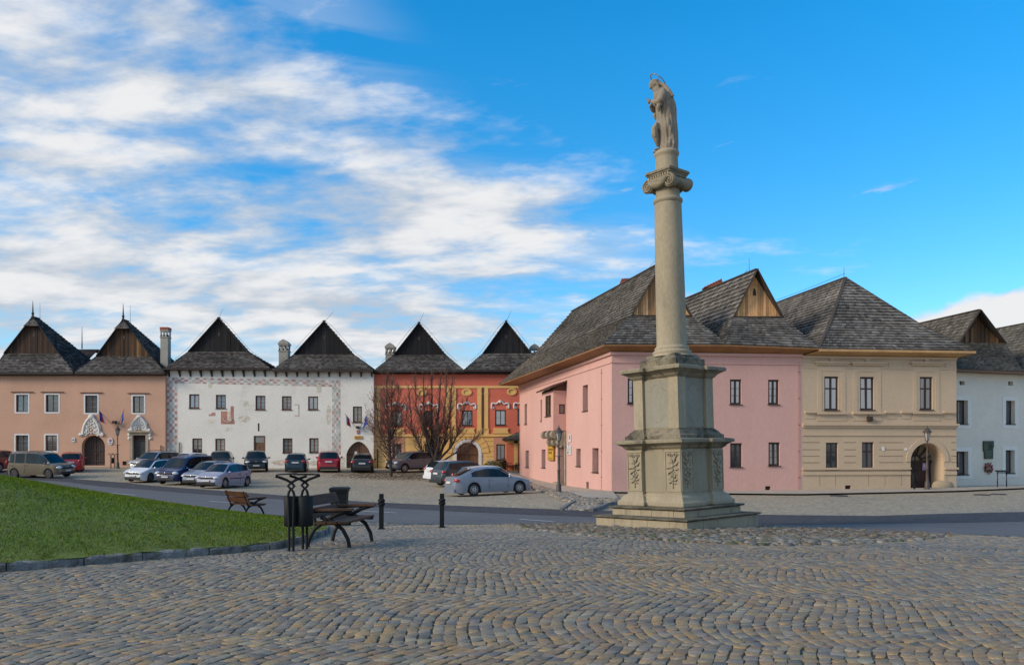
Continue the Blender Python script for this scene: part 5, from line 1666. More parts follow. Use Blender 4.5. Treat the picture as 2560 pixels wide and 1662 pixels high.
def beige_house():
    D0 = Vector((16.552, 45.64)); D1 = Vector((25.9, 46.62))
    fr = Facade(D0, D1)
    H = thing('town_house', fr.p(fr.L / 2, 0, -.7), 'beige town house with moulded window hoods, a deep arched gate and a hipped shingle roof', 'house')
    R5 = lambda a, b, c_, d: fr.rect(a, b, c_, d, c=c5)
    R6 = lambda a, b, c_, d: fr.rect(a, b, c_, d, c=c6)
    up = [{'r': R5(850, 750, 938, 960), 'depth': .16}, {'r': R6(125, 752, 212, 958), 'depth': .16}, {'r': R6(497, 752, 577, 957), 'depth': .16}]
    lo = [{'r': R5(860, 1162, 935, 1330), 'depth': .16}, {'r': R6(137, 1158, 210, 1323), 'depth': .16}]
    x = R6(440, 1165, 646, 1449); g = {'r': x, 'arch': 'round', 'spring': x[2] + (x[3] - x[2]) * .60, 'depth': 1.25}
    vent = {'r': R5(980, 1428, 1017, 1462), 'depth': .22}
    ztop = 7.0
    mb = MB(); wall_holes(mb, fr, 0, fr.L, -1.6, ztop, up + lo + [g, vent])
    q = fr.p
    mb.poly([q(fr.L, 0, -1.6), q(fr.L, 0, ztop), q(fr.L + .8, -13, ztop), q(fr.L + .8, -13, -1.6)])
    mb.poly([q(0, -13, -1.6), q(fr.L + .8, -13, -1.6), q(fr.L + .8, -13, ztop), q(0, -13, ztop)])
    mb.build('wall', M_beige, H)
    for o in up: window(H, fr, o, M_frame_dark, rec=.10, fw=.10, rows=1, mull=.12, transom=.66, glass=M_sky if o is not up[2] else M_glass)
    for o in lo: window(H, fr, o, M_frame_dark, rec=.10, fw=.08, rows=1, mull=.08, transom=.66)
    grate(H, fr, vent['r'])
    # window surrounds with hoods and sills
    for o in up:
        a = o['r']; mb = MB()
        for s in ((a[0] - .42, a[0] - .16), (a[1] + .16, a[1] + .42)): fr.box(mb, s[0], s[1], .002, .022, a[2] - .12, a[3] + .30)
        fr.box(mb, a[0] - .42, a[1] + .42, .002, .022, a[3] + .302, a[3] + .60)
        fr.box(mb, a[0] - .62, a[1] + .62, .002, .20, a[3] + .75, a[3] + .84); fr.box(mb, a[0] - .52, a[1] + .52, .002, .12, a[3] + .64, a[3] + .748)
        fr.box(mb, a[0] - .5, a[1] + .5, .002, .17, a[2] - .24, a[2] - .12); fr.box(mb, a[0] - .45, a[1] + .45, .002, .025, a[2] - .62, a[2] - .242)
        fr.box(mb, (a[0] + a[1]) / 2 - .12, (a[0] + a[1]) / 2 + .12, .002, .09, a[3] + .85, a[3] + 1.05)
        mb.build('window_surround', M_beige, H)
    mb = MB()
    for x0, x1, c in ((725, 797, c5), (277, 350, c6), (375, 445, c6), (640, 712, c6)):
        a = fr.rect(x0, 962, x1, 978, c=c); fr.box(mb, max(a[0], 0), min(a[1], fr.L), .002, .15, a[2], a[2] + .11); fr.box(mb, max(a[0], 0) + .05, min(a[1], fr.L) - .05, .002, .022, a[2] - .32, a[2] - .002)
    mb.build('sill_moulding', M_beige, H)
    mb = MB()
    z = fr.hit(*c6(300, 1056))[1]
    fr.box(mb, 0, fr.L + .1, .002, .16, z, z + .13); fr.box(mb, 0, fr.L + .05, .002, .08, z - .12, z - .002); fr.box(mb, 0, fr.L + .03, .002, .05, z - .58, z - .50)
    z2 = fr.hit(*c6(300, 1329))[1]
    for u0, u1 in ((0, g['r'][0] - .02), (g['r'][1] + .02, fr.L)):
        fr.box(mb, u0, u1 + (.08 if u1 == fr.L else 0), .002, .11, z2, z2 + .12); fr.box(mb, u0, u1, .002, .06, z2 - .3, z2 - .1)
    fr.box(mb, 0, fr.L, .002, .03, ztop - .75, ztop - .69); fr.box(mb, 0, fr.L, .002, .10, ztop - .18, ztop - .05)
    mb.build('string_course', M_beige, H)
    mb = MB()
    for y in (1160, 1205, 1245, 1285):
        zz = fr.hit(*c6(60, y))[1]
        spans = [(0, lo[0]['r'][0] - .35), (lo[0]['r'][1] + .35, lo[1]['r'][0] - .35), (lo[1]['r'][1] + .3, g['r'][0] - .45), (g['r'][1] + .45, fr.L)]
        for a, b in spans: fr.box(mb, a + .02, b - .02, .001, .006, zz - .022, zz + .022)
    for u in (1.05, 2.0, 4.0, 5.0, 6.0, fr.L - .6):
        fr.box(mb, u - .012, u + .012, .001, .005, fr.hit(*c6(60, 1430))[1], fr.hit(*c6(60, 1345))[1])
    for u in (lo[0]['r'][1] + 1.4, lo[1]['r'][1] + .9, .9, fr.L - .7):
        fr.box(mb, u - .012, u + .012, .001, .005, fr.hit(*c6(60, 690))[1], ztop - .37)
    mb.build('plaster_joint', mat('beige_joint', (.27, .18, .10), .95), H)
    # arch moulding, gate, guard stone
    mb = MB(); a = g['r']; um = (a[0] + a[1]) / 2; w = (a[1] - a[0]) / 2; sp = g['spring']; hh = a[3] - sp
    for i in range(20):
        t0, t1 = math.pi * i / 20, math.pi * (i + 1) / 20
        qq = [(um + (w + r) * math.cos(t_), sp + (hh + r) * math.sin(t_)) for r, t_ in ((.03, t0), (.30, t0), (.30, t1), (.03, t1))]
        mb.prism([fr.p(u, .002, z) for u, z in qq], fr.nr * .045)
    mb.build('arch_moulding', M_beige, H)
    M_gate = mat('gate_oxblood', (.055, .022, .018), .6, var=.2, scale=2, stretch=(4, 4, .5))
    gt = gate(H, fr, g, [M_gate, M_frame_dark], 1.2, boards=10)
    fb = MB(); zc = sp + .05
    for t in np.linspace(math.radians(15), math.radians(165), 6):
        fb.bar(fr.p(um + .35 * math.cos(t), -1.12, zc + .3 * math.sin(t)), fr.p(um + (w - .05) * math.cos(t), -1.12, zc + (hh - .05) * math.sin(t)), .09, .05, up=fr.nr)
    fb.tube([fr.p(um + .35 * math.cos(t), -1.12, zc + .3 * math.sin(t)) for t in np.linspace(0, math.pi, 12)], .05, 6)
    fr.box(fb, a[0], a[1], -1.15, -1.08, sp - .08, sp + .06)
    fl = fb.build('fanlight', M_frame_dark, gt)
    pb = MB(); pts = [fr.p(um + (w - .01) * math.cos(t), -1.17, sp + (hh - .01) * math.sin(t)) for t in np.linspace(0, math.pi, 16)]
    pb.poly(pts); pb.build('pane', glass_mat('fanlight_glass', (.20, .17, .12), .3, .4), fl)
    gs = MB()
    gs.lathe([(.36, 0), (.40, .12), (.34, .34), (.20, .44), (.02, .46)], 12, Matrix.Translation(fr.p(a[1] + .02, -.15, zg(*fr.p(a[1], 0, 0)[:2]) + .02)) @ Matrix.Diagonal((1.6, .8, 1, 1)))
    gs.build('guard_stone', mat('guard_stone', (.36, .29, .19), .9, var=.2), H)
    mb = MB(); p = R6(165, 1000, 188, 1030); fr.box(mb, p[0], p[1], .02, .3, p[2], p[3]); fr.box(mb, p[0] + .1, p[1] - .1, .01, .06, p[3], p[3] + .1); mb.build('floodlight', M_frame_dark, H)
    mb = MB()
    for b in ((262, 1186, 276, 1212), (402, 1196, 418, 1210)):
        p = R6(*b); fr.box(mb, p[0], p[1], .004, .03, p[2], p[3])
    mb.build('house_number', M_white_paint, H)
    # hipped roof, flaring at the eaves
    A = P(2114, 695, 50.5); E0 = P(2047, 869.4, 45.0); E1 = P(2439, 879.6, 46.0)
    RB = P(1944.6, 756, 59); RB = A + (RB - A) * 1.3; RB.z = A.z
    E1.z = E0.z = (E0.z + E1.z) / 2
    EL = Vector((13.6, 64, 7.4)); ER = Vector((29.8, 62, E1.z))
    m_ = lambda e, a, f=.40, dz=-.28: e.lerp(a, f) + Vector((0, 0, dz))
    tf = tonefn(.45, .30)
    mb = MB()
    slope(mb, [EL, m_(EL, RB), RB], [E0, m_(E0, A), A], tone=tf, **KG)
    slope(mb, [E0, m_(E0, A), A], [E1, m_(E1, A), A], tone=tf, **KG)
    slope(mb, [E1, m_(E1, A), A], [ER, m_(ER, RB), RB], tone=tf, **KG)
    slope(mb, [ER, m_(ER, RB), RB], [EL, m_(EL, RB), RB], tone=tf, **KG)
    mb.bar(A + Vector((0, 0, .03)), RB + Vector((0, 0, .03)), .2, .08, m=1)
    for e in (E0, E1):
        mm = m_(e, A); mb.bar(e + Vector((0, 0, .05)), mm + Vector((0, 0, .04)), .16, .05, m=1); mb.bar(mm + Vector((0, 0, .04)), A + Vector((0, 0, .05)), .16, .05, m=1)
    r = mb.build('roof', [M_shingle, M_under], H)
    rod(r, A - Vector((.1, 0, .1)), .8)
    ridge_wire(r, [A + Vector((-.05, 0, .28)), A.lerp(RB, .5) + Vector((0, 0, .22)), RB + Vector((0, 0, .25))])
    mb = MB(); lo_ = Vector((0, 0, -.1))
    mb._add([fr.p(0, 0, ztop - .03), fr.p(fr.L, 0, ztop - .03), E1 + lo_, E0 + lo_], [(0, 1, 2, 3)])
    mb._add([fr.p(fr.L, 0, ztop - .03), fr.p(fr.L + .8, -13, ztop - .03), ER + lo_, E1 + lo_], [(0, 1, 2, 3)])
    mb.bar(E0 + lo_ * .7, E1 + lo_ * .7, .05, .13); mb.bar(E1 + lo_ * .7, ER + lo_ * .7, .05, .13)
    mb.build('soffit', mat('soffit_ochre', (.50, .30, .13), .7, var=.15, scale=1.5), H)
    return H, fr, g
BH, BF, BG = beige_house()

def white_right():
    fr = Facade((25.3, 48.5), (33.4, 51.2))
    H = thing('town_house', fr.p(3, 0, -.6), 'white town house with pale window borders and a bronze plaque beyond the beige house', 'house')
    R6 = lambda a, b, c_, d: fr.rect(a, b, c_, d, c=c6)
    ops = [{'r': R6(*q), 'depth': .32} for q in ((712, 897, 795, 1047), (1032, 900, 1088, 1047), (712, 1216, 797, 1362), (1030, 1208, 1086, 1352))]
    ops[0]['r'] = (max(ops[0]['r'][0], .15), *ops[0]['r'][1:]); ops[2]['r'] = (max(ops[2]['r'][0], .15), *ops[2]['r'][1:])
    vs = [{'r': R6(*q), 'depth': .35} for q in ((745, 778, 777, 803), (1048, 780, 1078, 806))]
    M_w = mat('white_rough_plaster', (.72, .68, .58), .92, var=.06, scale=.6, fine=.06, fscale=9, bump=.25, bscale=12, stain=(.46, .42, .34), stain_amt=.4, stain_scale=.3)
    ztop = 6.35
    mb = MB(); wall_holes(mb, fr, 0, fr.L, -1.6, ztop, ops + vs); back_block(mb, fr, 0, fr.L, -1.6, ztop, 11); mb.build('wall', M_w, H)
    for o in ops:
        w = window(H, fr, o, M_frame_dark, rec=.26, fw=.09, rows=2, glass=M_glass2, sillm=mat('sill_dark_green', (.03, .045, .04), .6))
        a = o['r']; mb = MB()
        for q in ((a[0] - .28, a[0], a[2] - .25, a[3] + .25), (a[1], a[1] + .28, a[2] - .25, a[3] + .25), (a[0], a[1], a[3], a[3] + .25), (a[0], a[1], a[2] - .25, a[2] - .04)): fr.box(mb, q[0], q[1], .002, .03, q[2], q[3])
        mb.build('surround', mat('window_border_white', (.76, .75, .70), .85, var=.05), w)
    for v in vs:
        mb = MB(); a = v['r']; fr.box(mb, a[0], a[1], -.34, -.3, a[2], a[3]); mb.build('loft_vent', M_frame_dark, H)
    # roofs: gable one in view, slope of the next running out of frame
    A = P(2449, 775, 52.2); G0, G1 = P(2397, 852, 52.5), P(2513, 862, 53.0)
    zg_ = (G0.z + G1.z) / 2; G0.z = G1.z = zg_
    E0 = fr.p(-.6, .6, 6.5); E1 = fr.p(6.9, .6, 6.5); E2 = fr.p(14, .6, 6.5)
    back = Vector((-2.2, 12, 0)); RB = A + back
    PALW = [(.10, .09, .075), (.125, .112, .094), (.075, .068, .058), (.145, .13, .11), (.09, .088, .06)]
    k = dict(h=.28, w=(.14, .24), th=.04, pal=PALW, jit=.02, tone=tonefn(.6, .25))
    mb = MB()
    slope(mb, [E0 + back, G0 + back, RB], [E0, G0, A], **k)
    slope(mb, [E0, G0], [E1, G1], **k)
    slope(mb, [E1, G1, A], [E1 + back, G1 + back, RB], **k)
    A2 = A + (E2 - E0) * .47 + fr.nr * .0 + Vector((1.2, 0, .1)); G2 = G1 + (G1 - G0) * 1.15 + Vector((0, .2, 0)); G3 = G2 + (G1 - G0)
    slope(mb, [E1 + back, G2 + back, A2 + back], [E1, G2, A2], **k)
    slope(mb, [E1, G2], [E2, G3], **k)
    slope(mb, [E2, G3, A2], [E2 + back, G3 + back, A2 + back], **k)
    mb.bar(A + Vector((0, 0, .03)), RB + Vector((0, 0, .03)), .18, .07, m=1); mb.bar(A2 + Vector((0, 0, .03)), A2 + back + Vector((0, 0, .03)), .18, .07, m=1)
    mb._add([E0 + Vector((0, 0, -.05)), E2 + Vector((0, 0, -.05)), E2 + back, E0 + back], [(0, 1, 2, 3)], 1)
    r = mb.build('roof', [M_shingle, M_under], H)
    f2 = Facade(G0, G1); ua = (A - f2.A).dot(f2.du)
    zt = lambda u: zg_ + (A.z - zg_) * max(0, 1 - abs(u - ua) / (ua if u < ua else f2.L - ua))
    gb = MB(); planks(gb, (f2, 0, f2.L, zg_ - .02, zt), -.22, [(.16, .08, .035), (.10, .055, .028), (.22, .12, .055), (.055, .034, .022), (.13, .07, .035)], .15)
    g = gb.build('gable_boards', M_board, r)
    vb = MB()
    for s in (G0, G1): vb.bar(s + f2.nr * .03, A + f2.nr * .05, .06, .2, up=f2.nr, col=(.05, .04, .032))
    vb.build('verge_board', M_board, r)
    hb = MB(); z = zg_ + (A.z - zg_) * .5; f2.box(hb, ua - .09, ua + .09, -.19, -.17, z, z + .32); hb.build('loft_hole', M_frame_dark, g)
    mb = MB(); mb.bar(E0 + Vector((0, 0, -.1)), E2 + Vector((0, 0, -.1)), .1, .14)
    mb._add([fr.p(-.3, 0, ztop), fr.p(14, 0, ztop), E2 + Vector((0, 0, -.12)), E0 + Vector((0, 0, -.12))], [(0, 1, 2, 3)])
    mb.build('soffit', mat('soffit_brown', (.16, .09, .045), .7), H)
    return H, fr
XH, XF = white_right()

# ================================================================== the column
M_mon = mat('column_sandstone', (.345, .290, .195), .88, var=.15, scale=1.6, fine=.12, fscale=30, bump=.4, bscale=45, stain=(.15, .132, .10), stain_amt=.6, stain_scale=1.9, stain_lo=.53, stain_hi=.74, stretch=(1, 1, .32))
M_mon_dark = mat('weathered_sandstone', (.25, .21, .14), .92, var=.22, scale=1.6, fine=.15, fscale=25, bump=.4, bscale=35, stain=(.035, .034, .03), stain_amt=.75, stain_scale=2.6, stain_lo=.50, stain_hi=.68)
M_crust = mat('crusted_sandstone', (.20, .17, .115), .95, var=.25, scale=2, fine=.2, fscale=22, bump=.5, bscale=30, stain=(.028, .028, .022), stain_amt=.85, stain_scale=2.4, stain_lo=.46, stain_hi=.62)
TILT = Matrix.Rotation(math.asin(-.025), 4, 'Y') @ Matrix.Rotation(math.asin(-.009), 4, 'X')
def monument():
    rot = (TILT @ Matrix.Rotation(MTH, 4, 'Z')).to_euler()
    T = thing('stone_column', MON, 'tall weathered sandstone column on a stepped pedestal with an Ionic capital', 'column', rot=rot)
    def plan(a, w, r):
        p = []
        base = [(-a, -a), (-a + w, -a), (-a + w, -a + r), (a - w, -a + r), (a - w, -a)]
        for k in range(4):
            c, s = [(1, 0), (0, 1), (-1, 0), (0, -1)][k]
            p += [(c * x - s * y, s * x + c * y) for x, y in base]
        return p
    def mould(name, prof, a, w, r, m, parent=T, plain=False):
        """prof: list of (offset outwards, z)"""
        mb = MB(); R = []
        for d, z in prof:
            pl = plan(a + d, w + 2 * d, r) if not plain else [(-a - d, -a - d), (a + d, -a - d), (a + d, a + d), (-a - d, a + d)]
            R.append([Vector((x, y, z)) for x, y in pl])
        mb.rings(R, 0, smooth=False)
        return mb.build(name, m, parent)
    # two steps built of separate blocks with a worn nosing slab on each
    for a, z0, z1, nose in ((1.375, -.45, -.01, 1.436), (1.09, .05, .205, 1.161)):
        mb = MB(); n = 5
        for k in range(4):
            M4 = Matrix.Rotation(k * math.pi / 2, 4, 'Z')
            cuts = [-a]
            for i in range(1, n): cuts.append(-a + 2 * a * (i + random.uniform(-.18, .18)) / n)
            cuts.append(a - .3)
            for i in range(n):
                x0, x1 = cuts[i] + .005, cuts[i + 1] - .005
                if x1 - x0 > .05: mb.box((x0, -a - random.uniform(0, .006), z0), (x1, -a + .3, z1), 0, M=M4)
        mb.box((-a + .01, -a + .01, z0), (a - .01, a - .01, z1 - .005))
        s = mb.build('step', M_mon, T)
        mb = MB(); zz = z1 + .002
        R = [[Vector((x, y, z)) for x, y in ((-q, -q), (q, -q), (q, q), (-q, q))] for q, z in ((a - .02, zz), (nose - .025, zz + .012), (nose, zz + .028), (nose, zz + .05), (nose - .03, zz + .062), (a - .35, zz + .07))]
        mb.rings(R, 0, smooth=False); mb.build('nosing', mat('mossy_nosing', (.15, .13, .09), .95, var=.3, scale=2.5, fine=.2, stain=(.04, .042, .028), stain_amt=.8, stain_scale=2.2, stain_lo=.42, stain_hi=.62, bump=.4), s)
    mould('base_moulding', [(.17, .277), (.185, .30), (.185, .37), (.13, .42), (.09, .50), (.03, .545), (0, .575)], .814, .47, .10, M_mon)
    die = mould('die', [(0, .577), (0, 1.61)], .814, .47, .10, M_mon)
    # the recessed fields are of a greyer, smoother stone
    def fields(a, w, r, z0, z1, m, parent):
        for k in range(4):
            mb = MB(); mb.box((-a + w + .004, -a + r - .012, z0), (a - w - .004, -a + r + .02, z1), M=Matrix.Rotation(k * math.pi / 2, 4, 'Z')); mb.build('field_panel', m, parent)
    fields(.814, .47, .10, .60, 1.59, mat('field_sandstone', (.295, .255, .175), .88, var=.15, scale=1.6, fine=.1, stain=(.16, .145, .10), stain_amt=.5, stain_scale=1.5, stretch=(1, 1, .35)), die)
    # sunk panels with festoons on the corner strips
    M_rel = mat('relief_sandstone', (.31, .265, .18), .88, var=.15, scale=2)
    for k in range(4):
        Q = Matrix.Rotation(k * math.pi / 2, 4, 'Z')
        for s in (-1, 1):
            xc = s * (.814 - .235); mb = MB(); y = -.814
            f = lambda x, n, z: Q @ Vector((xc + x, y - n, z))
            w, z0, z1 = .20, .66, 1.55
            for x0, x1, za, zb in ((-w - .03, -w, z0 - .03, z1 + .03), (w, w + .03, z0 - .03, z1 + .03), (-w, w, z0 - .03, z0), (-w, w, z1, z1 + .03)):
                mb.hexa([f(x0, .0, za), f(x1, .0, za), f(x1, .016, za), f(x0, .016, za), f(x0, .0, zb), f(x1, .0, zb), f(x1, .016, zb), f(x0, .016, zb)])
            def leaf(x, z, L, a, t=.022):
                mb.tube([f(x, .006, z), f(x + L * .5 * math.cos(a), .03, z + L * .5 * math.sin(a)), f(x + L * math.cos(a + .35), .008, z + L * math.sin(a + .35))], [t * .6, t, t * .3], 6)
            for q in (-1, 1):
                for (x, z, r) in ((.09, 1.47, .065), (.05, 1.39, .04)):
                    pts = [f(q * (x + r * (1 - .75 * i / 14) * math.cos(i * .55)), .018, z + r * (1 - .75 * i / 14) * math.sin(i * .55)) for i in range(15)]
                    mb.tube(pts, .017, 5)
                for z, L, a in ((1.30, .14, 1.0), (1.24, .16, .2), (1.18, .15, -.5), (1.10, .13, -1.0), (.94, .10, .7), (.90, .11, -.1), (.86, .09, -.9), (1.36, .11, .5)):
                    aa = a if q > 0 else math.pi - a
                    leaf(q * .03, z, L, aa if q > 0 else aa - .7)
            for z, r in ((1.22, .055), (1.13, .04), (.90, .05), (.82, .03), (.74, .028)):
                mb.ball(f(0, .012, z), (r * .8, r * .8, r), 8)
            mb.tube([f(0, .01, 1.5), f(0, .02, 1.3), f(0, .012, 1.0), f(0, .014, .70)], .012, 5)
            mb.build('festoon_panel', M_rel, die)
    mould('lower_cornice', [(0, 1.612), (.02, 1.64), (.05, 1.655), (.075, 1.70), (.13, 1.735), (.17, 1.76), (.21, 1.765), (.21, 1.82), (.195, 1.845), (.05, 1.87)], .814, .47, .10, M_mon_dark)
    mould('plinth_moulding', [(.165, 1.872), (.165, 1.94), (.11, 1.975), (.075, 2.03), (.02, 2.085), (0, 2.105)], .679, .29, .085, M_crust)
    up = mould('upper_die', [(0, 2.107), (0, 3.305)], .679, .29, .085, M_mon)
    fields(.679, .29, .085, 2.13, 3.28, mat('field_grey_stone', (.27, .252, .195), .88, var=.15, scale=1.6, fine=.1, stain=(.16, .15, .115), stain_amt=.5, stain_scale=1.5, stretch=(1, 1, .35)), up)
    for k in range(4):      # shallow incised lobed outline on each recessed face
        Q = Matrix.Rotation(k * math.pi / 2, 4, 'Z'); mb = MB(); y = -.679 + .085
        f = lambda x, z: Q @ Vector((x, y - .014, z))
        mb.tube([f(.17 * math.cos(t), 2.42 + .15 * math.sin(t)) for t in np.linspace(math.pi, 2 * math.pi, 12)], .004, 4)
        mb.tube([f(.17 * math.cos(t), 3.02 + .15 * math.sin(t)) for t in np.linspace(0, math.pi, 12)], .006, 4)
        for s in (-1, 1):
            mb.tube([f(s * .17, 2.42), f(s * .27, 2.42)], .006, 4); mb.tube([f(s * .17, 3.02), f(s * .27, 3.02)], .006, 4)
        mb.build('incised_panel', M_mon, up)
    mould('upper_cornice', [(0, 3.307), (.025, 3.33), (.05, 3.35), (.08, 3.40), (.14, 3.44), (.20, 3.475), (.233, 3.48), (.233, 3.54), (.215, 3.57), (.0, 3.60)], .679, .29, .085, M_mon_dark)
    mb = MB()
    R = [[Vector((x, y, z)) for x, y in ((-q, -q), (q, -q), (q, q), (-q, q))] for q, z in ((.555, 3.602), (.555, 3.77), (.54, 3.78), (.50, 3.785), (.46, 3.83), (.42, 3.90))]
    mb.rings(R, 0, smooth=False); mb.build('block', M_crust, T)
    mb = MB()
    mb.lathe([(.50, 3.86), (.46, 3.905), (.455, 3.92), (.475, 3.95), (.47, 3.985), (.425, 4.01), (.405, 4.03), (.42, 4.05), (.415, 4.085), (.385, 4.10), (.375, 4.13)], 40)
    mb.build('column_base', M_mon, T)
    mb = MB()
    sh = [(.365, 4.132), (.362, 4.3)] + [(.362 - .036 * ((z - 4.3) / 3.3) ** 1.5, z) for z in np.linspace(4.5, 7.6, 9)]
    mb.lathe(sh, 44); mb.build('shaft', M_mon, T)
    mb = MB(); mb.lathe([(.328, 7.602), (.352, 7.63), (.362, 7.665), (.352, 7.70), (.315, 7.72), (.30, 7.74)], 40); mb.build('necking_ring', M_mon, T)
    mb = MB(); mb.lathe([(.292, 7.742), (.288, 7.96), (.30, 7.99), (.345, 8.03), (.36, 8.07), (.33, 8.11)], 40)
    cap = mb.build('capital', M_mon, T)
    # volutes: two faces (local -x / +x) with scrolls, bolsters joining them along x
    for s in (-1, 1):
        mb = MB(); My = Matrix.Translation((0, s * .335, 8.04)) @ Matrix.Rotation(math.pi / 2, 4, 'Y')
        mb.lathe([(.02, -.36), (.155, -.355), (.165, -.33), (.15, -.29), (.12, -.16), (.105, -.05), (.125, -.03), (.125, .03), (.105, .05), (.12, .16), (.15, .29), (.165, .33), (.155, .355), (.02, .36)], 24, My)
        for x in (-.362, .362):
            pts = [Vector((x, s * .335 + s * (.145 * (1 - .80 * i / 30)) * math.sin(i * .42), 8.04 + (.145 * (1 - .80 * i / 30)) * math.cos(i * .42))) for i in range(31)]
            mb.tube(pts, [.026 * (1 - .5 * i / 30) for i in range(31)], 6)
            mb.ball((x, s * .335, 8.04), (.03, .035, .035), 8)
        mb.build('volute', M_mon_dark, cap)
    mb = MB()
    for x in (-1, 1):
        mb.tube([(x * .36, .27 * -1 + .54 * i / 10, 8.10 - .10 * math.sin(math.pi * i / 10)) for i in range(11)], [.05 + .045 * math.sin(math.pi * i / 10) for i in range(11)], 8)
        mb.box((x * .31 - .04, -.32, 8.11), (x * .31 + .04, .32, 8.20))
    mb.build('garland', M_mon_dark, cap)
    mb = MB()
    R = [[Vector((x, y, z)) for x, y in ((-q, -q), (q, -q), (q, q), (-q, q))] for q, z in ((.30, 8.105), (.325, 8.20), (.325, 8.255), (.345, 8.26), (.36, 8.30), (.385, 8.315), (.385, 8.36), (.365, 8.385), (.3, 8.40))]
    mb.rings(R, 0, smooth=False); mb.build('abacus', M_mon_dark, cap)
    mb = MB()
    for k in range(4):
        Q = Matrix.Rotation(k * math.pi / 2, 4, 'Z')
        for i in range(9):
            x = -.288 + .072 * i; mb.box((x - .018, -.352, 8.205), (x + .018, -.325, 8.252), M=Q)
    mb.build('dentils', M_mon, cap)
    mb = MB(); mb.lathe([(.285, 8.402), (.275, 8.44), (.268, 8.70), (.275, 8.76), (.30, 8.79), (.305, 8.84), (.28, 8.875), (.25, 8.90), (.05, 8.91)], 32); mb.build('statue_pedestal', M_mon, T)
    return T
monument()

def statue():
    loc = MON + TILT @ Vector((0, 0, 8.90))
    T = thing('statue', loc, 'sandstone statue of a robed woman with clasped hands and a ring halo on the column', 'statue', rot=TILT.to_euler())
    # looks towards -x; built as one body then fused
    n = 48
    prof = [(-.09, .02, .29, .22), (.0, -.24, .29, .25), (.12, -.225, .295, .27), (.28, -.215, .29, .265), (.45, -.235, .285, .265), (.60, -.255, .275, .265), (.77, -.265, .26, .26), (.92, -.27, .265, .25),
            (1.05, -.275, .265, .255), (1.16, -.28, .25, .265), (1.28, -.285, .215, .265), (1.38, -.29, .17, .24), (1.45, -.29, .13, .19), (1.50, -.31, .06, .13), (1.56, -.34, .00, .09), (1.62, -.36, -.03, .085)]
    V = []; F = []
    for i, (z, xf, xb, b) in enumerate(prof):
        xc, a = (xf + xb) / 2, (xb - xf) / 2
        fa = .85 if z < 1.35 else .15
        for j in range(n):
            t = 2 * math.pi * j / n
            c, s = math.cos(t), math.sin(t)
            # long vertical folds of the cloak behind, swags slung across the near side
            f = .020 * math.sin(9 * t + 1.5 * math.sin(z * 2.1)) * max(0, c + .45) + .014 * math.sin(17 * t + 2)
            sw = .042 * math.sin((z * 12.0 - 5.5 * (1 - abs(c)) * (1 if c < .3 else .4)) + 2.2 * c) * max(0, 1 - abs(c - .05) / .85) * (1 if .1 < z < 1.2 else 0)
            k = 1 + (f * 1.6 + sw * 1.9) * fa / max(.22, a + .0)* .55
            # cloak edge: a step from front skirt to hanging mantle
            st = -.028 if (c < -.45 and z < 1.2) else 0
            V.append((xc + (a * .95 * k + st) * c, (b * .9 * k + st) * s, z))
    for i in range(len(prof) - 1):
        for j in range(n):
            F.append((i * n + j, i * n + (j + 1) % n, (i + 1) * n + (j + 1) % n, (i + 1) * n + j))
    mb = MB(); mb._add(V, F, 0); mb._add([V[j] for j in range(n)], [list(range(n))[::-1]]); mb._add([V[-n + j] for j in range(n)], [list(range(n))])
    # head bowed forward, with face, hair knot and veil falling onto the shoulders
    Rh = Matrix.Rotation(math.radians(-14), 3, 'Y').to_4x4()
    mb.ball((-.275, 0, 1.645), (.105, .088, .125), 18, M=Rh)
    mb.ball((-.345, 0, 1.585), (.045, .045, .05), 10)                     # jaw
    mb.tube([(-.372, 0, 1.665), (-.392, 0, 1.625), (-.372, 0, 1.61)], [.010, .017, .010], 6)    # nose
    mb.tube([(-.368, -.02, 1.59), (-.374, 0, 1.588), (-.368, .02, 1.59)], .008, 5)               # lips
    for s in (-1, 1):
        mb.ball((-.362, s * .033, 1.655), (.012, .016, .01), 6); mb.tube([(-.355, s * .055, 1.672), (-.372, s * .02, 1.676)], .009, 5)
        mb.ball((-.265, s * .088, 1.635), (.02, .014, .03), 6)
    mb.ball((-.235, 0, 1.685), (.125, .105, .095), 16)                    # hair
    mb.ball((-.13, 0, 1.655), (.085, .075, .07), 12)
    for s in (-1, 1):
        mb.tube([(-.31, s * .075, 1.735), (-.25, s * .105, 1.69), (-.19, s * .10, 1.60), (-.16, s * .085, 1.50)], [.02, .032, .04, .03], 7)
    for y in (-.09, -.045, 0, .045, .09):
        mb.tube([(-.17, y * .8, 1.67), (-.04, y * 1.3, 1.57), (.06, y * 1.9, 1.42), (.15, y * 2.3, 1.25)], [.03, .05, .05, .04], 7)
    # arms bent up, wide sleeves, hands pressed together with separate fingers
    for s in (-1, 1):
        mb.tube([(-.09, s * .20, 1.40), (-.12, s * .275, 1.26), (-.17, s * .27, 1.14), (-.22, s * .235, 1.10)], [.085, .10, .105, .085], 12)
        mb.tube([(-.17, s * .26, 1.12), (-.27, s * .19, 1.13), (-.35, s * .085, 1.19)], [.095, .075, .045], 12)
        mb.tube([(-.18, s * .25, 1.06), (-.22, s * .24, .97), (-.20, s * .22, .88)], [.07, .055, .02], 8)      # sleeve drop
        mb.ball((-.395, s * .03, 1.225), (.042, .02, .05), 10)
        for i, L in enumerate((.060, .070, .066, .050)):
            y0 = s * .026; x0 = -.42 + .016 * i - .012; z0 = 1.262 - .010 * i + .004
            mb.tube([(x0, y0, z0 - .01), (x0 - .018, y0 * .8, z0 + L * .55), (x0 - .014, y0 * .5, z0 + L)], [.0105, .0095, .007], 6)
        mb.tube([(-.37, s * .03, 1.235), (-.36, s * .02, 1.27), (-.375, s * .012, 1.30)], [.012, .011, .008], 6)
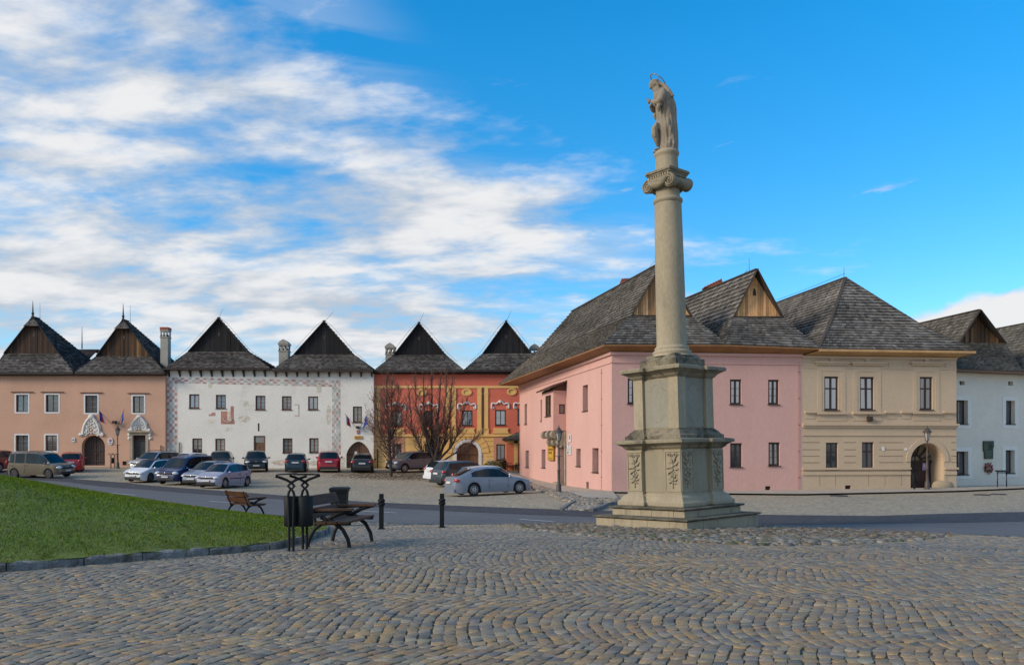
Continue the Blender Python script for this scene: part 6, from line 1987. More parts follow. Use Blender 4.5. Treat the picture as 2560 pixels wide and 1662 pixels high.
    # knotted drapery hanging forward of the knee
    mb.tube([(-.22, -.05, .66), (-.29, -.10, .52), (-.30, -.10, .38), (-.25, -.08, .22), (-.22, -.05, .10)], [.06, .09, .085, .06, .03], 10)
    mb.tube([(-.24, -.12, .66), (-.31, -.15, .50), (-.30, -.15, .30)], [.04, .05, .03], 8)
    for x, y in ((-.24, -.10), (-.25, .08)): mb.ball((x, y, .02), (.09, .05, .035), 8)
    ob = mb.build('figure', mat('statue_sandstone', (.255, .212, .155), .85, var=.16, scale=3, fine=.08, stain=(.10, .09, .075), stain_amt=.6, stain_scale=4), T)
    md = ob.modifiers.new('fuse', 'REMESH'); md.mode = 'VOXEL'; md.voxel_size = .011; md.use_smooth_shade = True
    sm = ob.modifiers.new('soft', 'SMOOTH'); sm.factor = .5; sm.iterations = 5
    hb = MB()
    cen = Vector((-.20, 0, 1.70)); ax = Matrix.Rotation(math.radians(38), 3, 'Y')
    ring = [cen + ax @ Vector((.215 * math.cos(t), .215 * math.sin(t), .055)) for t in np.linspace(0, 2 * math.pi, 33)]
    hb.tube(ring, .011, 6)
    for k in range(12):
        t = 2 * math.pi * k / 12; hb.ball(cen + ax @ Vector((.215 * math.cos(t), .215 * math.sin(t), .055)), .02, 6)
    hb.tube([(-.19, 0, 1.72), cen + ax @ Vector((.0, .215, .055))], .006, 4); hb.tube([(-.19, 0, 1.72), cen + ax @ Vector((.0, -.215, .055))], .006, 4)
    hb.build('halo', mat('halo_metal', (.30, .24, .20), .4, metal=.7, var=0, fine=0), T)
statue()

# ================================================================== cars
M_tyre = mat('tyre_rubber', (.018, .018, .018), .85, var=0, fine=0)
M_rim = mat('wheel_rim', (.42, .43, .45), .35, metal=.8, var=0, fine=0)
M_rim_dk = mat('wheel_rim_dark', (.09, .09, .10), .4, metal=.6, var=0, fine=0)
M_cglass = glass_mat('car_glass', (.008, .014, .017), .05, .42)
M_trim = mat('black_trim', (.016, .016, .018), .6, var=0, fine=0)
M_plate = mat('number_plate', (.62, .62, .60), .5, var=0, fine=0)
M_tail = mat('tail_lamp_red', (.42, .012, .012), .18, var=0, fine=0, coat=.8)
M_lamp = mat('head_lamp', (.62, .64, .66), .12, var=0, fine=0, coat=1.0)
M_chrome = mat('chrome', (.62, .62, .62), .2, metal=1.0, var=0, fine=0)
def paint(name, col, metal=.35, rough=.32):
    metal *= .5
    return mat(name, col, rough, metal=metal, var=.03, scale=2, fine=0, coat=.45, spec=.4)

TYPES = {
 'hatch': dict(L=3.95, W=1.68, H=1.47, wb=2.46, fo=.80, wr=.30, top=[(0, .40), (.012, .475), (.06, .535), (.22, .655), (.385, .955), (.46, .99), (.60, 1.0), (.84, .945), (.955, .66), (.985, .58), (1, .36)], belt=(.60, .68), ws=(.22, .385), rw=(.84, .955)),
 'sedan': dict(L=4.67, W=1.81, H=1.46, wb=2.69, fo=.90, wr=.325, top=[(0, .38), (.012, .45), (.05, .51), (.27, .645), (.43, .965), (.50, .995), (.60, 1.0), (.74, .93), (.90, .72), (.975, .70), (.99, .62), (1, .40)], belt=(.60, .68), ws=(.27, .43), rw=(.74, .90)),
 'suv': dict(L=4.45, W=1.83, H=1.64, wb=2.66, fo=.88, wr=.35, top=[(0, .40), (.012, .50), (.05, .575), (.23, .655), (.37, .95), (.45, .99), (.58, 1.0), (.86, .955), (.955, .66), (.985, .60), (1, .38)], belt=(.62, .69), ws=(.23, .37), rw=(.86, .955)),
 'van': dict(tumble=.06, L=4.40, W=1.83, H=1.82, wb=2.74, fo=.86, wr=.325, top=[(0, .34), (.012, .43), (.05, .50), (.17, .575), (.33, .92), (.41, .975), (.55, 1.0), (.92, .975), (.975, .66), (.99, .55), (1, .33)], belt=(.545, .585), ws=(.17, .33), rw=(.92, .975)),
 'wagon': dict(L=4.30, W=1.68, H=1.49, wb=2.46, fo=.85, wr=.31, top=[(0, .40), (.012, .47), (.06, .53), (.24, .645), (.40, .955), (.47, .99), (.60, 1.0), (.88, .95), (.965, .66), (.985, .58), (1, .36)], belt=(.60, .67), ws=(.24, .40), rw=(.88, .965)),
}
def car(kind, pm, loc, head, label, group, rim=None, rails=False, dark_roof=False, cladding=False, name='parked_car', scale=1.0, chrome=False, tails=True, side_strip=False):
    k = TYPES[kind]; L, W, H = k['L'], k['W'], k['H']; wr = k['wr']
    T = thing(name, loc, label, 'van' if kind == 'van' else 'car', group, rot=(0, 0, math.radians(head)))
    # follow the fall of the ground
    h = math.radians(head); fx, fy = math.cos(h), math.sin(h)
    zf = zg(loc[0] + fx * 1.3, loc[1] + fy * 1.3); zr = zg(loc[0] - fx * 1.3, loc[1] - fy * 1.3)
    zl = zg(loc[0] - fy * .7, loc[1] + fx * .7); zr_ = zg(loc[0] + fy * .7, loc[1] - fx * .7)
    q = Matrix.Rotation(h, 3, 'Z') @ Matrix.Rotation(-math.atan2(zf - zr, 2.6), 3, 'Y') @ Matrix.Rotation(math.atan2(zl - zr_, 1.4), 3, 'X')
    T.rotation_euler = q.to_euler(); T.location = (loc[0], loc[1], (zf + zr) / 2 + .005)
    X = lambda f: L / 2 - f * L            # station fraction (0 = nose) -> local x
    xa = [k['fo'] / L, (k['fo'] + k['wb']) / L]  # wheel stations
    R = wr + .055; zc = wr
    st = set(f for f, _ in k['top'])
    for c in xa:
        for a in np.linspace(0, math.pi, 11): st.add(c + R * math.cos(a) / L)
        st.add(c - R / L - .004); st.add(c + R / L + .004)
    ws, rw = k['ws'], k['rw']
    st |= {ws[0] + .30 * (ws[1] - ws[0]), ws[0] + .65 * (ws[1] - ws[0])}
    cab0, cab1 = ws[0] + .30 * (ws[1] - ws[0]), rw[0] + (.30 if kind == 'sedan' else .12) * (rw[1] - rw[0])
    pil = [.5 * (ws[1] + rw[0]) - .015, .5 * (ws[1] + rw[0]) + .012]
    p3 = None
    if kind != 'sedan': p3 = [rw[0] - .115, rw[0] - .085]
    st |= set(pil) | (set(p3) if p3 else set()) | {cab1, .08, .15, .92}
    st = sorted(s for s in st if 0 <= s <= 1)
    clean = [st[0]]
    for s in st[1:]:
        if s - clean[-1] > .0016: clean.append(s)
    st = clean
    tx, tz = zip(*k['top'])
    g0 = .125 * H if kind in ('suv', 'van') else .10 * H
    def sec(f):
        zt = np.interp(f, tx, tz) * H
        belt = (k['belt'][0] + (k['belt'][1] - k['belt'][0]) * min(max((f - .2) / .7, 0), 1)) * H
        e = min(f, 1 - f)
        w = W / 2 * (1 - .30 * max(0, 1 - e / .13) ** 2.4)
        zb = g0 + (.09 * max(0, 1 - e / .06))
        for c in xa:
            d = abs(f - c) * L
            if d < R + 1e-6: zb = max(zb, zc + math.sqrt(max(R * R - d * d, 0)))
        hgt = zt - belt
        gfac = min(max(hgt / (.34 * H), 0), 1)
        zlow = max(zb + .02, .22 * H); zmid = max(zlow + .03, .42 * H)
        if hgt < .05:
            belt_ = zt - .055
        else:
            belt_ = min(belt, zt - .05)
        zmid = min(zmid, belt_ - .04); zlow = min(zlow, zmid - .03); zb = min(zb, zlow - .02)
        z5 = belt_ + .018 if hgt > .05 else zt - .03
        z6 = zt - (.065 if gfac > .3 else .012)
        z6 = max(z6, z5 + .004)
        y6 = w * (.90 - k.get('tumble', .155) * gfac); y5 = w * (.955 - .015 * gfac)
        flare = .012 if any(abs(f - c) * L < R + .05 for c in xa) else 0
        return [(0, zb), (w * .72, zb), (w * .965 + flare, zb), (w * .99 + flare, zlow), (w + flare * .6, zmid), (w * .985, belt_), (y5, z5), (y6, z6), (y6 - .10 * w, max(zt - .012, z6 + .002)), (y6 * .55, zt + .012 * gfac + .004), (0, zt + .022 * gfac + .01)]
    S = [sec(f) for f in st]; m = len(S[0])
    V = []
    idx = {}
    for i, f in enumerate(st):
        for sgn in (1, -1):
            for j, (y, z) in enumerate(S[i]):
                if sgn < 0 and j in (0, m - 1):
                    idx[i, sgn, j] = idx[i, 1, j]; continue
                # raked nose and tail
                rake = 0
                if f < .03: rake = -.09 * (z / (H * .45)) ** 2 * (1 - f / .03)
                if f > .975: rake = .05 * (z / (H * .5)) ** 2 * (f - .975) / .025
                idx[i, sgn, j] = len(V); V.append((X(f) + rake, sgn * y, z))
    body, wsg, rwg, clad = [], [], [], []; glass, pil_f = {}, {}
    for i in range(len(st) - 1):
        fm = (st[i] + st[i + 1]) / 2
        for sgn in (1, -1):
            for j in range(m - 1):
                q4 = (idx[i, sgn, j], idx[i + 1, sgn, j], idx[i + 1, sgn, j + 1], idx[i, sgn, j + 1])
                if sgn < 0: q4 = q4[::-1]
                tgt = body
                if j == 6 and cab0 < fm < cab1:
                    if pil[0] < fm < pil[1]: tgt = pil_f.setdefault((sgn, 0), [])
                    elif p3 and p3[0] < fm < p3[1]: tgt = pil_f.setdefault((sgn, 1), [])
                    else: tgt = glass.setdefault(sgn, [])
                elif j in (8, 9) and ws[0] < fm < ws[1]: tgt = wsg
                elif j in (8, 9) and rw[0] < fm < rw[1]: tgt = rwg
                elif j in (8, 9) and ws[1] < fm < rw[0] and dark_roof: tgt = clad
                elif j in (0, 1): tgt = clad
                elif cladding and j == 2: tgt = clad
                tgt.append(q4)
    def part(name, faces, mt, parent, smooth=True, extra=None):
        if not faces: return None
        us = sorted({v for f in faces for v in f}); mp = {v: i for i, v in enumerate(us)}
        mb = MB(); mb._add([V[v] for v in us], [[mp[v] for v in dict.fromkeys(f)] for f in faces if len(set(f)) > 2], 0, smooth=smooth)
        if extra: extra(mb)
        return mb.build(name, mt, parent, sharp=32)
    def caps(mb):
        for i in (0, len(st) - 1):
            ring = [V[idx[i, 1, j]] for j in range(m)] + [V[idx[i, -1, j]] for j in range(m - 2, 0, -1)]
            mb.poly(ring if i else ring[::-1])
    B = part('body', body, pm, T, extra=caps)
    part('windscreen', wsg, M_cglass, B); part('rear_window', rwg, M_cglass, B)
    for k_ in glass: part('side_window', glass[k_], M_cglass, B)
    for k_ in pil_f: part('pillar_trim', pil_f[k_], M_trim, B)
    part('underside', clad, M_trim, B)
    # wheels
    for c in xa:
        for s in (1, -1):
            wx, wy = X(c), s * (W / 2 - .10)
            M4 = Matrix.Translation((wx, wy, zc)) @ Matrix.Rotation(s * -math.pi / 2, 4, 'X')
            mb = MB(); mb.lathe([(wr * .62, -.09), (wr * .93, -.095), (wr, -.06), (wr, .06), (wr * .93, .095), (wr * .66, .085)], 22, M4)
            w = mb.build('wheel', M_tyre, T)
            mb = MB(); mb.lathe([(wr * .67, .06), (wr * .66, .088), (wr * .60, .086), (wr * .58, .05)], 20, M4, cap=(False, False))
            nsp = 7
            for a in range(nsp):
                t = 2 * math.pi * a / nsp
                p0 = M4 @ Vector((.04 * math.cos(t), .04 * math.sin(t), .078)); p1 = M4 @ Vector((wr * .62 * math.cos(t), wr * .62 * math.sin(t), .074))
                mb.bar(p0, p1, .055, .02, up=(0, 1, 0))
            mb.lathe([(.005, .085), (.06, .083), (.065, .06)], 12, M4, cap=(True, False))
            mb.lathe([(wr * .60, .03), (.01, .03)], 16, M4, m=1, cap=(False, False))
            mb.build('rim', [rim or M_rim, M_trim], w)
    # lamps, plates, grille, mirrors, handles
    zN = np.interp(.03, tx, tz) * H
    for s in (1, -1):
        mb = MB(); mb.ball((X(.045), s * W * .355, zN - .07), (.20, W * .115, .075 if kind != 'van' else .10), 14, M=Matrix.Rotation(s * .42, 4, 'Z') @ Matrix.Rotation(.2, 4, 'Y')); mb.build('headlight', M_lamp, B)
        zT = .62 * H if kind != 'sedan' else .60 * H
        mb = MB()
        if kind in ('van', 'wagon'):
            mb.ball((X(.975), s * W * .425, zT - .03), (.08, .10, .20), 12)
        else:
            mb.ball((X(.965), s * W * .395, zT - .045), (.13, W * .11, .095), 12, M=Matrix.Rotation(-s * .35, 4, 'Z'))
        mb.build('tail_light', M_tail, B)
        mb = MB(); fx_ = ws[0] + .36 * (ws[1] - ws[0]); zm = np.interp(fx_, tx, tz) * H * .0 + k['belt'][0] * H + .07
        mb.ball((X(fx_), s * (W / 2 + .09), zm), (.075, .10, .068), 10); mb.bar((X(fx_), s * (W / 2 - .05), zm - .03), (X(fx_), s * (W / 2 + .06), zm - .02), .05, .04)
        mb.build('mirror', pm, B)
        for fh in (.5 * (ws[1] + rw[0]) - .035, rw[0] - .06):
            mb = MB(); mb.bar((X(fh) - .09, s * (W / 2 + .004), k['belt'][0] * H - .10), (X(fh) + .09, s * (W / 2 + .004), k['belt'][0] * H - .10), .03, .028); mb.build('door_handle', M_trim if not chrome else pm, B)
        mb = MB()
        for fh in (ws[0] + .45 * (ws[1] - ws[0]), .5 * sum(pil), rw[0] - .02):
            mb.bar((X(fh), s * (W / 2 - .004), .24 * H), (X(fh), s * (W / 2 - .012), k['belt'][0] * H - .02), .012, .022, up=(0, 1, 0))
        if side_strip: mb.bar((X(xa[0] + .10), s * (W / 2 + .002), .38 * H), (X(xa[1] - .10), s * (W / 2 + .002), .38 * H), .03, .05)
        mb.build('door_seams', M_trim, B)
    xn, xt = X(0), X(1)
    mb = MB(); mb.box((xn - .09, -.27 * W, zN - .145), (xn + .005, .27 * W, zN - .06)); mb.box((xn - .05, -.36 * W, g0 + .10), (xn + .012, .36 * W, g0 + .235)); mb.build('grille', M_trim, B)
    mb = MB(); mb.box((xn - .05, -.24, g0 + .255), (xn + .022, .24, g0 + .345)); mb.build('number_plate', M_plate, B)
    mb = MB(); mb.ball((xn - .028, 0, zN - .075), (.02, .055, .05), 10); mb.build('badge', M_chrome, B)
    zp = (.52 if kind != 'sedan' else .50) * H
    mb = MB(); mb.box((xt - .03 , -.26, zp - .06), (xt + .06, .26, zp + .055)); mb.build('number_plate', M_plate, B)
    mb = MB(); mb.box((xt - .02, -.40 * W, g0 + .03), (xt + .075, .40 * W, g0 + .24)); mb.build('bumper', M_trim if cladding or kind in ('suv', 'van') else pm, B)
    if rails:
        for s in (1, -1):
            mb = MB(); y = s * W * .34
            mb.tube([(X(ws[1] + .06), y, H * .985), (X(ws[1] + .10), y, H + .05), (X(rw[0] - .1), y, H + .045), (X(rw[0] - .03), y, H * .97)], .02, 6); mb.build('roof_rail', M_trim, B)
    mb = MB(); mb.tube([(X(rw[0] - .02), 0, H * .97), (X(rw[0]) - .12, 0, H + .12)], .008, 4); mb.build('aerial', M_trim, B)
    return T

GP = 'cars parked on the square'
silver = paint('silver_paint', (.20, .235, .29), .6)
silver2 = paint('silver_lilac_paint', (.31, .31, .39), .5)
white = paint('white_paint', (.66, .68, .70), 0)
red = paint('red_paint', (.40, .012, .020), .2)
red2 = paint('crimson_paint', (.33, .008, .018), .35)
dred = paint('dark_red_paint', (.22, .010, .022), .3)
navy = paint('navy_paint', (.006, .018, .085), .2)
teal = paint('dark_teal_paint', (.008, .030, .048), .4)
black = paint('black_paint', (.010, .012, .016), .3)
grey = paint('slate_grey_paint', (.045, .058, .066), .4)
bgrey = paint('bluish_grey_paint', (.11, .115, .14), .5)
beige = paint('champagne_paint', (.15, .122, .085), .4)
dgrey = paint('anthracite_paint', (.05, .048, .045), .4)
lgrey = paint('light_grey_paint', (.33, .33, .34), .4)
A = at
car('sedan', silver, A(1222, 43.4), 27, 'silver sedan parked nearest the slab path, plain disc wheels, side on', GP, chrome=True)
car('wagon', paint('cream_white_paint', (.62, .58, .54), .1), A(1224, 47.2), 28, 'cream white estate car half hidden behind the silver sedan', GP)
car('suv', grey, A(1160, 53.2), 37, 'slate grey crossover seen from its tail between two white cars', GP, cladding=True)
car('hatch', white, A(1128, 58.2), 37, 'white hatchback behind the slate grey crossover, red tail lamp showing', GP)
car('suv', bgrey, A(1032, 66), -140, 'bluish grey crossover under the bare trees', GP, cladding=True)
car('hatch', silver2, A(561, 49.8), -103, 'lilac silver hatchback with black side strips at the end of the angled row', GP, side_strip=True)
car('wagon', silver, A(527, 52.6), -103, 'silver estate car tucked behind the lilac silver hatchback', GP, rails=True)
car('van', navy, A(466, 53.6), -104, 'navy blue passenger van between a white car and a silver estate car', GP)
car('hatch', white, A(381, 55.6), -105, 'white compact car with a black grille at the kerb end of the angled row', GP, rim=M_rim_dk, dark_roof=True)
car('suv', lgrey, A(392, 63.2), -106, 'pale grey car with roof rails behind the white compact car', GP, rails=True)
car('wagon', white, A(468, 64.5), -104, 'white car whose roof shows above the navy van', GP)
car('suv', dgrey, A(553, 65.2), -74, 'anthracite car facing the square before the white wall, beside the wooden door', GP)
car('suv', black, A(640.5, 65.8), -72, 'black crossover facing the square in front of the brown wooden door', GP)
car('hatch', teal, A(742.5, 65.4), 101, 'dark teal hatchback parked nose to the white wall', GP)
car('suv', red2, A(822.5, 65.6), 102, 'crimson crossover parked nose to the white wall beside the chequer border', GP)
car('sedan', black, A(907, 65.8), 99, 'black sedan parked in front of the pointed wooden gate', GP)
car('hatch', red, A(180, 63.2), 116, 'bright red hatchback beside the dark arched gate of the salmon house', GP)
car('suv', dred, A(-3, 62.5), 92, 'dark red car cut by the edge of the view, tail towards us', GP)
car('van', beige, A(104, 57.0), -11, 'champagne coloured van with roof rails standing at the road edge', GP, rails=True, rim=M_rim_dk)

# ================================================================== street furniture
M_blk = mat('black_iron', (.010, .012, .013), .6, spec=.25, var=.15, scale=6, fine=.1)
M_lampiron = mat('lamp_iron_brown', (.075, .060, .050), .55, metal=.2, var=.12)
M_lglass = glass_mat('lantern_glass', (.34, .33, .30), .25, .5)
M_slat = mat('bench_slat', (.10, .055, .034), .7, spec=.2, var=.3, scale=3, fine=.2, stretch=(1, 1, 4))
M_slat2 = mat('bench_slat_red', (.095, .042, .022), .7, spec=.2, var=.25, scale=3, fine=.2)

def street_lamp(loc, label, h=3.6):
    T = thing('street_lamp', loc, label, 'street lamp', 'street lamps round the square', rot=(0, 0, .3))
    s = h / 3.6
    mb = MB()
    mb.lathe([(.17, 0), (.17, .08), (.14, .10), (.135, .42), (.115, .46), (.10, .50), (.075, .56), (.07, 1.15), (.085, 1.18), (.085, 1.23), (.062, 1.26), (.058, 1.9), (.075, 1.93), (.06, 1.98), (.045, 2.02), (.036, 2.6), (.055, 2.64), (.03, 2.68), (.05, 2.74)], 14, Matrix.Scale(s, 4))
    mb.tube([(-.22 * s, 0, 1.955 * s), (.22 * s, 0, 1.955 * s)], .016, 6)
    p = mb.build('post', M_lampiron, T)
    z0, z1 = 2.76 * s, 3.22 * s; a, b = .085, .185
    mb = MB()
    for k in range(6):
        t = k * math.pi / 3
        mb.bar((a * math.cos(t), a * math.sin(t), z0), (b * math.cos(t), b * math.sin(t), z1), .02, .02)
        t2 = t + math.pi / 3
        for r, z in ((a, z0), (b, z1)): mb.bar((r * math.cos(t), r * math.sin(t), z), (r * math.cos(t2), r * math.sin(t2), z), .025, .025)
    mb.lathe([(.06, z0 - .03), (.09, z0)], 6)
    lan = mb.build('lantern', M_lampiron, T)
    mb = MB(); mb.lathe([(a - .008, z0 + .005), (b - .01, z1 - .005)], 6, smooth=False, cap=(True, True)); mb.build('pane', M_lglass, lan)
    mb = MB(); mb.lathe([(.25, z1), (.24, z1 + .03), (.13, z1 + .16), (.10, z1 + .18), (.085, z1 + .25), (.03, z1 + .28), (.04, z1 + .32), (.012, z1 + .36), (.006, z1 + .44)], 12); mb.build('lantern_roof', M_lampiron, lan)
    return T
L0 = street_lamp(G(1397, 1229.6), 'tall iron street lamp standing before the oriel of the pink house')
for px, D, lab in ((294, 67.2, 'iron street lamp beside the flags on the salmon house'), (1214.7, 72, 'iron street lamp right of the arched gate of the red house'),
                   (981.7, 70.5, 'iron street lamp by the bike rack, seen through the bare tree'), (2318, 44.4, 'iron street lamp in front of the deep arched gate of the beige house')):
    copy_thing(L0, at(px, D), (0, 0, random.uniform(0, 1)), lab)
L0.location = at(1397, 42.6)

def bollard(loc, label):
    T = thing('bollard', loc, label, 'bollard', 'bollards along the road', rot=(0, 0, .12))
    mb = MB()
    a = .054
    R = []
    def ring(r, z, rot=0.0, sq=1.0):
        return [Vector((r * math.cos(t + rot) , r * math.sin(t + rot), z)) for t in np.linspace(0, 2 * math.pi, 9)[:-1]]
    def sqr(h, z, rot=0.0):
        pts = []
        for x, y in ((-1, -1), (0, -1), (1, -1), (1, 0), (1, 1), (0, 1), (-1, 1), (-1, 0)):
            c, s = math.cos(rot), math.sin(rot); pts.append(Vector((h * (x * c - y * s), h * (x * s + y * c), z)))
        return pts
    prof = [(a * 1.05, -.1, 0), (a * 1.05, .02, 0), (a, .03, 0), (a, .56, 0)]
    for i in range(13):
        f = i / 12; prof.append((a * (1 + .22 * math.sin(math.pi * f)), .56 + .17 * f, f * math.pi))
    prof += [(a * 1.0, .735, math.pi), (a, .835, math.pi), (a * .9, .85, math.pi)]
    mb.rings([sqr(h, z, r) for h, z, r in prof], 0, smooth=False)
    mb.build('post', M_blk, T)
    mb = MB(); mb.box((-.085, -.085, -.02), (.085, .085, .028)); mb.build('foot_plate', M_blk, T)
    return T
B0 = bollard(at(953.5, 19.0), 'black twisted iron bollard next to the wooden bench')
copy_thing(B0, at(1105, 19.8), (0, 0, .05), 'black twisted iron bollard alone on the setts between bench and column')

def bench(loc, head, label, L=1.45, slat=None):
    """back towards +y local, length along x"""
    T = thing('bench', loc, label, 'bench', 'benches by the lawn', rot=(0, 0, math.radians(head)))
    sl = slat or M_slat
    for s in (-1, 1):
        x = s * (L / 2 - .12); mb = MB()
        fl = (1, 0, 0)
        # two crossing curved legs per end, back upright and arm
        mb.tube([(x, -.36, 0), (x, -.33, .16), (x, -.24, .32), (x, -.08, .44), (x, .14, .52)], [(.034, .018)] * 5, 6, flat=fl)
        mb.tube([(x, .38, 0), (x, .34, .17), (x, .24, .33), (x, .06, .46), (x, -.16, .58), (x, -.34, .635)], [(.034, .018)] * 6, 6, flat=fl)
        mb.tube([(x, .20, .34), (x, .27, .55), (x, .40, .88)], [(.03, .016)] * 3, 6, flat=fl)
        mb.tube([(x, -.38, .42), (x, .0, .415), (x, .25, .40)], [(.026, .016)] * 3, 6, flat=fl)
        mb.tube([(x, -.40, .63), (x, -.1, .625), (x, .29, .61)], [(.022, .016)] * 3, 6, flat=fl)
        mb.build('end_frame', M_blk, T)
        mb = MB(); mb.bar((x, -.42, .655), (x, .30, .635), .075, .04); mb.build('armrest', sl, T)
    for y0, z0, y1, z1 in ((-.36, .445, -.20, .44), (-.18, .44, -.01, .435), (.01, .435, .18, .43)):
        mb = MB(); mb.hexa([Vector(p) for p in ((-L / 2, y0, z0 - .02), (L / 2, y0, z0 - .02), (L / 2, y1, z1 - .02), (-L / 2, y1, z1 - .02), (-L / 2, y0, z0 + .02), (L / 2, y0, z0 + .02), (L / 2, y1, z1 + .02), (-L / 2, y1, z1 + .02))]); mb.build('seat_slat', sl, T)
    for f0, f1 in ((.50, .665), (.70, .865)):
        g = lambda z: .265 + (z - .55) * .40
        mb = MB(); mb.hexa([Vector(p) for p in ((-L / 2, g(f0) - .03, f0), (L / 2, g(f0) - .03, f0), (L / 2, g(f0) + .012, f0), (-L / 2, g(f0) + .012, f0), (-L / 2, g(f1) - .03, f1), (L / 2, g(f1) - .03, f1), (L / 2, g(f1) + .012, f1), (-L / 2, g(f1) + .012, f1))]); mb.build('back_slat', sl, T)
    return T
# near bench: its length runs away from us, its back towards the lawn
bench(at(853, 13.75), 81, 'brown slatted bench with curled black iron legs, end on beside the litter bin', L=1.35)
fb_ = bench(at(614, 23.4), 138, 'red-brown slatted bench standing behind the crest of the lawn', L=1.35, slat=M_slat2)
fb_.scale = (.88, .88, .88)

def litter_bin(loc, head, label, drums=2, h=1.22, name='litter_bin'):
    T = thing(name, loc, label, 'litter bin', 'covered litter bins', rot=(0, 0, math.radians(head)))
    fl = (0, 1, 0)
    for x0, y in ((-.095, -.13), (.085, .13)):
        mb = MB()
        for s in (-1, 1):
            # flat bars: close-set legs, a loop, a pinched diamond neck, then horns that cross and carry the roof
            pts = [(s * .032, -.03), (s * .032, .40), (s * .042, .82), (s * .048, .88), (s * .035, .94), (s * .006, .985), (s * .05, 1.035), (s * .006, 1.085), (-s * .07, 1.13), (-s * .17, 1.168), (-s * .24, 1.19)]
            mb.tube([(x0 + a, y, b * h / 1.22) for a, b in pts], [(.021, .018)] * len(pts), 6, flat=fl)
        mb.build('stand', M_blk, T)
    mb = MB()
    z = h - .015
    mb.hexa([Vector(p) for p in ((-.32, -.20, z), (-.05, -.20, z + .012), (-.05, .20, z + .012), (-.32, .20, z), (-.32, -.20, z + .016), (-.05, -.20, z + .03), (-.05, .20, z + .03), (-.32, .20, z + .016))])
    mb.hexa([Vector(p) for p in ((.25, -.20, z), (.31, -.20, z), (.31, .20, z), (.25, .20, z), (.25, -.20, z + .016), (.31, -.20, z + .016), (.31, .20, z + .016), (.25, .20, z + .016))])
    mb.box((-.05, -.20, z), (.25, -.17, z + .018)); mb.box((-.05, .17, z), (.25, .20, z + .018))
    mb.build('roof', M_blk, T)
    for x, rr in (((-.105, .95), (.092, 1.1)) if drums == 2 else ((0, 1.0),)):
        Mx = Matrix.Translation((x, 0, 0)) @ Matrix.Diagonal((rr, rr, 1, 1))
        mb = MB(); mb.lathe([(.115, .39), (.128, .40), (.120, .62), (.134, .86), (.130, .865), (.12, .85), (.11, .45), (.02, .44)], 20, Mx, cap=(True, False)); mb.build('drum', M_blk, T)
    return T
litter_bin(at(746, 12.75), 8, 'black covered litter bin with curved horns at the kerb corner of the lawn')
litter_bin(at(282, 67.4), 0, 'small dark litter bin beside the lamp on the salmon house', drums=1)
litter_bin(at(2286, 44.8), 5, 'black litter bin with a blue-grey drum beside the arched gate of the beige house', drums=1, h=1.15)
def info_stand(loc, label):
    T = thing('bin_stand', loc, label, 'litter bin', 'covered litter bins', rot=(0, 0, -.1))
    for y in (-.24, .24):
        mb = MB()
        for s in (-1, 1):
            mb.tube([(s * .03 + 0, y, -.05), (s * .05, y, .3), (s * .015, y, .62), (s * .045, y, .85), (s * .10, y, .95)], [(.024, .014)] * 5, 6, flat=(0, 1, 0))
        mb.build('stand', M_blk, T)
    mb = MB(); mb.hexa([Vector(p) for p in ((-.22, -.33, .93), (.22, -.33, 1.02), (.22, .33, 1.02), (-.22, .33, .93), (-.22, -.33, .95), (.22, -.33, 1.04), (.22, .33, 1.04), (-.22, .33, .95))]); mb.build('roof', M_blk, T)
    mb = MB(); mb.box((-.05, -.22, .86), (.05, .22, .89)); mb.build('cross_bar', M_blk, T)
    T.rotation_euler = (0, 0, math.radians(78))
    return T
info_stand(at(2505, 46.6), 'empty black bin stand with a tilted cover under the white house window')

def wheelie_bin(loc, head):
    T = thing('wheeled_bin', loc, 'dark wheeled rubbish bin with a white sticker behind the near bench', 'rubbish bin', rot=(0, 0, math.radians(head)))
    mb = MB()
    R = [[Vector((sx * w, sy * d + o, z)) for sx, sy in ((-1, -1), (1, -1), (1, 1), (-1, 1))] for w, d, o, z in ((.165, .21, .0, .09), (.17, .22, 0, .15), (.205, .27, -.01, .86), (.225, .29, -.01, .87), (.225, .29, -.01, .92))]
    mb.rings(R, 0, smooth=False); b = mb.build('body', mat('bin_plastic', (.013, .015, .017), .6, spec=.2, var=.05), T)
    mb = MB(); R = [[Vector((sx * w, sy * d - .01, z)) for sx, sy in ((-1, -1), (1, -1), (1, 1), (-1, 1))] for w, d, z in ((.235, .31, .922), (.235, .31, .955), (.20, .26, .985))]
    mb.rings(R, 0, smooth=False); mb.tube([(-.24, .33, .93), (-.2, .36, .95), (.2, .36, .95), (.24, .33, .93)], .018, 6); mb.build('lid', mat('bin_lid', (.018, .020, .022), .6, spec=.2, var=.05), T)
    mb = MB(); y = -.262
    mb.hexa([Vector(p) for p in ((-.10, -.249, .60), (.10, -.249, .60), (.10, -.254, .60), (-.10, -.254, .60), (-.10, -.262, .76), (.10, -.262, .76), (.10, -.267, .76), (-.10, -.267, .76))]); mb.build('sticker', M_plate, b)
    for s in (-1, 1):
        mb = MB(); mb.lathe([(.03, -.03), (.10, -.03), (.10, .03), (.03, .03)], 14, Matrix.Translation((s * .22, .22, .10)) @ Matrix.Rotation(math.pi / 2, 4, 'Y')); mb.build('wheel', M_tyre, T)
wb_ = wheelie_bin(at(849, 20.4), 6)

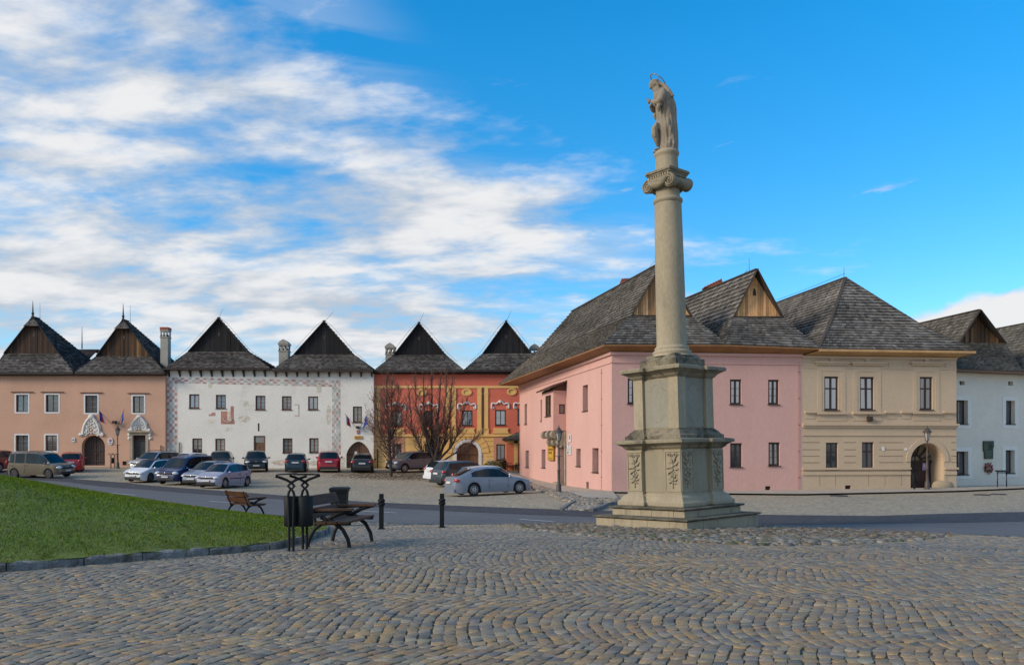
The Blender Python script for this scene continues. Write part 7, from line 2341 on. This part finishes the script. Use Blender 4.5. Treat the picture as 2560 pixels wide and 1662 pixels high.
# ------------------------------------------------------------------ signs, flags, plaque, wreath
def flag(fr, u, z, cols, label, lean, w=.46, h=.85):
    T = thing('flag', fr.p(u, .1, z), label, 'flag', 'flags on the house fronts')
    top = fr.p(u + lean * .85, .75, z + 1.25); bot = fr.p(u, .03, z)
    mb = MB(); mb.tube([bot, top], .018, 6); mb.ball(top, .035, 6); mb.build('pole', mat('flag_pole', (.10, .06, .04), .5), T)
    mb = MB(); n, m = 9, 9
    d = (bot - top).normalized()
    g = []
    for i in range(n + 1):
        row = []
        for j in range(m + 1):
            f, q = i / n, j / m
            p = top + d * (.08 + f * w * 1.0)          # along the staff
            p = p + Vector((0, 0, -q * h)) + fr.du * (-lean * .18 * f * q + .05 * math.sin(f * 9 + q * 2) * q) + fr.nr * (.07 * math.sin(f * 11 + 1) * q - .22 * f * q)
            row.append(p)
        g.append(row)
    for i in range(n):
        for j in range(m):
            k = min(int((i / n) * len(cols)), len(cols) - 1)
            mb._add([g[i][j], g[i + 1][j], g[i + 1][j + 1], g[i][j + 1]], [(0, 1, 2, 3)], 0, cols[k], True)
    mb.build('cloth', mat('flag_cloth', rough=.8, attr=True, var=0, fine=0), T)
W_, B_, R_ = (.62, .62, .64), (.025, .05, .30), (.45, .02, .03)
x = OF.rect(918, 1004, 942, 1026, c=c1)
flag(OF, (x[0] + x[1]) / 2 - .25, x[2] - .1, [B_, R_, W_], 'white blue and red flag on the salmon house above the lamp', -1)
flag(OF, (x[0] + x[1]) / 2 + .25, x[2] - .1, [B_, (.04, .09, .45), B_], 'plain blue flag on the salmon house above the lamp', 1)
x2 = WF.rect(1728, 1000, 1750, 1022, c=c2)
flag(WF, (x2[0] + x2[1]) / 2 - .12, x2[2], [W_, R_, B_], 'white blue and red flag over the pointed gate of the white house', -1, h=.8)
flag(WF, (x2[0] + x2[1]) / 2 + .12, x2[2], [B_, (.05, .08, .40), B_], 'plain blue flag over the pointed gate of the white house', 1)
def plate(name, fr, r, n, t, m, label, cat, marks=(), frame=None, mm=None, oval=False, shield=False):
    ua, ub, za, zb = r
    T = thing(name, fr.p((ua + ub) / 2, n, za), label, cat)
    mb = MB()
    if oval:
        um, zm = (ua + ub) / 2, (za + zb) / 2
        mb.prism([fr.p(um + (ub - ua) / 2 * math.cos(a), n, zm + (zb - za) / 2 * math.sin(a)) for a in np.linspace(0, 2 * math.pi, 25)[:-1]], fr.nr * t)
    else: fr.box(mb, ua, ub, n, n + t, za, zb)
    b = mb.build('board', m, T)
    if frame:
        mb = MB(); e = .04
        for q in ((ua - e, ua, za - e, zb + e), (ub, ub + e, za - e, zb + e), (ua, ub, za - e, za), (ua, ub, zb, zb + e)): fr.box(mb, q[0], q[1], n, n + t + .015, q[2], q[3])
        mb.build('frame', frame, b)
    if marks:
        mb = MB()
        for (a, b_, c, d) in marks:      # unreadable lines of lettering, each a run of letter-sized strokes
            u = a
            while u < b_ - .01:
                w = random.uniform(.035, .075)
                w = min(w, b_ - u)
                hh = (d - c) * random.uniform(.75, 1)
                fr.box(mb, ua + (ub - ua) * u, ua + (ub - ua) * (u + w * .72), n + t, n + t + .006, za + (zb - za) * c, za + (zb - za) * c + (zb - za) * hh)
                u += w
        mb.build('lettering', mm or M_frame_dark, b)
    if shield: coat_shield(None, fr, (ua + ub) / 2, za + (zb - za) * .60, (ub - ua) * .36, (zb - za) * .36, n + t, b)
    return T
M_yel = mat('sign_yellow', (.58, .34, .045), .5, var=.08, scale=3)
M_yd = mat('sign_brown', (.26, .13, .02), .6)
plate('wall_sign', PL, PL.rect(335, 1164, 369, 1268, c=c4), .03, .10, M_yel, 'tall yellow sign with brown lettering beside the stone doorway of the pink house', 'sign',
      marks=((.12, .8, .78, .92), (.06, .92, .56, .70), (.08, .75, .36, .52), (.06, .9, .06, .12)), frame=M_yd, mm=M_yd)
plate('notice_board', PL, PL.rect(456, 1110, 470, 1157, c=c4), .02, .03, M_plate, 'narrow white notice with a coloured picture on the pink wall, uppermost of three', 'sign', marks=((.3, .7, .45, .9), (.25, .75, .3, .4)), mm=mat('notice_ink', (.25, .10, .09), .7))
plate('notice_board', PL, PL.rect(445, 1159, 454, 1179, c=c4), .02, .03, M_plate, 'smallest white notice on the pink wall, between two larger ones', 'sign', marks=((.35, .65, .3, .7),), mm=mat('notice_ink_grey', (.2, .2, .24), .7))
plate('notice_board', PL, PL.rect(445, 1180, 470, 1236, c=c4), .02, .03, M_plate, 'large white notice with lines of grey lettering on the pink wall', 'sign', marks=((.4, .6, .82, .92), (.15, .85, .68, .73), (.15, .8, .56, .61), (.1, .9, .46, .50), (.15, .45, .1, .4), (.6, .85, .28, .36)), mm=MATS['notice_ink_grey'])
plate('oval_sign', OF, OF.rect(867, 1138, 911, 1196, c=c1), .02, .05, M_plate, 'white oval sign with a small red shield on the salmon house', 'sign', marks=((.22, .78, .2, .3),), mm=M_blue_paint, oval=True, shield=True)
plate('number_sign', OF, OF.rect(580, 1138, 606, 1172, c=c1), .02, .04, M_plate, 'small white number sign beside the arched gate of the salmon house', 'sign', marks=((.2, .8, .35, .65),))
plate('wall_sign', WF, WF.rect(1707, 1085, 1775, 1113, c=c2), .02, .05, M_yel, 'small yellow plaque over the pointed gate of the white house', 'sign', marks=((.08, .92, .55, .8), (.12, .88, .2, .42)), mm=M_yd)
S_ = thing('coat_of_arms', WF.p(x2[0], .05, x2[2] - .6), 'small red shield with a white double cross above the yellow plaque', 'coat of arms')
r = WF.rect(1727, 1038, 1753, 1072, c=c2); coat_shield(None, WF, (r[0] + r[1]) / 2, (r[2] + r[3]) / 2, r[1] - r[0], r[3] - r[2], .02, S_)
for fr, r, n, lab in ((OF, x, .02, 'dark box lamp holding two flags on the salmon house'), (WF, x2, .02, 'dark box lamp holding two flags on the white house')):
    T = thing('box_lamp', fr.p(r[0], .02, r[2]), lab, 'lamp'); mb = MB(); fr.box(mb, r[0], r[1], .03, .42, r[2], r[3]); b = mb.build('housing', M_frame_dark, T)
    mb = MB(); fr.box(mb, r[0] + .06, r[1] - .06, .003, .03, r[2] + .06, r[3] - .06); mb.build('wall_bracket', M_blk, b)
a = WG['r']; um = (a[0] + a[1]) / 2
T = thing('paper_notice', WF.p(um, -.2, 1), 'white sheet of paper pinned to the pointed wooden gate', 'notice'); mb = MB(); r = WF.rect(1708, 1222, 1731, 1251, n=-.25, c=c2); WF.box(mb, r[0], r[1], -.228, -.22, r[2], r[3]); mb.build('sheet', M_plate, T)
T = thing('poster', BF.p(BG['r'][0] + 1, -1.1, 1), 'lilac poster pinned to the dark gate of the beige house', 'poster'); mb = MB(); r = BF.rect(515, 1288, 538, 1332, n=-1.1, c=c6)
BF.box(mb, r[0], r[1], -1.145, -1.13, r[2], r[3]); b = mb.build('sheet', mat('poster_lilac', (.34, .28, .52), .7), T)
mb = MB(); BF.box(mb, r[0] + .06, r[1] - .06, -1.13, -1.124, r[2] + .35 * (r[3] - r[2]), r[2] + .85 * (r[3] - r[2])); mb.build('picture', mat('poster_pink', (.55, .45, .60), .7), b)
# bronze relief plaque and wreath
r = XF.rect(887, 1150, 952, 1262, c=c6); ua, ub, za, zb = r; w, h = ub - ua, zb - za
T = thing('bronze_plaque', XF.p((ua + ub) / 2, .05, za), 'green bronze memorial plaque with a head in relief on the white wall', 'plaque')
mb = MB(); M_br = mat('bronze_green', (.05, .075, .05), .55, metal=.4, var=.3, scale=5)
mb.prism([XF.p(ua + x * w, .01, za + z * h) for x, z in ((.12, 0), (.92, 0), (.93, .55), (1, .72), (.98, 1), (0, .99), (.02, .42), (.11, .42))], XF.nr * .08)
b = mb.build('board', M_br, T)
mb = MB(); c0 = XF.p(ua + w * .70, .10, za + h * .74)
mb.ball(c0, (w * .2, .09, h * .17), 12); mb.ball(c0 + Vector((-w * .1, 0, -h * .16)), (w * .26, .06, h * .07), 10); mb.tube([c0 + Vector((-w * .19, -.03, .03)), c0 + Vector((-w * .27, -.03, -.05)), c0 + Vector((-w * .17, -.03, -.08))], .03, 6)
mb.build('relief_head', M_br, b)
mb = MB()
for i in range(4): XF.box(mb, ua + w * .2, ua + w * random.uniform(.6, .8), .09, .10, za + h * (.1 + .09 * i), za + h * (.13 + .09 * i))
for i in range(3): XF.box(mb, ua + w * .1, ua + w * random.uniform(.3, .42), .09, .10, za + h * (.6 + .1 * i), za + h * (.635 + .1 * i))
mb.build('lettering', mat('bronze_worn', (.10, .14, .11), .45, metal=.4), b)
r = XF.rect(893, 1292, 944, 1344, c=c6); uc, zc, R0 = (r[0] + r[1]) / 2, (r[2] + r[3]) / 2, (r[1] - r[0]) * .36
T = thing('wreath', XF.p(uc, .1, zc), 'round wreath of red flowers hanging below the bronze plaque', 'wreath')
mb = MB()
for i in range(90):
    t = random.uniform(0, 2 * math.pi); rr = R0 + random.gauss(0, .06)
    col = random.choice([(.30, .03, .04), (.42, .10, .09), (.18, .02, .03), (.50, .25, .22), (.03, .07, .02)])
    mb.ball(XF.p(uc + rr * math.cos(t), .08 + random.uniform(-.03, .05), zc + rr * math.sin(t)), random.uniform(.03, .055), 6, col=col)
mb.build('flowers', mat('flower', rough=.7, attr=True, var=0, fine=0), T)
mb = MB(); mb.tube([XF.p(uc + R0 * math.cos(t), .05, zc + R0 * math.sin(t)) for t in np.linspace(0, 2 * math.pi, 20)], .05, 6); mb.build('ring', mat('fir_green', (.02, .05, .015), .9), T)

# ------------------------------------------------------------------ bike rack, cafe furniture, bush
def bike_rack(loc):
    T = thing('bike_rack', loc, 'thin iron bike rack with three hoops by the ochre wall', 'bike rack')
    for i in range(3):
        mb = MB(); o = loc + Vector((i * 1.05, -.1 * i, 0))
        pts = [o + Vector((-.3 * math.cos(t), 0, .55 + .28 * math.sin(t))) for t in np.linspace(0, math.pi, 9)]
        mb.tube([o + Vector((-.3, 0, -.05))] + pts + [o + Vector((.3, 0, -.05))], .02, 6); mb.build('hoop', M_blk, T)
    mb = MB(); mb.bar(loc + Vector((-.5, 0, .03)), loc + Vector((2.6, -.2, .03)), .06, .03); mb.build('base_rail', M_blk, T)
bike_rack(at(947, 71.8))
def cafe_bench(loc, head, label):
    T = thing('garden_seat', loc, label, 'garden seat', 'cafe seats by the porch', rot=(0, 0, math.radians(head)))
    for s in (-1, 1):
        mb = MB(); x = s * .5
        mb.tube([(x, -.26, 0), (x, -.2, .2), (x, -.22, .43)], .025, 6); mb.tube([(x, .26, 0), (x, .2, .2), (x, .22, .45), (x, .33, .88)], .025, 6); mb.tube([(x, -.24, .62), (x, .26, .62)], .022, 6); mb.tube([(x, -.22, .42), (x, -.24, .62)], .02, 6)
        mb.build('end_frame', M_blk, T)
    mb = MB()
    for y in (-.2, -.1, 0, .1, .2): mb.box((-.56, y - .04, .43), (.56, y + .04, .46))
    mb.build('seat', M_slat, T)
    mb = MB()
    for z in (.55, .67, .79): mb.hexa([Vector(p) for p in ((-.56, .24 + (z - .45) * .25, z), (.56, .24 + (z - .45) * .25, z), (.56, .27 + (z - .45) * .25, z), (-.56, .27 + (z - .45) * .25, z), (-.56, .26 + (z - .45) * .25, z + .08), (.56, .26 + (z - .45) * .25, z + .08), (.56, .29 + (z - .45) * .25, z + .08), (-.56, .29 + (z - .45) * .25, z + .08))])
    mb.build('backrest', M_slat, T)
    return T
cs = cafe_bench(at(1276, 70.6), -12, 'dark slatted garden seat by the small porch, back to the ochre pilaster')
copy_thing(cs, at(1291, 69.6), (0, 0, math.radians(-100)), 'dark garden seat turned side on beside the corner of the pink house')
T = thing('cafe_table', at(1268, 69.4), 'small dark round table between the garden seats', 'table', rot=(0, 0, 0))
mb = MB(); mb.lathe([(.02, .70), (.42, .70), (.42, .73), (.02, .735)], 18); mb.build('table_top', M_slat, T)
mb = MB(); mb.tube([(0, 0, 0), (0, 0, .7)], .03, 8); mb.lathe([(.25, 0), (.25, .02), (.04, .06)], 12); mb.build('pedestal', M_blk, T)
T = thing('planter', at(1260, 71.0), 'dark pedestal planter with a few stems beside the garden seats', 'planter', rot=(0, 0, 0))
mb = MB(); mb.lathe([(.22, 0), (.22, .08), (.12, .14), (.12, .30), (.20, .42), (.30, .66), (.33, .68), (.30, .70), (.26, .66)], 16); mb.build('pot', M_blk, T)
mb = MB()
for i in range(40):
    a = random.uniform(0, 6.28); q = random.uniform(.05, .28); z = random.uniform(.85, 1.15)
    mb.tube([(q * .3 * math.cos(a), q * .3 * math.sin(a), .66), (q * math.cos(a), q * math.sin(a), z)], [.012, .006], 4)
mb.build('stems', mat('dry_stems', (.07, .05, .035), .9), T)
def bush(loc, w, h, label, cols, n=900):
    T = thing('bush', loc, label, 'bush')
    mb = MB()
    for i in range(n):
        a = random.uniform(0, 6.28); q = w * math.sqrt(random.random()); z = h * random.random() ** .8 * (1 - .5 * (q / w) ** 2)
        p = loc + Vector((q * math.cos(a), q * .6 * math.sin(a), z)); s = random.uniform(.04, .09)
        d = Vector((random.gauss(0, 1), random.gauss(0, 1), random.gauss(.4, 1))).normalized() * s; e = d.orthogonal().normalized() * s * .5
        mb.poly([p - d, p + e, p + d, p - e], 0, random.choice(cols))
    mb.build('leaves', mat('leaf', rough=.7, attr=True, var=0, fine=0, spec=.3), T)
    mb = MB()
    for i in range(10): mb.tube([loc, loc + Vector((random.uniform(-w, w) * .7, random.uniform(-w, w) * .4, h * .8))], .012, 4)
    mb.build('stems', MATS['dry_stems'], T)
bush(at(1238, 71.2), 1.0, .75, 'low yellow-green bush beside the planter and the arched gate', [(.08, .11, .02), (.12, .13, .03), (.05, .08, .015), (.16, .14, .04)])

# leaves blown against the column bed and a few on the lawn
def leaf_scatter(name, X_, Y_, Z_, label, size=(.022, .045)):
    n = len(X_); th = RNG.uniform(0, 6.28, n); s_ = RNG.uniform(size[0], size[1], n)
    V = np.empty((n, 4, 3)); c_, q_ = np.cos(th) * s_, np.sin(th) * s_; dz = RNG.uniform(.0, .02, (n, 4))
    for i, (u, v) in enumerate(((-1, 0), (0, -.6), (1, 0), (0, .6))):
        V[:, i, 0] = X_ + u * c_ - v * q_; V[:, i, 1] = Y_ + u * q_ + v * c_; V[:, i, 2] = Z_ + dz[:, i]
    lp = np.array([(.22, .10, .035), (.16, .075, .03), (.26, .15, .05), (.12, .065, .035)])
    tag(np_mesh(name, V.reshape(-1, 3), np.arange(n * 4).reshape(-1, 4), mat('dead_leaf', rough=.9, attr=True, var=0, fine=0), lp[RNG.integers(0, 4, n)]), label, 'leaves', kind='stuff')
X_ = RNG.uniform(-.5, 10.5, 2600); Y_ = RNG.uniform(16, 22, 2600)
k_ = in_poly(X_, Y_, APRON) & ~in_poly(X_, Y_, mon_xy(1.42)); X_, Y_ = X_[k_], Y_[k_]
leaf_scatter('bed_leaves', X_, Y_, zg_np(X_, Y_) + .045, 'brown leaves caught between the river stones round the column')
X_ = RNG.uniform(-20, -4, 500); Y_ = RNG.uniform(10, 30, 500); k_ = in_poly(X_, Y_, LAWN); X_, Y_ = X_[k_], Y_[k_]
leaf_scatter('lawn_leaves', X_, Y_, lawn_z(X_, Y_) + .03, 'few brown leaves lying on the lawn', (.03, .06))
# small litter of fallen leaves under the trees
n = 2600
cen = at(985, 61.5)
a = RNG.uniform(0, 2 * math.pi, n); q = np.sqrt(RNG.random(n)) * (1 + RNG.normal(0, .18, n))
X_ = cen.x + 4.6 * q * np.cos(a); Y_ = cen.y + 3.6 * q * np.sin(a)
Z_ = zg_np(X_, Y_) - .02
th = RNG.uniform(0, 6.28, n); s_ = RNG.uniform(.05, .10, n)
V = np.empty((n, 4, 3)); cx_, sx_ = np.cos(th) * s_, np.sin(th) * s_
dz = RNG.uniform(.0, .03, (n, 4))
for i, (u, v) in enumerate(((-1, 0), (0, -.6), (1, 0), (0, .6))):
    V[:, i, 0] = X_ + u * cx_ - v * sx_; V[:, i, 1] = Y_ + u * sx_ + v * cx_; V[:, i, 2] = Z_ + dz[:, i]
lp = np.array([(.16, .075, .028), (.12, .055, .022), (.20, .11, .04), (.09, .05, .03)])
tag(np_mesh('fallen_leaves', V.reshape(-1, 3), np.arange(n * 4).reshape(-1, 4), mat('dead_leaf', rough=.9, attr=True, var=0, fine=0), lp[RNG.integers(0, 4, n)]), 'scatter of brown fallen leaves on the ground under the bare trees', 'leaves', kind='stuff')

# ================================================================== the bare trees
def bare_tree(loc, label, stems, cols, seed, lat, twig=.011, leafy=0.0, f0=.17, open_=1.0):
    """stems: polylines of (dx, dy, z, r); lat(f) -> length of the side branches at fraction f of the stem"""
    rnd = random.Random(seed)
    T = thing('bare_tree', loc, label, 'tree', 'bare trees among the parked cars')
    tr, br, lf = MB(), MB(), MB()
    def wander(p, d, L, r, n, up, mb, sides, col):
        pts = [p.copy()]; rad = [r]; q = p.copy(); d = d.copy()
        for i in range(n):
            d = (d + Vector((rnd.gauss(0, .10), rnd.gauss(0, .10), rnd.gauss(up, .06)))).normalized()
            q = q + d * (L / n); pts.append(q.copy()); rad.append(max(r * (1 - .8 * (i + 1) / n), twig * .55))
        k = rnd.uniform(.7, 1.3)
        mb.tube(pts, rad, sides, col=tuple(c * k for c in col), cap=False)
        return pts, rad, d
    def twigs(pts, L, lev):
        m = max(2, int(L / (.16 if lev == 1 else .15)))
        for i in range(m):
            f = rnd.uniform(.15, 1.0) * (len(pts) - 1); k = min(int(f), len(pts) - 2)
            b = pts[k].lerp(pts[k + 1], f - k); d = (pts[k + 1] - pts[k]).normalized()
            s = d.orthogonal().normalized(); s.rotate(Matrix.Rotation(rnd.uniform(0, 6.28), 3, d))
            a = rnd.uniform(.45, .95); nd = d * math.cos(a) + s * math.sin(a); nd.z += .15
            l2 = (L * .42 if lev == 1 else L * .55) * rnd.uniform(.5, 1.15)
            p2, r2, d2 = wander(b, nd.normalized(), l2, twig * (1.15 if lev == 1 else .8), 3, .09, br, 3, cols[2])
            if lev == 1 and l2 > .22: twigs(p2, l2, 2)
            elif leafy and rnd.random() < leafy:
                q = p2[-1]; e = Vector((rnd.gauss(0, 1), rnd.gauss(0, 1), rnd.gauss(0, 1))).normalized() * .05; o = e.orthogonal().normalized() * .03
                lf.poly([q - e, q + o, q + e, q - o], 0, rnd.choice([(.14, .05, .03), (.10, .04, .025), (.18, .08, .04)]))
    for st in stems:
        pts = [loc + Vector((x, y, z)) for x, y, z, r in st]; rad = [r for *_, r in st]
        # smooth the leader a little
        P2, R2 = [], []
        for i in range(len(pts) - 1):
            for t in (0, .33, .67):
                P2.append(pts[i].lerp(pts[i + 1], t) + Vector((rnd.gauss(0, .025), rnd.gauss(0, .025), 0))); R2.append(rad[i] + (rad[i + 1] - rad[i]) * t)
        P2.append(pts[-1]); R2.append(rad[-1])
        tr.tube(P2, R2, 8, col=cols[0])
        H = sum((b - a).length for a, b in zip(P2[:-1], P2[1:]))
        f = f0
        while f < .99:
            k = min(int(f * (len(P2) - 1)), len(P2) - 2); b = P2[k].lerp(P2[k + 1], f * (len(P2) - 1) - k); d = (P2[k + 1] - P2[k]).normalized()
            s = d.orthogonal().normalized(); s.rotate(Matrix.Rotation(rnd.uniform(0, 6.28), 3, d))
            a = rnd.uniform(.55, .95) * (1.15 - .5 * f) * open_; nd = (d * math.cos(a) + s * math.sin(a)).normalized()
            L = lat(f) * rnd.uniform(.6, 1.2)
            if L > .15:
                p2, r2, _ = wander(b, nd, L, max(R2[k] * .42, twig * 1.4), 5, .085, br, 4, cols[1])
                twigs(p2, L, 1)
            f += rnd.uniform(.5, 1.2) * .13 / H
    M_bark = mat('bark', rough=.9, attr=True, var=.2, scale=4, fine=.1)
    tr.build('trunk', M_bark, T); br.build('crown', M_bark, T)
    if leafy: lf.build('dry_leaves', MATS['dead_leaf'], T)
    return T
BK = [(.050, .038, .034), (.075, .050, .042), (.17, .092, .070)]
bare_tree(at(978, 61.0), 'smaller bare tree with a single slim trunk and reddish twigs',
          [[(0, 0, -.1, .13), (-.05, 0, 1.2, .11), (-.22, 0, 3.2, .085), (-.35, 0, 5.4, .05), (-.30, 0, 7.9, .018)], [(-.22, 0, 2.2, .06), (.25, .2, 3.6, .045), (.55, .2, 6.9, .015)], [(-.2, 0, 1.9, .05), (-.9, -.1, 3.4, .04), (-1.15, -.1, 6.4, .015)],
           [(-.25, 0, 3.2, .04), (.0, -.2, 5.0, .03), (.15, -.2, 7.4, .014)]], BK, 11, lambda f: 1.6 * (1 - f) ** .6 + .35, twig=.0125, leafy=.25)
bare_tree(at(1088, 66.2), 'larger bare tree with several upright stems fanning from one stump',
          [[(0, 0, -.1, .30), (0, 0, .9, .26), (.1, 0, 2.2, .17), (.25, 0, 4.6, .09), (.55, .1, 8.6, .02)], [(-.1, 0, .6, .2), (-.55, .1, 2.0, .13), (-.9, .1, 4.4, .07), (-1.0, .1, 8.3, .018)], [(-.15, 0, .5, .17), (-1.1, -.1, 1.7, .11), (-1.9, -.1, 3.6, .06), (-2.2, 0, 7.2, .016)],
           [(.1, 0, .8, .17), (.7, .1, 2.2, .10), (1.2, 0, 4.4, .055), (1.45, 0, 7.9, .015)], [(.1, 0, .7, .13), (1.3, 0, 2.0, .08), (2.1, .1, 3.6, .045), (2.6, 0, 6.0, .014)], [(0, 0, .5, .15), (-.3, .3, 2.2, .10), (-.35, .4, 4.8, .06), (-.25, .4, 8.6, .016)],
           [(.1, 0, .5, .10), (1.6, -.2, 1.5, .06), (2.9, -.2, 2.3, .03), (3.9, -.1, 3.2, .012)], [(0, -.1, .8, .12), (-.7, -.3, 3.0, .07), (-1.5, -.3, 5.4, .04), (-1.7, -.3, 7.8, .015)], [(0, -.1, .9, .12), (.4, -.3, 3.0, .07), (.85, -.3, 5.4, .04), (1.0, -.3, 8.2, .015)]],
          BK, 23, lambda f: 1.15 * (1 - f) ** .45 + .35, twig=.0115, f0=.27, open_=.75)
